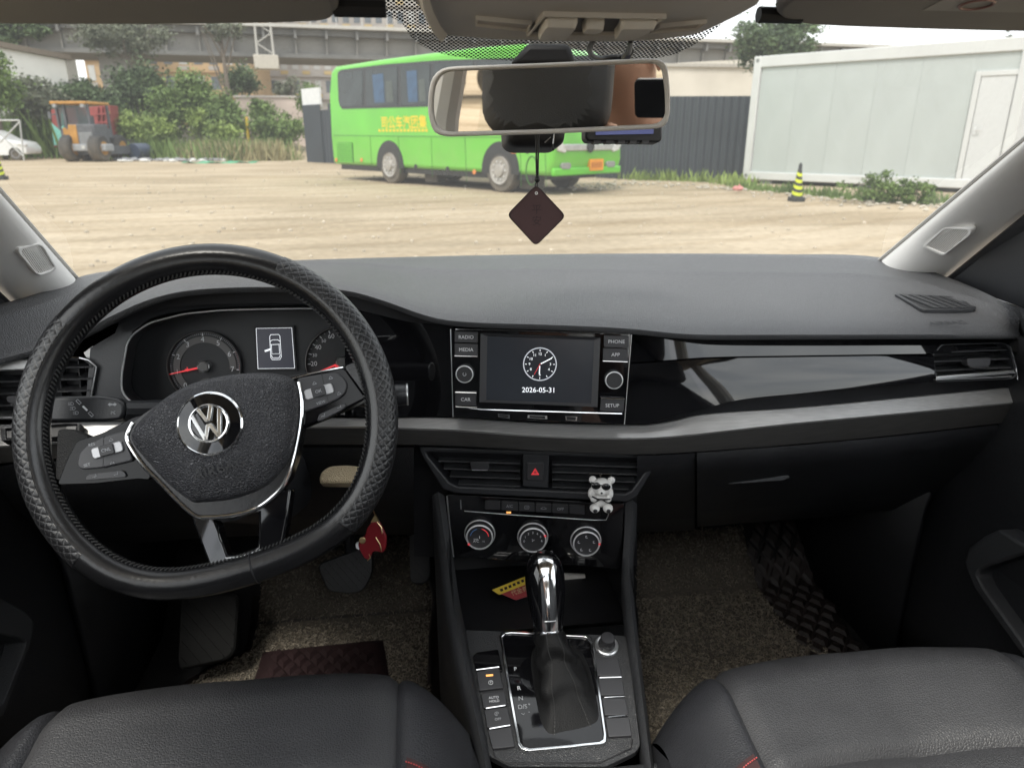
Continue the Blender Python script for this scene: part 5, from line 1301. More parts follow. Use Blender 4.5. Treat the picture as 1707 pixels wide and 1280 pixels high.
vr, fvr = visor('dark folded sun visor with a warning label above the passenger side', [(1290, 10), (1300, 24), (1340, 35), (1420, 39), (1560, 43.5), (1707, 47), (1860, 51)], 1.3, [(1300, 26)])
a, b = fvr.px(1640, 4); lb = fbox('warning_label', fvr, a-.045, a+.07, b-.007, b+.05, .004, .0046, G('label_grey', (.36, .35, .34), .5), vr)
MB().tube([fvr.at(a-.012+.012*cos(t*.3), b+.008+.010*sin(t*.3), .0048) for t in range(21)], .0012, 6, True).build('warning_ring', G('label_red', (.26, .15, .14), .5), lb)

# overhead console
FO = Fr(PY(950, 70, .625), (1, 0, 0), (0, -.993, .12))
oc = thing('overhead_console', 'grey overhead console with reading lamps and sunroof switches above the mirror', 'overhead console', FO.at(0, .06, .02))
bl = [(686, -40), (690, 0), (704, 18), (722, 42), (738, 58), (800, 64), (860, 67), (950, 69), (1020, 69.5), (1090, 67), (1150, 60), (1180, 50), (1230, 26), (1262, 8), (1290, -40)]
Pf = FO.pts(bl); back = [(Pf[-1][0]+.01, .30), (Pf[0][0]-.01, .30)]
n_ = len(Pf)
mb = MB(); up_ = [(a*1.10, b-.018) for a, b in Pf]
lowr = [FO.at(a, b, 0) for a, b in Pf + back]; midr = [FO.at(a*1.02, b-.004, -.006) for a, b in Pf] + [FO.at(a, b, -.006) for a, b in back]; upr = [FO.at(a, b, -.045) for a, b in up_] + [FO.at(a, b, -.045) for a, b in back]
m_ = len(lowr)
mb.add(lowr + midr + upr, [list(range(m_))] + [[i, (i+1) % m_, m_+(i+1) % m_, m_+i] for i in range(m_)] + [[m_+i, m_+(i+1) % m_, 2*m_+(i+1) % m_, 2*m_+i] for i in range(m_)])
shell = mb.build('console_shell', grey_m, oc, smooth=40)
def ofr(name, L, d0, d1, m, parent, rd_=.003, **k): return prism(name, FO, roundpoly(FO.pts(L), rd_), d0, d1, m, parent, **k)
# raised spine at the left
rows = []
for x, y in ((736, 58), (724, 44), (712, 20), (706, 0), (702, -30)):
    rows.append([FO.at(*FO.px(x-8, y), 0), FO.at(*FO.px(x, y), .006), FO.at(*FO.px(x+10, y), .0)])
grid('spine', rows, grey_m, oc, smooth=70)
for L in ([(796, 27), (884, 35), (878, 47), (795, 38)], [(1102, 40), (1176, 33), (1160, 45), (1086, 50)]):
    P = FO.pts(L); lf = ringp('lamp_frame', FO, ext(P, 1.06), P, -.004, .003, grey_m, oc, bevel=.001); prism('lamp_lens', FO, P, -.004, .0008, G('lamp_lens', (.55, .52, .48), .25, coat=.5), lf)
pn = FO.pts([(908, 20), (1108, 24), (1090, 33), (1062, 52), (880, 54), (892, 40)]); ringp('switch_surround', FO, ext(pn, 1.03), inset(pn, .98), -.004, .0035, grey_m, oc, bevel=.001); prism('switch_floor', FO, inset(pn, .98), -.004, .0004, G('overhead_dark', (.10, .095, .09), .6), oc)
for L in ([(910, 24), (965, 26), (945, 50), (896, 52), (900, 40)], [(1035, 28), (1098, 28), (1062, 48), (1022, 51), (1030, 40)], [(978, 28), (1010, 29), (1000, 38), (968, 38)]):
    MB().dome(FO, roundpoly(FO.pts(L), .004), 0, [(1, .004), (.9, .008), (.5, .009)]).build('roof_switch', greyd_m, oc)

# ------------------------------------------------------------------ rear-view mirror
MR = PY(1082, 150, .695)
nrm = (CAM - MR).normalized()
rgt = V((0, 0, 1)).cross(nrm).normalized()
upm = nrm.cross(rgt)
fm = Fr(MR, rgt, upm)
if fm.n.dot(nrm) < 0: fm = Fr(MR, -rgt, upm)
O = fm.pts([(714, 190), (716, 150), (722, 128), (738, 114), (760, 111), (900, 106), (1080, 98), (1100, 99), (1112, 110), (1117, 150), (1117, 190), (1110, 210), (1095, 215), (900, 224), (745, 228), (724, 222)])
O = roundpoly(O, .01, 2)
I = fm.pts([(723, 190), (724, 155), (729, 135), (742, 121), (762, 119), (900, 114), (1082, 106), (1095, 108), (1103, 117), (1108, 150), (1109, 190), (1103, 202), (1092, 207), (900, 216), (748, 220), (730, 213)])
I = roundpoly(I, .01, 2)
rm = thing('rear_view_mirror', 'grey framed rear-view mirror with a black mount on the windscreen', 'mirror', fm.at(-.08, -.03))
ringp('mirror_frame', fm, O, I, -.018, .0045, grey_m, rm, bevel=.003, seg=3, smooth=60)
MB().dome(fm, O, -.010, [(1.0, -.018), (.9, -.030), (.6, -.04), (.3, -.043)]).build('mirror_back', grey_m, rm, smooth=60)
prism('mirror_glass', fm, I, -.002, .0012, mirror_m, rm, smooth=0)
mc = fm.at(*fm.px(905, 165))
# black mount tapering up to the glass and the sensor cover that hangs below
mt = MB(); g1 = [ws_px(x, y) for x, y in ((878, 74), (950, 76))]
A = [PY(x, y, .80) for x, y in ((880, 72), (950, 73), (962, 110), (846, 108))]; B = [PY(x, y, .86) for x, y in ((885, 84), (945, 84), (952, 116), (860, 116))]
mt.add(A + B, [[0, 1, 2, 3], [4, 7, 6, 5], [0, 4, 5, 1], [1, 5, 6, 2], [2, 6, 7, 3], [3, 7, 4, 0]]); mt.build('mirror_mount', matte_m, rm, bevel=.006, seg=3)
fs2 = Fr(PY(895, 180, .80), (1, 0, 0), (0, .15, 1)); MB().dome(fs2, roundpoly(fs2.pts([(846, 105), (962, 108), (950, 180), (943, 236), (930, 245), (858, 245), (845, 236), (842, 180)]), .008), -.05, [(1, -.012), (.94, -.002), (.7, .002)]).build('sensor_cover', matte_m, rm, smooth=60)
MB().tube([mc - fm.n*.02, PY(900, 140, .79)], .012, 10).build('ball_joint', matte_m, rm)

# dash camera and its cable
fd = Fr(PY(1038, 222, .845), (1, 0, 0), (0, .15, 1))
dc = thing('dash_camera', 'small black dash camera with a blue screen below the mirror', 'camera', fd.at(0, -.01))
prism('camera_body', fd, roundpoly(fd.pts([(975, 165), (1103, 165), (1103, 233), (1098, 238), (980, 236), (975, 230)]), .003), -.02, .002, matte_m, dc, bevel=.002)
prism('camera_screen', fd, fd.pts([(992, 172), (1090, 172), (1088, 224), (992, 226)]), .002, .003, G('camera_screen', (.06, .07, .16), .25, emit=.22), dc)
prism('camera_bracket', fd, fd.pts([(1020, 120), (1060, 120), (1064, 165), (1016, 165)]), -.03, -.004, matte_m, dc, bevel=.004)
for k in range(5): a, b = fd.px(995+20*k, 237); fbox('camera_button', fd, a-.004, a+.004, b-.0015, b+.001, -.01, .003, btnd_m, dc)
cb_ = thing('camera_cable', 'thin black cable looping from the overhead console behind the mirror', 'cable', PY(1010, 90, .78))
pts = [PY(x, y, Y) for x, y, Y in ((990, 66, .66), (983, 80, .70), (986, 92, .745), (1000, 98, .78), (1015, 96, .79), (1035, 95, .79), (1046, 93, .77), (1050, 80, .70), (1051, 68, .66))]
MB().tube(smoothline(pts, 6), .0024, 8).build('cable_run', cable_m, cb_)
MB().tube([PY(1043, 97, .78), PY(1050, 86, .745)], [.005, .004], 10).build('cable_plug', cable_m, cb_)

# pendant
Yp = .742
fpn = Fr(PY(893.5, 359, Yp), V((1, -.10, 0)), (0, 0, 1))
pd = thing('hanging_pendant', 'dark red diamond leather pendant hanging on a cord from the mirror', 'pendant', fpn.at(0, -.03))
P = roundpoly(fpn.pts([(894, 308), (943, 360), (893, 410), (845, 358)]), .006, 4)
tg = prism('leather_tag', fpn, P, -.002, .0015, pend_m, pd, bevel=.0008)
ringp('tag_piping', fpn, ext(P, 1.01), inset(P, .955), .0012, .0020, G('pendant_edge', (.035, .016, .016), .5), tg)
lathe('tag_eyelet', fpn, *fpn.px(894, 322), [(.0016, .001), (.0016, .0024), (.0008, .0024), (.0006, .0012)], satin_m, tg, n=16)
emb = G('pendant_emboss', (.040, .020, .021), .6)
text(fpn, '平', *fpn.px(894.5, 350), .0105, emb, tg, d=.0016, name='embossed_lettering'); text(fpn, '安', *fpn.px(894.5, 369), .0105, emb, tg, d=.0016, name='embossed_lettering')
for dx in (-1.6, 1.6): tube('cord', [PY(896+dx*1.2, 222, Yp), PY(895.5+dx, 265, Yp), PY(895.5+dx*.5, 298, Yp)], .0009, cable_m, pd, n=6)
MB().ball(PY(895.5, 299, Yp), V((.003, .003, .0035)), 10, 8).build('cord_knot', cable_m, pd)
for dx in (-2, 2): tube('cord_loop', [PY(895.5, 300, Yp), PY(894+dx, 308, Yp), fpn.at(*fpn.px(894, 321), .001)], .0007, cable_m, pd, n=6)
tube('tassel_wire', [PY(924, 222, Yp), PY(922, 240, Yp)], .0006, satin_m, pd, n=6); tube('tassel_wire', [PY(918, 229, Yp), PY(908, 238, Yp)], .0006, satin_m, pd, n=6)
MB().ball(PY(922, 249, Yp), .0016, 8, 6).tube([PY(922, 240, Yp), PY(922, 249, Yp)], .0006, 6).build('tassel_tip', cable_m, pd)

# ------------------------------------------------------------------ the photographer, seen only in the mirror
skin_m = G('skin', (.46, .27, .19), .5, var=.08, vs=20)
hair_m = G('black_hair', (.012, .010, .009), .5, bump=.5, bs=500)
shirt_m = G('white_shirt', (.62, .62, .61), .8, bump=.2, bs=300)
pants_m = G('dark_trousers', (.03, .03, .035), .8)
def skinned(name, J, E_, R_, mat, parent, root=0, sub=2):
    me = bpy.data.meshes.new(name); c = V(J[root]); pl = wloc(parent) if parent else V((0, 0, 0))
    me.from_pydata([tuple(V(j) - c) for j in J], E_, []); me.update()
    o = bpy.data.objects.new(name, me); COL.objects.link(o)
    if parent: o.parent = parent
    o.location = c - pl
    md = o.modifiers.new('skin', 'SKIN'); md.use_smooth_shade = True
    for i, r in enumerate(R_):
        v = me.skin_vertices[0].data[i]; v.radius = (r, r) if not isinstance(r, tuple) else r; v.use_root = i == root
    s_ = o.modifiers.new('sub', 'SUBSURF'); s_.levels = sub; s_.render_levels = sub
    me.materials.append(mat); return o
pe = thing('person', 'person in a white shirt holding up a phone, reflected in the mirror', 'person', (-.30, -.78, .27))
J = [(-.22, -.80, .66), (-.24, -.66, .86), (-.27, -.52, 1.02), (-.29, -.42, 1.08), (-.30, -.36, 1.16), (-.30, -.31, 1.27), (-.30, -.30, 1.34),
     (-.46, -.46, 1.04), (-.44, -.28, .88), (-.26, -.13, 1.02), (-.22, -.05, 1.09),
     (-.11, -.46, 1.04), (.02, -.34, .90), (.03, -.12, 1.03), (.0, -.045, 1.09),
     (-.22, -.78, .62), (-.27, -.40, .60), (-.26, -.36, .33), (-.04, -.78, .62), (-.02, -.40, .60), (-.02, -.36, .33)]
E_ = [(0, 1), (1, 2), (2, 3), (3, 4), (4, 5), (5, 6), (3, 7), (7, 8), (8, 9), (9, 10), (3, 11), (11, 12), (12, 13), (13, 14), (0, 15), (15, 16), (16, 17), (0, 18), (18, 19), (19, 20)]
R_ = [.15, .14, .155, .10, .062, .084, .07, .07, .048, .036, .028, .07, .048, .036, .028, .09, .07, .045, .09, .07, .045]
skinned('body', J, E_, R_, skin_m, pe)
skinned('shirt', [J[i] for i in (0, 1, 2, 3, 7, 8, 11, 12)], [(0, 1), (1, 2), (2, 3), (3, 4), (4, 5), (3, 6), (6, 7)], [.16, .152, .167, .112, .083, .062, .083, .062], shirt_m, pe)
skinned('trousers', [J[i] for i in (0, 15, 16, 17, 18, 19, 20)], [(0, 1), (1, 2), (2, 3), (0, 4), (4, 5), (5, 6)], [.158, .1, .08, .056, .1, .08, .056], pants_m, pe)
MB().ball((-.30, -.335, 1.35), (.088, .09, .07), 16, 10).build('hair', hair_m, pe)
MB().ball((-.30, -.22, 1.27), (.012, .016, .014), 8, 6).build('nose', skin_m, pe)
for s in (-1, 1):
    MB().ball((-.30+s*.085, -.31, 1.27), (.008, .02, .03), 8, 6).build('ear', skin_m, pe)
    MB().ball((-.30+s*.03, -.235, 1.295), (.012, .006, .006), 8, 6).build('eye', hair_m, pe)
    hx_ = -.235 if s < 0 else .0
    for k in range(4):
        z = 1.085 + .020*k
        MB().tube([V((hx_, -.045, z)), V((hx_ - s*.012, -.030, z+.004)), V((hx_ - s*.018 , -.020, z+.004)), V((hx_ - s*.030, -.0165, z+.003))], [.009, .0088, .0085, .007], 8).build('finger', skin_m, pe)
    MB().tube([V((hx_, -.05, 1.10)), V((hx_ - s*.02, -.045, 1.125)), V((hx_ - s*.045, -.034, 1.145))], [.011, .010, .008], 8).build('thumb', skin_m, pe)
ph = thing('phone', 'black phone held up in landscape by the photographer, seen in the mirror', 'phone', (-.09, -.012, 1.17))
fph = Fr(CAM + _R*.045 - _U*.022 - _F*.014, _R, _U)
prism('phone_shell', fph, rrect(0, 0, .150, .074, .010, 5), -.004, .004, G('phone_glass', (.022, .024, .03), .22), ph, bevel=.0015)
# ================================================================== OUTSIDE
def groundmat():
    m = bpy.data.materials.new('sandy_dirt'); m.use_nodes = True; N, L = m.node_tree.nodes, m.node_tree.links; b = N['Principled BSDF']; b.inputs['Roughness'].default_value = .95; b.inputs['Specular IOR Level'].default_value = .15
    tc = N.new('ShaderNodeTexCoord')
    def noise(sc, st=None, det=6):
        n = N.new('ShaderNodeTexNoise'); n.inputs['Scale'].default_value = sc; n.inputs['Detail'].default_value = det; src = tc.outputs['Object']
        if st: mp = N.new('ShaderNodeMapping'); mp.inputs['Scale'].default_value = st; mp.inputs['Rotation'].default_value = (0, 0, .25); L.new(src, mp.inputs[0]); src = mp.outputs[0]
        L.new(src, n.inputs['Vector']); return n.outputs['Fac']
    def ramp(f, a, b_, c0, c1):
        r = N.new('ShaderNodeValToRGB'); r.color_ramp.elements[0].position = a; r.color_ramp.elements[1].position = b_; r.color_ramp.elements[0].color = (*c0, 1); r.color_ramp.elements[1].color = (*c1, 1); L.new(f, r.inputs[0]); return r.outputs[0]
    base = ramp(noise(.35), .35, .65, (.37, .31, .225), (.46, .39, .29))
    trk = ramp(noise(1.0, (.10, .55, 1)), .34, .60, (.80, .77, .72), (1.0, 1.0, 1.0))
    rut = ramp(noise(.9, (.22, 1.6, 1), 4), .40, .52, (.86, .84, .80), (1.03, 1.02, 1.0))
    peb = ramp(noise(9, None, 8), .3, .7, (.80, .79, .78), (1.08, 1.08, 1.08))
    def mul(a, c):
        x = N.new('ShaderNodeMix'); x.data_type = 'RGBA'; x.blend_type = 'MULTIPLY'; x.inputs[0].default_value = 1; L.new(a, x.inputs[6]); L.new(c, x.inputs[7]); return x.outputs[2]
    wv = N.new('ShaderNodeTexWave'); wv.inputs['Scale'].default_value = .28; wv.inputs['Distortion'].default_value = 7; wv.inputs['Detail'].default_value = 3; wv.inputs['Detail Scale'].default_value = .6
    mpw = N.new('ShaderNodeMapping'); mpw.inputs['Rotation'].default_value = (0, 0, 1.05); L.new(tc.outputs['Object'], mpw.inputs[0]); L.new(mpw.outputs[0], wv.inputs['Vector'])
    tyr = ramp(wv.outputs['Fac'], .02, .22, (.90, .88, .85), (1.0, 1.0, 1.0)); rut = mul(rut, tyr)
    L.new(mul(mul(mul(base, trk), rut), peb), b.inputs['Base Color'])
    bp = N.new('ShaderNodeBump'); bp.inputs['Strength'].default_value = .5; bp.inputs['Distance'].default_value = .04; L.new(noise(5, None, 8), bp.inputs['Height']); L.new(bp.outputs[0], b.inputs['Normal']); return m
rows = [[V((x, y, 0)) for x in [-600, -200, -60] + list(range(-40, 41, 4)) + [60, 200, 600]] for y in [-400, -60, -12] + list(range(-8, 61, 4)) + [90, 200, 700]]
g = grid('ground', rows, groundmat(), smooth=0); g['kind'] = 'structure'

def leafmat(nm, a, b_):
    m = pm(nm, a, .7, var=.35, vs=1.3, tint=b_); bs = m.node_tree.nodes['Principled BSDF']; bs.inputs['Transmission Weight'].default_value = 0; return m
leaf1 = leafmat('leaf_dark', (.045, .080, .034), (.105, .16, .062)); leaf2 = leafmat('leaf_mid', (.085, .145, .035), (.18, .27, .07)); leaf3 = leafmat('leaf_pale', (.14, .21, .05), (.28, .37, .09)); leaf4 = leafmat('leaf_greygreen', (.10, .115, .075), (.19, .21, .14))
bark = G('bark', (.14, .115, .09), .9, bump=.6, bs=20, var=.3)
def leaves(mb, c, rad, n, size, rnd, flat=1.0):
    """leaf faces in random clumps inside an ellipsoid"""
    k = max(6, n//70); cl = []
    for _ in range(k):
        while True:
            d = V((rnd.uniform(-1, 1), rnd.uniform(-1, 1), rnd.uniform(-1, 1)))
            if .25 < d.length < 1: break
        cl.append((V((d.x*rad[0], d.y*rad[1], d.z*rad[2]))*rnd.uniform(.55, 1.02) + c, rnd.uniform(.10, .30)*min(rad)))
    for i in range(n):
        p0, r = cl[i % k]; p = p0 + V((rnd.gauss(0, r), rnd.gauss(0, r), rnd.gauss(0, r*.75)))
        a = V((rnd.gauss(0, 1), rnd.gauss(0, 1), rnd.gauss(0, .6))).normalized(); b = a.orthogonal().normalized(); b = (b*cos(i) + a.cross(b)*sin(i)); s = size*rnd.uniform(.6, 1.5)
        mb.add([p - a*s, p + b*s*.5, p + a*s, p - b*s*.5], [[0, 1, 2, 3]])
def tree(name, label, base, H, rad, m, n, seed, size=.16, cat='tree', group='trees beyond the yard', trunk_r=.12, crowns=None, cz=None):
    rnd = random.Random(seed); b = V(base); t = thing(name, label, cat, b, group); top = b + V((0, 0, H))
    cen = b + V((0, 0, cz if cz else H - rad[2]*.9))
    mb = MB(); mb.tube([b, b + V((.1, 0, H*.3)), cen + V((0, 0, -rad[2]*.2)), cen + V((.1, .1, rad[2]*.5))], [trunk_r, trunk_r*.8, trunk_r*.5, trunk_r*.15], 8)
    for i in range(6):
        a = rnd.uniform(0, 6.28); st_ = lerp(b + V((0, 0, H*.25)), cen, rnd.uniform(.1, .9)); e = cen + V((cos(a)*rad[0]*.7, sin(a)*rad[1]*.7, rnd.uniform(-.1, .7)*rad[2])); mb.tube([st_, lerp(st_, e, .5) + V((0, 0, .1)), e], [trunk_r*.4, trunk_r*.25, trunk_r*.06], 6)
    mb.build('trunk', bark, t)
    mb = MB(); leaves(mb, cen, rad, n, size, rnd); mb.build('crown', m, t, smooth=0, sides=True); return t
def at(px, py): return PZ(px, py, 0)      # on the ground
def sz(px, Y): return px*Y/1.04/FPX

# ------------------------------------------------------------------ green bus
o = PZ(652, 306, 0); e = PZ(834, 320.5, 0); dr = (e-o).normalized()
FB = Fr(o, dr, (0, 0, 1))
if FB.n.dot(CAM - o) < 0: raise RuntimeError('bus side')
bus = thing('bus', 'bright green coach with yellow lettering parked on the dirt yard', 'bus', FB.at(1.6, 0, -1.15))
busg = G('bus_green', (.115, .48, .03), .34, var=.10, vs=1.1, coat=.35, rv=.1); busd = G('bus_black', (.02, .022, .024), .25, var=.1); tyre = G('tyre', (.03, .03, .031), .85, bump=.4, bs=60); hubm = G('hub_grey', (.38, .36, .33), .5, .3); tin = G('lamp_glass', (.6, .6, .58), .15, .3, coat=.5)
def dusty(m, z0, z1, col, amt):
    """road dust thickest near the sills, broken up by noise"""
    N, L = m.node_tree.nodes, m.node_tree.links; b = N['Principled BSDF']; src = b.inputs['Base Color'].links[0].from_socket
    tc = N.new('ShaderNodeTexCoord'); sp = N.new('ShaderNodeSeparateXYZ'); L.new(tc.outputs['Object'], sp.inputs[0])
    mr = N.new('ShaderNodeMapRange'); mr.inputs['From Min'].default_value = z1; mr.inputs['From Max'].default_value = z0; L.new(sp.outputs['Z'], mr.inputs['Value'])
    nz = N.new('ShaderNodeTexNoise'); nz.inputs['Scale'].default_value = 3.5; nz.inputs['Detail'].default_value = 8; L.new(tc.outputs['Object'], nz.inputs['Vector'])
    m1 = N.new('ShaderNodeMath'); m1.operation = 'MULTIPLY'; L.new(mr.outputs[0], m1.inputs[0]); L.new(nz.outputs['Fac'], m1.inputs[1])
    m2 = N.new('ShaderNodeMath'); m2.operation = 'MULTIPLY'; m2.inputs[1].default_value = amt; m2.use_clamp = True; L.new(m1.outputs[0], m2.inputs[0])
    x = N.new('ShaderNodeMix'); x.data_type = 'RGBA'; x.inputs[7].default_value = (*col, 1); L.new(m2.outputs[0], x.inputs[0]); L.new(src, x.inputs[6]); L.new(x.outputs[2], b.inputs['Base Color'])
dusty(busg, -1.35, -.2, (.36, .30, .20), .35); dusty(tyre, -.6, .6, (.30, .25, .18), .8)
SR, SF, HB = -2.92, 5.55, 3.03; WB = 2.35; ZB = .42
prof_side = [(SR+.02, ZB), (SR-.02, 1.2), (SR+.06, 2.3), (SR+.25, 2.9), (SR+.5, 3.02), (0, 3.05), (3.5, 3.05), (5.0, 3.0), (5.4, 2.8), (5.7, 1.9), (5.85, 1.15), (5.88, .7), (5.78, .40)]
bd = prism('bus_body', FB, prof_side, -WB, 0, busg, bus, bevel=.10, seg=4, smooth=50)
def bpoly(nm, L, d0, d1, m, parent=bus, **k): return prism(nm, FB, L, d0, d1, m, parent, **k)
band = FB.pts([(563, 122), (568, 117), (640, 108), (730, 101), (860, 97), (1000, 92), (1000, 170), (860, 172), (716, 178), (570, 182), (565, 172)])
wbn = bpoly('window_band', roundpoly(band, .08), -.03, .012, busd)
wx = [(567, 606), (611, 664), (669, 718), (724, 790), (797, 880)]
for i, (x0, x1) in enumerate(wx):
    ty = lambda x: interp([(560, 124), (640, 112), (730, 105.5), (880, 100)], x); by = lambda x: interp([(560, 178), (720, 175), (880, 169)], x)
    P = FB.pts([(x0, ty(x0)), (x1, ty(x1)), (x1, by(x1)), (x0, by(x0))])
    w_ = bpoly('bus_window', inset(P, .98), .012, .022, G('pane%d' % i, (.022, .03, .032), .05, var=.5, vs=1.5, spec=.45), wbn)
    if i in (1, 2):
        a0, a1 = P[0][0], P[1][0]; bl_, bh = P[3][1]+.06, P[0][1]-.14; L_ = a1-a0
        cu_ = bpoly('blue_curtain', [(a0+L_*.22, bl_), (a0+L_*.55, bl_), (a0+L_*.55, bh), (a0+L_*.2, bh)], .0222, .028, G('curtain%d' % i, (.03, .075, .15), .3, var=.25, vs=8), w_)
        bpoly('seat_back', [(a0+L_*.60, bl_), (a0+L_*.82, bl_), (a0+L_*.80, bl_+.5), (a0+L_*.62, bl_+.5)], .0222, .026, G('busseat%d' % i, (.07, .085, .08), .5), w_)
text(FB, '司公车汽团集', *FB.px(672, 206), .33, G('bus_yellow', (.75, .55, .03), .5), bus, d=.006, name='bus_lettering', bold=.006)
m2 = MB()
for k in range(14): a, b = FB.px(633 + 6*k, 218 - .02*k); m2.box(FB, a-.05, a+.05, b-.03, b+.03, .003, .006)
m2.build('small_lettering_line', MATS['bus_yellow'], bus)
for (x, yb, rr_) in ((652, 306, .47), (834, 320.5, .47)):
    a = FB.px(x, yb)[0]; cz = .47
    arch = [(a + .62*cos(t), cz + .62*sin(t)) for t in [pi*i/16 for i in range(17)]]; arch = [(a+.62, ZB-.02)] + arch + [(a-.62, ZB-.02)]
    bpoly('wheel_arch', arch, -.02, .006, busd)
    fw2 = Fr(FB.at(a, cz, -.02), FB.r, FB.u)
    for dep in (0, -2.0):
        wv = lathe('wheel', fw2, 0, 0, [(.30, dep-.28), (.44, dep-.28), (.48, dep-.22), (.48, dep-.04), (.45, dep+.02), (.30, dep+.03)], tyre, bus, n=32)
        if dep == 0:
            lathe('wheel_rim', fw2, 0, 0, [(.31, dep+.02), (.30, dep+.06), (.27, dep+.045), (.15, dep+.04), (.13, dep+.09), (.02, dep+.10)], hubm, wv, n=28)
            m2 = MB()
            for k in range(10): m2.lathe(fw2, .20*cos(k*.628), .20*sin(k*.628), [(.022, dep+.04), (.022, dep+.07), (.002, dep+.07)], 8)
            m2.build('wheel_nuts', satin_m, wv)
P = FB.pts([(562, 238), (588, 238), (590, 271), (563, 270)]); gr = bpoly('engine_grille', P, 0, .012, G('grille_green', (.05, .14, .035), .6), bus)
for k in range(9): y_ = P[3][1] + (P[0][1]-P[3][1])*(k+.5)/9; fbox('grille_slat', FB, P[3][0]+.03, P[2][0]-.03, y_-.02, y_+.015, .012, .02, busg, gr)
seam = G('bus_seam', (.03, .12, .015), .6)
for L in ([(556, 226), (900, 230)], [(617, 228), (620, 282)], [(664, 228), (668, 290)], [(719, 229), (721, 296)], [(775, 229), (778, 304)], [(867, 232), (869, 312)], [(908, 233), (911, 312)]):
    tube('panel_seam', [FB.at(*FB.px(*p), .003) for p in L], .007, seam, bus, n=4)
for x, y in ((561, 267), (603, 267), (791, 287)): a, b = FB.px(x, y); lathe('side_marker', FB, a, b, [(.055, 0), (.05, .02), (.01, .025)], G('marker_orange', (.65, .22, .06), .4), bus, n=12)
for x, y in ((693, 278), (746, 282), (879, 252)): a, b = FB.px(x, y); lathe('locker_lock', FB, a, b, [(.06, 0), (.055, .012), (.01, .012)], busd, bus, n=14)
a, b = FB.px(857, 251); fbox('side_indicator', FB, a-.07, a+.07, b-.06, b+.06, 0, .02, MATS['marker_orange'], bus)
a, b = FB.px(887, 285); MB().tube([FB.at(a+.18*cos(t*.4), b+.30*sin(t*.4), .006) for t in range(16)], .012, 5, True).build('door_emblem', seam, bus)
# front face
FF = Fr(FB.at(5.89, 0, 0), -FB.n, (0, 0, 1))
if FF.n.dot(dr) < 0: FF = Fr(FF.o, -FF.r, FF.u)
def fpoly(nm, L, d0, d1, m, parent=bus, **k): return prism(nm, FF, L, d0, d1, m, parent, **k)
A = lambda v: v*WB
wsb = MB(); 
vsx = [FB.at(s_, z_, -w_*WB) for w_, s_, z_ in ((.05, 5.76, 1.55), (.95, 5.76, 1.55), (.95, 5.42, 2.82), (.05, 5.42, 2.82))]; vsx2 = [p + dr*.05 for p in vsx]
wsb.add(vsx + vsx2, [[0, 1, 2, 3], [4, 5, 6, 7], [0, 1, 5, 4], [1, 2, 6, 5], [2, 3, 7, 6], [3, 0, 4, 7]]).build('bus_windscreen', G('bus_windscreen', (.10, .12, .125), .08, coat=.8), bus, bevel=.03)
hl_ = [(920, 252), (932, 256), (950, 265), (962, 277), (958, 279), (938, 275), (926, 265)]
for sgn in (0, 1):
    L = [(.02, 1.28), (.10, 1.22), (.28, 1.08), (.42, .90), (.36, .86), (.16, .90), (.05, 1.08)] if not sgn else [(WB-.02, 1.28), (WB-.10, 1.22), (WB-.28, 1.08), (WB-.42, .90), (WB-.36, .86), (WB-.16, .90), (WB-.05, 1.08)]
    hl = fpoly('headlight', L, -.06, .03, tin, bevel=.02)
    fpoly('fog_lamp', rrect(.42 if not sgn else WB-.42, .60, .30, .13, .05), -.05, .02, G('fog%d' % sgn, (.25, .26, .24), .2), bus, bevel=.01)
fpoly('grille_bar', [(.40, .90), (WB-.40, .90), (WB-.30, 1.04), (.30, 1.04)], -.06, .025, G('bus_silver', (.5, .5, .49), .35, .7), bus, bevel=.02)
lathe('bus_badge', FF, WB/2, .98, [(.12, .02), (.12, .04), (.09, .05), (.085, .035), (.01, .035)], busd, bus, n=24)
npl = fpoly('number_plate', rrect(WB*.60, .60, .46, .24, .02), -.05, .03, G('plate_orange', (.75, .30, .03), .5), bus)
m2 = MB()
for k in range(5): m2.box(FF, WB*.60-.18+.075*k, WB*.60-.13+.075*k, .54, .66, .03, .034)
m2.build('plate_marks', G('plate_dark', (.4, .14, .02), .6), npl)
fbox('bumper', FF, .05, WB-.05, .40, .56, -.1, .012, busg, bus, bevel=.03)
fbox('bus_underbody', FB, SR+.3, 5.2, .28, .60, -WB+.1, -.10, busd, bus)
for s0, s1 in ((-.2+1.3, 2.4), (4.6, 5.2)): fbox('mud_flap', FB, s0, s0+.5, .08, .42, -.6, -.3, tyre, bus)

# ------------------------------------------------------------------ white site container
o = PZ(1237, 305, 0); e = PZ(1597, 322, 0); dc_ = (e-o).normalized(); FC = Fr(o, dc_, (0, 0, 1))
ct = thing('site_container', 'white site office container with a door, beside the dark fence', 'container', FC.at(3, 0, -1.2))
cw = G('container_white', (.56, .57, .565), .5, var=.04, vs=1.5); cp_ = G('container_panel', (.42, .455, .445), .45, var=.045, vs=1.2, bump=.2, bs=2.5, stretch=(1, 1, .5), rv=.08); cdr = G('container_door', (.56, .57, .57), .45, var=.03); cgr = G('container_shadow', (.20, .21, .21), .6)
CL, CH, CW = 6.05, 3.12, 2.4
fbox('container_body', FC, .05, CL-.05, .16, CH-.05, -CW, -.06, cw, ct)
fbox('top_rail', FC, 0, CL, CH-.27, CH, -CW-.02, .02, cw, ct, bevel=.02); fbox('bottom_rail', FC, 0, CL, .10, .30, -CW-.02, .02, cw, ct, bevel=.02)
for a in (0, CL-.2): fbox('corner_post', FC, a, a+.20, .10, CH, -.2, .026, cw, ct, bevel=.02)
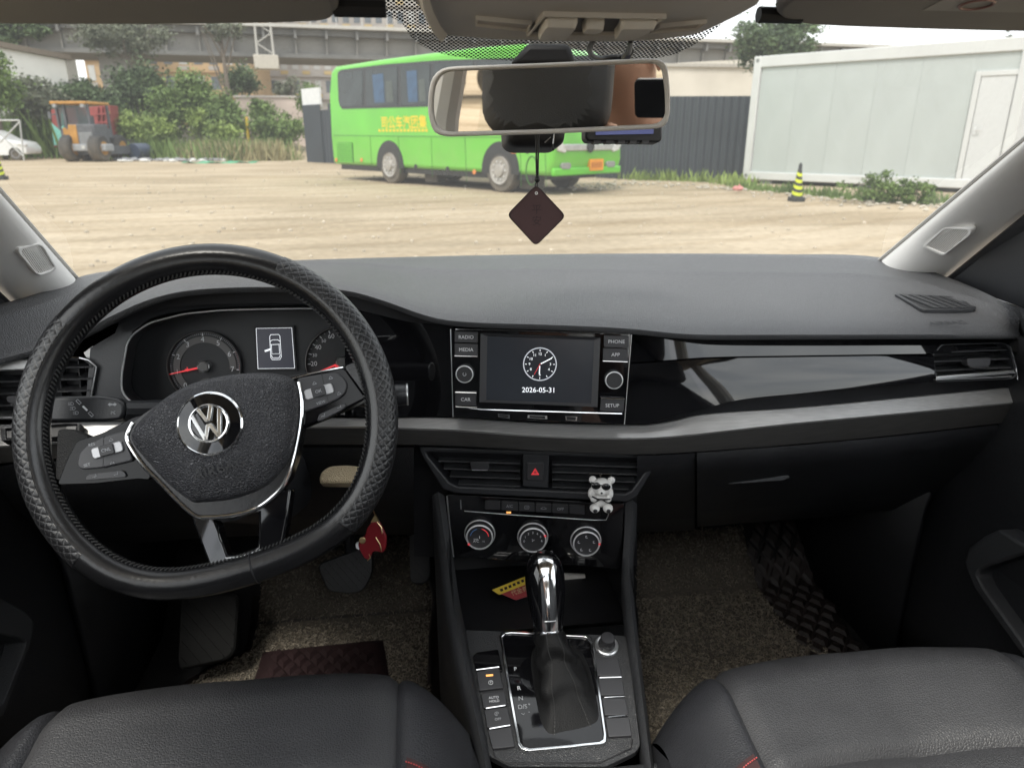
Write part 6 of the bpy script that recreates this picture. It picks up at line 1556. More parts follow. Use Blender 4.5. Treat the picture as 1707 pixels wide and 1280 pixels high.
for a, b in ((.1, CH-.1), (.1, .2)): lathe('corner_hole', FC, a, b, [(.05, .026), (.045, .03), (.01, .03)], cgr, ct, n=14)
xs_ = [.22, 1.15, 2.1, 3.05, 4.0, 5.06]
for x0, x1 in zip(xs_, xs_[1:]): fbox('wall_panel', FC, x0+.0015, x1-.0015, .30, CH-.27, -.06, -.035, cp_, ct, bevel=.0015)
fbox('wall_panel', FC, 5.06, CL-.2, 2.50, CH-.27, -.06, -.035, cp_, ct)
dd = fbox('container_door', FC, 5.20, CL-.22, .30, 2.40, -.05, -.015, cdr, ct, bevel=.004)
for a0, a1, b0, b1 in ((5.08, 5.19, .30, 2.50), (5.19, CL-.2, 2.40, 2.50)): fbox('door_frame', FC, a0, a1, b0, b1, -.06, .005, cw, ct, bevel=.006)
hd = MB().tube([FC.at(5.27, 1.33, -.01), FC.at(5.27, 1.33, .05), FC.at(5.40, 1.33, .05)], .012, 8).box(FC, 5.245, 5.295, 1.22, 1.40, -.015, -.002); hd.build('door_handle', satin_m, dd)
for a in (.5, 3, 5.6): fbox('footing_block', FC, a, a+.3, -.02, .10, -.5, -.05, cgr, ct)

# ------------------------------------------------------------------ dark sheet fence
fen_m = G('fence_steel', (.036, .044, .054), .55, var=.12, vs=.8, rv=.1)
fe_ = thing('sheet_fence', 'dark grey corrugated steel fence behind the green bus', 'fence', (4, 24, 0))
p0, p1 = V((-5.45, 36.9, 0)), V((5.75, 21.3, 0)); p2 = V((9.6, 20.6, 0))
def sheetrow(a, b, n, H, z0=0, m=fen_m, nm='fence_sheet'):
    d = (b-a); L = d.length; f = Fr(a, d, (0, 0, 1)); me0 = None
    w = L/n
    for k in range(n):
        P = []; q = 12
        for i in range(q+1):
            P.append((w*i/q*1.004, .03 if (i//1) % 4 in (1, 2) else 0))
        rows = [[f.at(k*w + x, z, dpt) for x, dpt in P] for z in (z0, H)]
        grid(nm, rows, m, fe_, solid=.004, smooth=0)
    m2 = MB()
    for k in range(n+1): m2.box(f, k*w-.03, k*w+.03, z0, H-.05, -.10, -.04)
    return f
sheetrow(p0, p1, 22, 2.30); sheetrow(p1, p2, 6, 2.26)
fE = Fr(p0, p1-p0, (0, 0, 1))
fbox('white_panel', fE, -.06, 1.6, 2.54, 3.25, -.05, .05, G('white_panel', (.62, .63, .64), .6), fe_)
fbox('fence_end_sheet', fE, -.05, 1.6, 0, 2.54, .04, .08, fen_m, fe_)

# ------------------------------------------------------------------ safety cones
cone_y = G('cone_yellow', (.55, .62, .03), .5); cone_b = G('cone_black', (.03, .032, .032), .6)
def cone(p, H, label, tilt=0):
    f = Fr(V(p), (1, 0, 0), (0, 1, 0)); t = thing('safety_cone', label, 'traffic cone', p, 'safety cones in the yard'); s = H
    prism('cone_base', f, rrect(0, 0, .36*s, .36*s, .04), 0, .12*s, cone_b, t, bevel=.01)
    lathe('cone_shell', f, 0, 0, [(.15*s, .12*s), (.05*s, .85*s), (.045*s, .95*s), (.02*s, 1.0*s)], cone_b, t, n=20)
    for k in range(4):          # slanting reflective bands
        h = .20 + .165*k; mb = MB(); A_, B_ = [], []
        for i in range(20):
            an = 2*pi*i/20; z = (h + .05*sin(an))*s; r_ = lambda z: (.15 + (.05-.15)*(z/s-.12)/.73)*s + .002
            A_.append(f.at(r_(z)*cos(an), r_(z)*sin(an), z)); z2 = z + .085*s; B_.append(f.at(r_(z2)*cos(an), r_(z2)*sin(an), z2))
        mb.grid([A_, B_], True); mb.build('reflective_band', cone_y, t)
    return t
c1 = PZ(1327, 336, 0); cone(c1, .72, 'black and yellow striped cone standing in front of the white container')
cone(PZ(2, 300, 0), .85, 'yellow cone cut off at the left edge of the windscreen view')

# ------------------------------------------------------------------ wheel loader
o = at(150, 270); FL = Fr(o, V((.985, -.17, 0)), (0, 0, 1)); S_ = 1.0
k_ = o.y/1.045/FPX*.88                                   # metres per pixel at its distance
wl_ = thing('wheel_loader', 'old yellow and grey wheel loader facing away at the yard edge', 'loader', FL.at(0, 0, -1.2))
ylw = G('loader_yellow', (.40, .20, .04), .6, var=.2, vs=3); lgr = G('loader_grey', (.09, .095, .105), .6, var=.2, vs=4); lpal = G('loader_pale', (.28, .29, .30), .6, var=.2); tgl = glassmat('loader_glass', (.55, .62, .62), 1.0, .25)
def LP(x, y): return ((x-150)*k_, (270-y)*k_)
def lbox(nm, x0, x1, y0, y1, d0, d1, m, **k): a0, b1 = LP(x0, y0); a1, b0 = LP(x1, y1); return fbox(nm, FL, a0, a1, b0, b1, d0, d1, m, wl_, **k)
hood = lbox('engine_hood', 122, 168, 207, 247, -1.2, 0, lgr, bevel=.05)
gl2 = lbox('rear_grille', 138, 166, 213, 240, -.1, .04, lgr)
for k in range(6): lbox('grille_slat', 140, 164, 221+3.2*k, 222.8+3.2*k, .04, .07, lpal)
lbox('hood_side', 122, 137, 208, 240, -.3, .03, ylw, bevel=.03); lbox('counterweight', 122, 186, 240, 252, -.6, .12, lpal, bevel=.04)
for x in (146, 158, 172): lbox('tail_lamp', x-3, x+3, 243, 248, .12, .15, G('lampbox%d' % x, (.5, .5, .48), .4))
lbox('cab_roof', 91, 156, 169, 174, -2.2, -.2, ylw, bevel=.04); lbox('cab_floor', 97, 155, 214, 230, -2.1, -.4, lgr); lbox('cab_panel', 103, 118, 213, 229, -.5, -.35, ylw)
for x, d in ((97, -.4), (154, -.4), (97, -2.0), (154, -2.0), (111, -.4)): lbox('cab_post', x-1.6, x+1.6, 173, 215, d-.06, d+.06, lgr)
lbox('cab_rear_window', 112, 152, 176, 210, -.44, -.42, tgl); lbox('cab_side_window', 98.5, 110, 176, 210, -.44, -.42, tgl)
for x, y, d in ((116, 257, -.15), (168, 257, -.15), (95, 257, -2.2), (150, 257, -2.6)):
    a, b = LP(x, y); fx = Fr(FL.at(a, .62, d), FL.n*-1, FL.u); w_ = lathe('loader_wheel', fx, 0, 0, [(.3, -.26), (.55, -.26), (.62, -.18), (.62, .18), (.55, .26), (.3, .26)], tyre, wl_, n=26)
    lathe('wheel_hub', fx, 0, 0, [(.32, -.27), (.28, -.22), (.1, -.24), (.02, -.24)], ylw, w_, n=20); lathe('wheel_hub', fx, 0, 0, [(.32, .27), (.28, .22), (.1, .24), (.02, .24)], ylw, w_, n=20)
lbox('chassis', 92, 176, 244, 258, -2.8, -.2, lgr); lbox('front_arm', 70, 84, 246, 268, -2.9, -2.3, ylw, bevel=.03)
MB().tube([FL.at(*LP(130, 208), -.9), FL.at(*LP(130, 184), -.9)], .06, 8).build('exhaust_pipe', lgr, wl_)
for x in (100, 150): lbox('work_lamp', x-3, x+3, 174, 179, -.35, -.15, lpal)
lbox('cab_seat', 122, 140, 192, 214, -1.4, -1.0, lgr); MB().tube([FL.at(*LP(96, 190), -.35), FL.at(*LP(88, 192), -.2)], .03, 6).build('mirror_arm', lgr, wl_); lbox('cab_mirror', 85, 90, 186, 198, -.25, -.18, lgr)
lbox('cab_ladder', 100, 108, 230, 250, -.35, -.2, lpal)
teal = G('teal_paint', (.16, .42, .36), .6, var=.2); rdp = G('red_paint', (.26, .05, .045), .6, var=.2, vs=3)
# red-sided truck parked behind it
o2 = o + V((-.6, 4.6, 0)); FT = Fr(o2, V((.985, -.17, 0)), (0, 0, 1)); k2 = o2.y/1.045/FPX
tr = thing('tipper_truck', 'red and teal truck bed partly hidden behind the wheel loader', 'truck', FT.at(0, 0, -2))
def TP(x, y): p = PY(x, y, o2.y) - o2; return (p.x, p.z)
def tpoly(nm, L, d0, d1, m): P = [TP(*p) for p in L]; return prism(nm, FT, P, d0, d1, m, tr, bevel=.02)
tb_ = tpoly('truck_bed', [(73, 182), (181, 176), (186, 238), (78, 246)], -.9, -.1, rdp)
tpoly('teal_side', [(75, 205), (96, 222), (96, 243), (80, 243)], -.1, .0, teal); tpoly('teal_post', [(94, 185), (99, 185), (100, 222), (95, 222)], -.1, .02, teal)
for x in (160, 168, 176): tpoly('bed_rib', [(x, 178), (x+2, 178), (x+3, 238), (x+1, 238)], -.1, .03, rdp)
for y in (190, 204, 220): tpoly('bed_rail', [(156, y), (184, y-1), (184, y+1.5), (156, y+2.5)], -.1, .05, rdp)
for a in (-2.3, .6): fx = Fr(FT.at(a, .5, -.5), FT.r, FT.u); lathe('truck_wheel', fx, 0, 0, [(.3, -.3), (.5, -.28), (.5, 0), (.3, .02), (.05, .02)], tyre, tr, n=20)
fbox('truck_chassis', FT, -2.9, 1.3, .5, .75, -1, -.4, lgr, tr)

# ------------------------------------------------------------------ white car and tube frame at the far left
o = at(6, 268); FW = Fr(o, (1, .04, 0), (0, 0, 1)); k3 = o.y/1.04/FPX
wc = thing('white_car', 'white saloon car parked at the far left edge behind a tube frame', 'car', FW.at(-.6, 0, -.9))
cwm = G('car_white', (.68, .69, .69), .3, coat=.5)
car_s = [(-2.9, .28), (-2.95, .75), (-2.6, .95), (-1.9, 1.02), (-1.3, 1.42), (-.4, 1.45), (.3, 1.02), (1.0, .88), (1.18, .62), (1.18, .30)]
prism('car_body', FW, car_s, -1.72, 0, cwm, wc, bevel=.08, seg=3, smooth=50)
prism('side_window', FW, [(-1.7, 1.02), (-1.22, 1.36), (-.45, 1.38), (.1, 1.04)], -.01, .012, busd, wc); prism('bumper', FW, [(-2.0, .26), (.3, .26), (.3, .42), (-2.0, .42)], -.2, .015, cwm, wc)
for a in (-2.2, .62):
    w_ = lathe('car_wheel', FW, a, .32, [(.2, -.2), (.31, -.2), (.32, -.05), (.31, .01), (.22, .015)], tyre, wc, n=24); lathe('alloy_rim', FW, a, .32, [(.22, .0), (.21, .02), (.05, .0), (.01, .0)], G('alloy%d' % int(a*10), (.25, .25, .26), .4, .6), w_, n=10)
prism('headlamp', FW, [(.75, .70), (1.12, .64), (1.16, .74), (.85, .82)], -.3, .01, tin, wc)
tf = thing('tube_frame', 'pale steel tube frame standing beside the white car', 'frame', at(30, 270)); o = at(32, 270); kk = o.y/1.04/FPX
def fp_(x, y, dy=0): p = PY(x, y, o.y + dy); return p
for a, b in (((0, 201), (33, 201)), ((33, 201), (40, 268)), ((0, 238), (33, 203)), ((0, 224), (38, 260)), ((-40, 201), (0, 201)), ((-40, 201), (-44, 268))): MB().tube([fp_(*a), fp_(*b)], .035, 8).build('frame_tube', G('tube_grey', (.45, .46, .45), .5, .3), tf)

# ------------------------------------------------------------------ railway viaduct
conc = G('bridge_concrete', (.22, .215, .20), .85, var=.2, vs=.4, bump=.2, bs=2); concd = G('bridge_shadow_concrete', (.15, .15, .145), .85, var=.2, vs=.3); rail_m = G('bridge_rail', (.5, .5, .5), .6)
bA, bB = V((-60, 58, 0)), V((75, 76, 0)); FV = Fr(bA, bB-bA, (0, 0, 1)); LB = (bB-bA).length
br = thing('railway_viaduct', 'long grey concrete railway viaduct crossing behind the yard', 'bridge', lerp(bA, bB, .5))
def bz(px, py):
    a, b = FV.px(px, py); return b
z0 = bz(480, 94); z1 = bz(480, 58); z2 = bz(480, 43)
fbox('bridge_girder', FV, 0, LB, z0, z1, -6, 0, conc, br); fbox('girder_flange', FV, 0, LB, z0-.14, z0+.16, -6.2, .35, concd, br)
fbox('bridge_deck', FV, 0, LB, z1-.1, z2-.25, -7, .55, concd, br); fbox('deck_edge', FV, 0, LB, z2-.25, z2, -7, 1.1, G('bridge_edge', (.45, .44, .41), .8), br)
for k in range(int(LB/2.4)): fbox('girder_rib', FV, k*2.4+.3, k*2.4+.42, z0+.1, z1, 0, .30, conc, br)
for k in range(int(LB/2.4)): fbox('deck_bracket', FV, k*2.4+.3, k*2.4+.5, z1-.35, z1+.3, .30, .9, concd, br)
ra_ = fbox('handrail', FV, 0, LB, z2+1.15, z2+1.22, .9, .97, rail_m, br)
m2 = MB(); 
for k in range(int(LB/2)): fbox('handrail_post', FV, k*2.0, k*2.0+.06, z2, z2+1.18, .9, .96, rail_m, br)
for a in (4, 36, 62, 98, 128): fbox('bridge_pier', FV, a, a+2.2, -1, z0-.1, -5.5, -.8, conc, br)
mast = thing('catenary_mast', 'pale lattice railway mast standing on a bracket of the viaduct', 'mast', FV.at(*FV.px(444, 108), .8))
ma = FV.px(444, 94)[0]; zb0, zb1 = bz(444, 118), bz(444, 95)
pale = G('mast_paint', (.42, .41, .38), .7)
fbox('mast_bracket', FV, ma-.9, ma+.95, zb0, zb1, .36, 1.6, G('bracket_concrete', (.48, .45, .39), .8), mast, bevel=.04)
for s in (-1, 1): MB().tube([FV.at(ma+s*.62, zb1, 1.0), FV.at(ma+s*.50, zb1+7, 1.0)], .10, 6).build('mast_leg', pale, mast)
for k in range(9): s = 1 if k % 2 else -1; MB().tube([FV.at(ma-s*.6, zb1+.1+.75*k, 1.0), FV.at(ma+s*.57, zb1+.1+.75*(k+1), 1.0)], .05, 6).build('mast_lacing', pale, mast)

# ------------------------------------------------------------------ buildings beyond
def building(label, xL, xR, Y, Hm, depth, cols, rows_, wall, seedc, accent, slab=True):
    a = PY(xL, 200, Y); b = PY(xR, 200, Y); a.z = b.z = 0; f = Fr(a, b-a, (0, 0, 1)); L = (b-a).length
    t = thing('apartment_building', label, 'building', f.at(L/2, 0, -depth/2), 'buildings beyond the viaduct')
    fbox('building_wall', f, 0, L, 0, Hm, -depth, 0, wall, t)
    h = Hm/rows_; w = L/cols; rnd = random.Random(seedc); wm = G('bwin%d' % seedc, (.10, .115, .13), .2, var=.3, vs=.5); wm2 = G('bwinp%d' % seedc, (.42, .43, .42), .3, var=.2)
    for r in range(rows_):
        for c in range(cols):
            fbox('building_window', f, c*w+w*.22, c*w+w*.78, r*h+h*.28, r*h+h*.80, -.05, .04, wm if rnd.random() < .65 else wm2, t)
            if (c+r) % 2 == 0: fbox('window_band', f, c*w+w*.15, c*w+w*.85, r*h+h*.06, r*h+h*.22, 0, .12, accent, t)
        if slab: fbox('floor_slab', f, -.1, L+.1, (r+1)*h-.12, (r+1)*h+.1, -.2, .30, wall, t)
    return t
ora = G('facade_orange', (.38, .27, .155), .8, var=.12, vs=.3); gry = G('facade_grey', (.34, .32, .30), .85, var=.15, vs=.3); yel = G('facade_yellow', (.44, .34, .17), .8, var=.1)
building('grey and yellow half built apartment block right of the lattice mast', 455, 735, 118, 38, 14, 16, 12, gry, 3, yel)
building('orange apartment block seen between the trees left of the lattice mast', 232, 428, 105, 30, 14, 8, 10, ora, 5, gry)
building('narrow orange tower seen between the white wall and the trees', 158, 214, 98, 42, 12, 3, 13, ora, 8, gry)

# white wall with a brown coping at left
wa = thing('white_wall', 'long white rendered wall with a brown coping behind the trees', 'wall', (-27, 50, 0)); a = PY(-60, 130, 47); b = PY(116, 130, 53); a.z = b.z = 0; f = Fr(a, b-a, (0, 0, 1)); L = (b-a).length
zt0, zt1 = f.px(-60, 62)[1], f.px(116, 97)[1]
prism('wall_face', f, [(0, 0), (L, 0), (L, zt1-.15), (0, zt0-.15)], -.4, 0, G('wall_white', (.84, .81, .75), .9, var=.08, vs=.5), wa)
prism('wall_coping', f, [(-.2, zt0-.15), (L+.2, zt1-.15), (L+.2, zt1+.15), (-.2, zt0+.15)], -.6, .25, G('coping_brown', (.20, .16, .12), .8), wa); fbox('wall_end_pillar', f, L-.1, L+.6, 0, zt1-.1, -.5, .1, G('wall_grey', (.42, .39, .34), .9), wa)
# beige wall right of the mirror and low wall left of the fence
w2 = thing('beige_wall', 'pale beige building wall rising behind the dark fence', 'wall', (12, 40, 0)); a = PY(1085, 150, 38); b = PY(1300, 150, 38); a.z = b.z = 0; f = Fr(a, b-a, (0, 0, 1)); L = (b-a).length
prism('wall_face', f, [(0, 0), (L, 0), (L, f.px(1290, 98)[1]), (L*.45, f.px(1180, 102)[1]), (0, f.px(1090, 108)[1])], -3, 0, G('wall_beige', (.62, .58, .51), .9, var=.12, vs=.5), w2); fbox('wall_cap', f, -.2, L+.2, f.px(1100, 108)[1]-.1, f.px(1100, 106)[1], -3.1, .12, G('wall_cap', (.42, .40, .36), .9), w2)
w3 = thing('low_wall', 'low pink and white weathered wall left of the dark fence end', 'wall', (-8, 55, 0)); a = PY(395, 190, 56); b = PY(535, 190, 56); a.z = b.z = 0; f = Fr(a, b-a, (0, 0, 1)); L = (b-a).length
fbox('wall_face', f, 0, L, 0, f.px(470, 163)[1], -.4, 0, G('wall_pink', (.50, .42, .37), .9, var=.18, vs=.35), w3); fbox('wall_coping', f, -.1, L+.1, f.px(470, 163)[1], f.px(470, 160)[1], -.5, .1, G('wall_pinkcap', (.46, .43, .40), .9), w3)
w4 = thing('concrete_barrier', 'low pale concrete barrier half hidden by weeds near the barrel', 'barrier', at(265, 262)); f = Fr(at(232, 262) + V((0, 2.5, 0)), (1, 0, 0), (0, 0, 1)); prism('barrier_block', f, [(0, 0), (3.2, 0), (3.2, 1.5), (2.8, 1.65), (.2, 1.65), (0, 1.5)], -.5, 0, G('barrier', (.46, .44, .38), .9, var=.15), w4, bevel=.04)
# earth bank at the back
eb = MB(); rnd = random.Random(11)
rows = []
for j in range(8):
    r_ = []
    for i in range(40):
        x = -34 + 32*i/39; y = 44 + 10*j/7 + rnd.uniform(-.3, .3); r_.append(V((x, y, max(-.05, 1.3*sin(pi*j/7)*(0.6+.4*sin(i*.7)) + rnd.uniform(-.1, .1)) if 0 < j < 7 else -.1)))
    rows.append(r_)
bk = grid('earth_bank', rows, G('bank_soil', (.25, .20, .13), .95, var=.3, vs=.6), smooth=60); bk['kind'] = 'structure'

# ------------------------------------------------------------------ trees and shrubs
def Yat(px, Y): p = PY(px, 230, Y); return V((p.x, Y, 0))
def ptree(name, label, px, Y, y0, y1, hw, m, n, seed, size=.10, cat='tree', group='trees beyond the yard', tr=.12, bx=None):
    """a tree whose crown spans rows y0..y1 and +-hw columns at distance Y"""
    c0, c1 = PY(px, y0, Y), PY(px, y1, Y); r = sz(hw, Y); hz = (c0.z - c1.z)/2
    b = PY(px if bx is None else bx, 230, Y); b.z = 0
    return tree(name, label, b, c0.z, (r, min(r, 2.2), hz), m, n, seed, size, cat, group, tr, cz=(c0.z + c1.z)/2)
SH = 'shrubs at the yard edge'
ptree('broadleaf_tree', 'tall leafy tree at the left edge in front of the white wall', 2, 43, 60, 205, 42, leaf2, 5200, 1)
ptree('broadleaf_tree', 'dark leafy tree over the top of the white wall at the far left', 55, 62, 20, 86, 62, leaf1, 5200, 2, .15)
ptree('conifer', 'dark dense tree left of centre in front of the viaduct', 246, 50, 104, 192, 46, leaf1, 7800, 3, .10)
ptree('poplar_tree', 'pale grey leafed tree rising before the viaduct girder', 232, 54, 30, 96, 82, leaf4, 6500, 4, .10, tr=.14)
ptree('poplar_tree', 'thin tree with bare pale stems crossing the viaduct girder', 372, 53, 30, 70, 40, leaf4, 1500, 5, .10, tr=.2, bx=388)
ptree('shrub_tree', 'bright green bushy tree below the viaduct left of the mast', 330, 48, 112, 215, 36, leaf2, 6800, 6)
ptree('shrub_tree', 'olive bush standing right of the bright green bushy tree', 378, 47, 155, 236, 38, leaf2, 6000, 7)
ptree('shrub_tree', 'grey green small tree under the lattice mast bracket', 412, 58, 108, 162, 30, leaf1, 4200, 8)
ptree('shrub_tree', 'thin sapling with bare branches right of the mast', 487, 58, 120, 170, 26, leaf4, 900, 20)
ptree('shrub', 'yellow green young shrub in the weeds before the dark trees', 334, 43.5, 176, 235, 18, leaf3, 2600, 9, .08, 'shrub', SH, .04)
ptree('shrub', 'leafy green bush behind the wheel loader', 142, 52, 132, 190, 52, leaf1, 6500, 10, .10, 'shrub', SH, .06)
ptree('shrub', 'fresh green bush right of the wheel loader', 212, 44.5, 182, 250, 36, leaf3, 5200, 12, .08, 'shrub', SH, .05)
ptree('shrub', 'broad green bush beside the yellow post', 462, 47, 188, 245, 52, leaf2, 6500, 13, .09, 'shrub', SH, .05)
ptree('shrub', 'ragged bush overhanging the white wall near its foot', 62, 46, 122, 215, 52, leaf4, 5600, 14, .10, 'shrub', SH, .06)
ptree('shrub', 'dark bush beside the end of the dark fence', 522, 50, 140, 200, 22, leaf2, 2600, 19, .09, 'shrub', SH, .05)
ptree('shrub', 'dense green bush between the dark tree and the bright bushy tree', 288, 47, 130, 232, 30, leaf2, 5200, 41, .09, 'shrub', SH, .05)
ptree('shrub', 'low green bush in the weeds below the dark tree', 262, 44, 192, 248, 34, leaf3, 4200, 42, .08, 'shrub', SH, .04)
ptree('shrub', 'tall bush directly right of the red truck bed', 196, 49, 150, 225, 28, leaf1, 4600, 43, .09, 'shrub', SH, .05)
ptree('shrub', 'green bush in front of the low pink wall', 440, 52, 160, 205, 24, leaf2, 2600, 44, .09, 'shrub', SH, .05)
ptree('shrub', 'low pale bush at the yard edge left of the yellow post', 375, 42.5, 205, 258, 32, leaf3, 3600, 45, .08, 'shrub', SH, .04)
ptree('broadleaf_tree', 'pale tree leaning over the white wall at the left edge', 100, 55, 95, 160, 34, leaf4, 2600, 46, .10)
ptree('broadleaf_tree', 'spreading green tree above the fence behind the white container', 1272, 34, 22, 118, 82, leaf1, 9000, 15, .085)
ptree('broadleaf_tree', 'leafy branch end of the tree above the container roof', 1360, 34, 30, 66, 34, leaf1, 1200, 26, .085, tr=.05, bx=1310)
ptree('broadleaf_tree', 'thin treetop showing over the container roof at the right', 1648, 42, 48, 76, 9, leaf4, 160, 16, .08, tr=.03)
tree('shrub', 'low weedy bush at the foot of the white container', PZ(1465, 338, 0), .62, (1.0, .4, .30), leaf2, 2600, 17, .03, 'shrub', SH, .015, cz=.28)
tree('shrub', 'small weedy bush at the foot of the white container near its door', PZ(1525, 340, 0), .5, (.6, .35, .22), leaf2, 1300, 18, .03, 'shrub', SH, .015, cz=.2)
# weeds: nobody could count them
def weeds(name, pts, n, h, m, seed, spread):
    rnd = random.Random(seed); mb = MB()
    for i in range(n):
        k = rnd.random()*(len(pts)-1); a = lerp(V(pts[int(k)]), V(pts[int(k)+1]), k-int(k)); p = V((a.x + rnd.gauss(0, spread), a.y + rnd.gauss(0, spread), 0)); hh = h*rnd.uniform(.3, 1.25)*(.7+.5*sin(k*9)); w = .012 + hh*.03
        an = rnd.uniform(0, 6.28); d = V((cos(an), sin(an), 0)); lean = V((rnd.gauss(0, .28), rnd.gauss(0, .28), 1))*hh
        mb.add([p - d*w, p + d*w, p + lean*.6 + d*w*.8, p + lean, p + lean*.6 - d*w*.8], [[0, 1, 2, 3, 4]])
    o = mb.build(name, m, None, smooth=0, sides=True); o['kind'] = 'stuff'; return o
tag(weeds('weeds', [Yat(190, 44), Yat(260, 43.3), Yat(330, 42.5), Yat(400, 41), Yat(440, 40.5)], 7000, .85, leaf2, 21, .9), 'tall pale green weeds along the far left edge of the yard', 'weeds')
tag(weeds('weeds', [Yat(-20, 47), Yat(60, 47.5), Yat(120, 47), Yat(200, 47)], 5000, 2.0, leaf2, 22, 1.2), 'green weeds behind the wheel loader and the white car', 'weeds')
tag(weeds('weeds', [PZ(1050, 300, 0), PZ(1120, 301, 0), PZ(1200, 304, 0), PZ(1240, 312, 0)], 900, .26, leaf3, 23, .2), 'low weeds along the foot of the dark fence beside the bus', 'weeds')
tag(weeds('weeds', [PZ(1240, 315, 0), PZ(1330, 322, 0), PZ(1420, 332, 0), PZ(1560, 340, 0), PZ(1640, 345, 0)], 1800, .18, leaf2, 24, .18), 'low weeds along the foot of the white container', 'weeds')
tag(weeds('dry_grass', [Yat(330, 41.5), Yat(380, 40.5), Yat(430, 39.8), Yat(452, 39.3)], 3500, .8, G('dry_stalk', (.28, .25, .13), .8, var=.3), 25, .6), 'dry straw coloured grass in front of the yellow post', 'grass')
# litter and loose stones
rnd = random.Random(31); lit = [G('litter_white', (.6, .6, .58), .7), G('litter_green', (.06, .30, .16), .7), G('litter_grey', (.25, .25, .26), .8)]
def rubble(name, line, n, smin, smax, mats, seed, label):
    rnd = random.Random(seed); mb = MB()
    for i in range(n):
        k = rnd.random()*(len(line)-1); a = lerp(V(line[int(k)]), V(line[int(k)+1]), k-int(k)); s = rnd.uniform(smin, smax); p = V((a.x + rnd.gauss(0, .35), a.y + rnd.gauss(0, .35), s*.35))
        mb.ball(p, V((s, s*rnd.uniform(.6, 1), s*rnd.uniform(.3, .6))), 6, 4, Matrix.Rotation(rnd.uniform(0, 3), 3, 'Z'))
    o = mb.build(name, mats, None, smooth=0); o['kind'] = 'stuff'; return tag(o, label, 'rubble')
rubble('rubble', [PZ(950, 318, 0), PZ(1040, 305, 0), PZ(1240, 318, 0), PZ(1420, 340, 0), PZ(1620, 350, 0)], 260, .015, .07, G('stone', (.42, .38, .31), .9, var=.25, vs=3), 41, 'loose stones along the foot of fence and container')
rubble('litter', [at(190, 270), at(300, 270), at(400, 268)], 24, .06, .20, lit[0], 42, 'white litter scattered along the far left weeds')
rubble('rubble', [at(190, 268), at(320, 269), at(450, 266)], 160, .06, .22, lit[2], 43, 'grey rubble along the far left weeds')
tp = thing('green_tarp', 'flat green sheet lying on the ground before the weeds', 'tarp', at(370, 272)); f = Fr(at(368, 272), (1, 0, 0), (0, 1, 0)); rows = [[f.at(-1.6+3.2*i/10, -.5+1.2*j/4 + .1*sin(i), .03 + .05*sin(i*1.7+j)) for i in range(11)] for j in range(5)]; grid('tarp_sheet', rows, lit[1], tp, solid=.01)
bp_ = at(249, 267); FBp = Fr(bp_ + V((-.5, .3, .42)), V((.3, -.95, 0)), (0, 0, 1)); FBp = Fr(FBp.o, V((-.35, -.93, 0)).cross(V((0, 0, 1))), (0, 0, 1))
ba = thing('barrel', 'dark blue barrel lying on its side among the litter', 'barrel', bp_); lathe('barrel_shell', FBp, 0, 0, [(.38, -.5), (.40, -.47), (.40, -.2), (.415, -.18), (.40, -.16), (.40, .16), (.415, .18), (.40, .2), (.40, .47), (.38, .5), (.34, .5), (.34, .46), (.01, .46)], G('barrel_blue', (.035, .05, .085), .5), ba, n=24)
yp = thing('yellow_post', 'slim yellow post leaning in the weeds', 'post', at(412, 262)); MB().tube([at(414, 262) + V((0, .5, 0)), PY(411, 197, at(414, 262).y + .5)], .09, 8).build('post_pole', G('post_yellow', (.55, .40, .04), .6), yp); yq = PY(411, 197, at(414, 262).y + .5); MB().tube([yq, yq + V((0, 0, .06))], [.10, .04], 8).build('post_cap', ylw, yp)
rb = thing('red_bag', 'small pink red litter bag at the foot of the fence', 'bag', PZ(1229, 322, 0)); mb = MB(); mb.ball(PZ(1229, 322, 0) + V((0, 0, .10)), V((.12, .10, .05)), 10, 8); 
for i, v in enumerate(mb.v): v += V((sin(i*7.3), cos(i*5.1), sin(i*3.7)))*.015
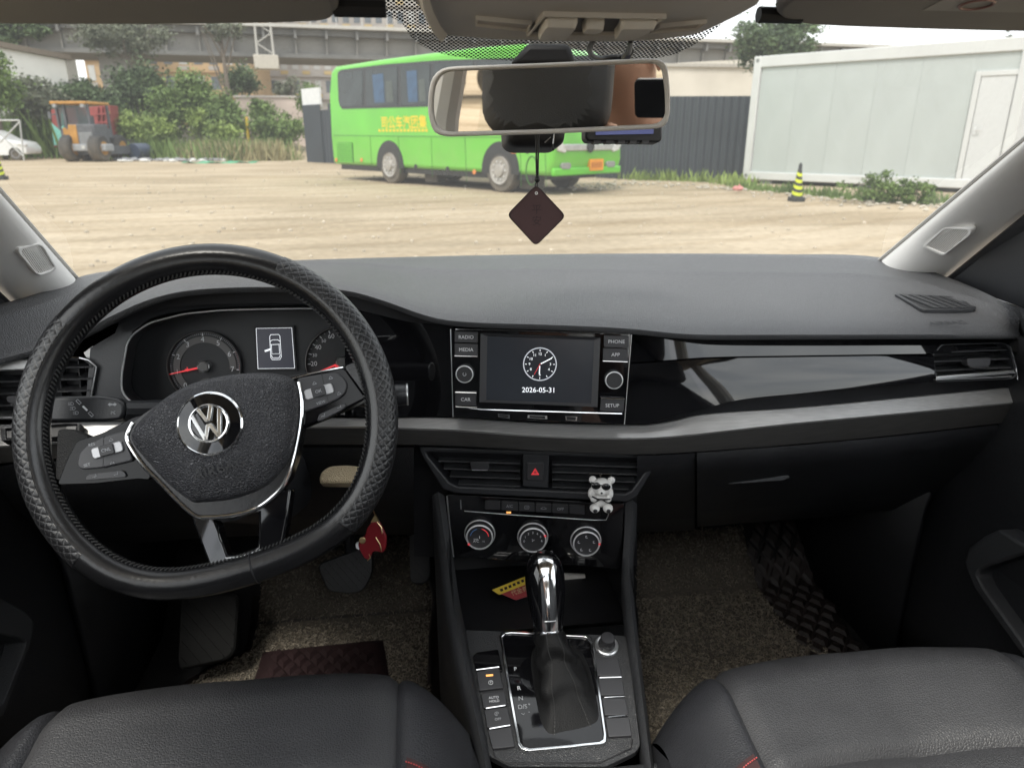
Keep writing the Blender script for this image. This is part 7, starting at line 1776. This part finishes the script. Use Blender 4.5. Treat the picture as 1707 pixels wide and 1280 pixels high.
mb.build('bag_film', G('bag_red', (.52, .22, .20), .6), rb); MB().ball(PZ(1229, 322, 0) + V((.03, 0, .16)), V((.025, .025, .025)), 6, 4).build('bag_knot', MATS['bag_red'], rb)

# ------------------------------------------------------------------ lorry standing behind and to the left (seen in the mirror)
FY = Fr(V((-10.5, -16.5, 0)), V((.85, -.53, 0)), (0, 0, 1))
if FY.n.dot(CAM - FY.o) < 0: FY = Fr(FY.o, -FY.r, (0, 0, 1))
lo_ = thing('lorry', 'dark lorry with a red and white reflective strip, reflected in the mirror', 'lorry', FY.at(0, 0, -1))
drk = G('lorry_dark', (.05, .045, .042), .6, var=.2)
fbox('lorry_bed', FY, -5.5, 5.5, 1.15, 3.3, -2.4, 0, drk, lo_, bevel=.05); fbox('lorry_chassis', FY, -5.2, 5.2, .75, 1.15, -1.8, -.5, matte_m, lo_)
for k in range(11): fbox('reflective_strip', FY, -5.4 + k, -4.9 + k, 1.17, 1.29, 0, .01, G('strip_red', (.6, .03, .04), .4) if k == 0 else (MATS['strip_red'] if k % 2 == 0 else white_m), lo_)
for a in (-3.9, -1.0, .3, 4.0):
    w_ = lathe('lorry_wheel', FY, a, .5, [(.28, -.32), (.46, -.32), (.5, -.26), (.5, -.04), (.46, .0), (.28, .01)], tyre, lo_, n=28); lathe('lorry_hub', FY, a, .5, [(.27, .012), (.25, .03), (.1, .0), (.02, .0)], hubm, w_, n=20)
for a in (-2.6, 1.6): fbox('side_guard', FY, a, a+1.2, .6, .68, -.1, -.04, satin_m, lo_)

rnd = random.Random(77); mb = MB()
for i in range(900):
    y = 5 + 26*rnd.random()**1.6; x = rnd.uniform(-.75, .75)*y + rnd.uniform(-1, 1); s_ = rnd.uniform(.008, .03)*(1 + y*.03)
    mb.ball(V((x, y, s_*.3)), V((s_, s_*rnd.uniform(.6, 1), s_*rnd.uniform(.4, .8))), 5, 3, Matrix.Rotation(rnd.uniform(0, 3), 3, 'Z'))
gv_ = mb.build('gravel', G('yard_gravel', (.44, .385, .30), .9, var=.35, vs=6), None, smooth=0); gv_['kind'] = 'stuff'; tag(gv_, 'small loose stones scattered over the dirt yard', 'gravel')
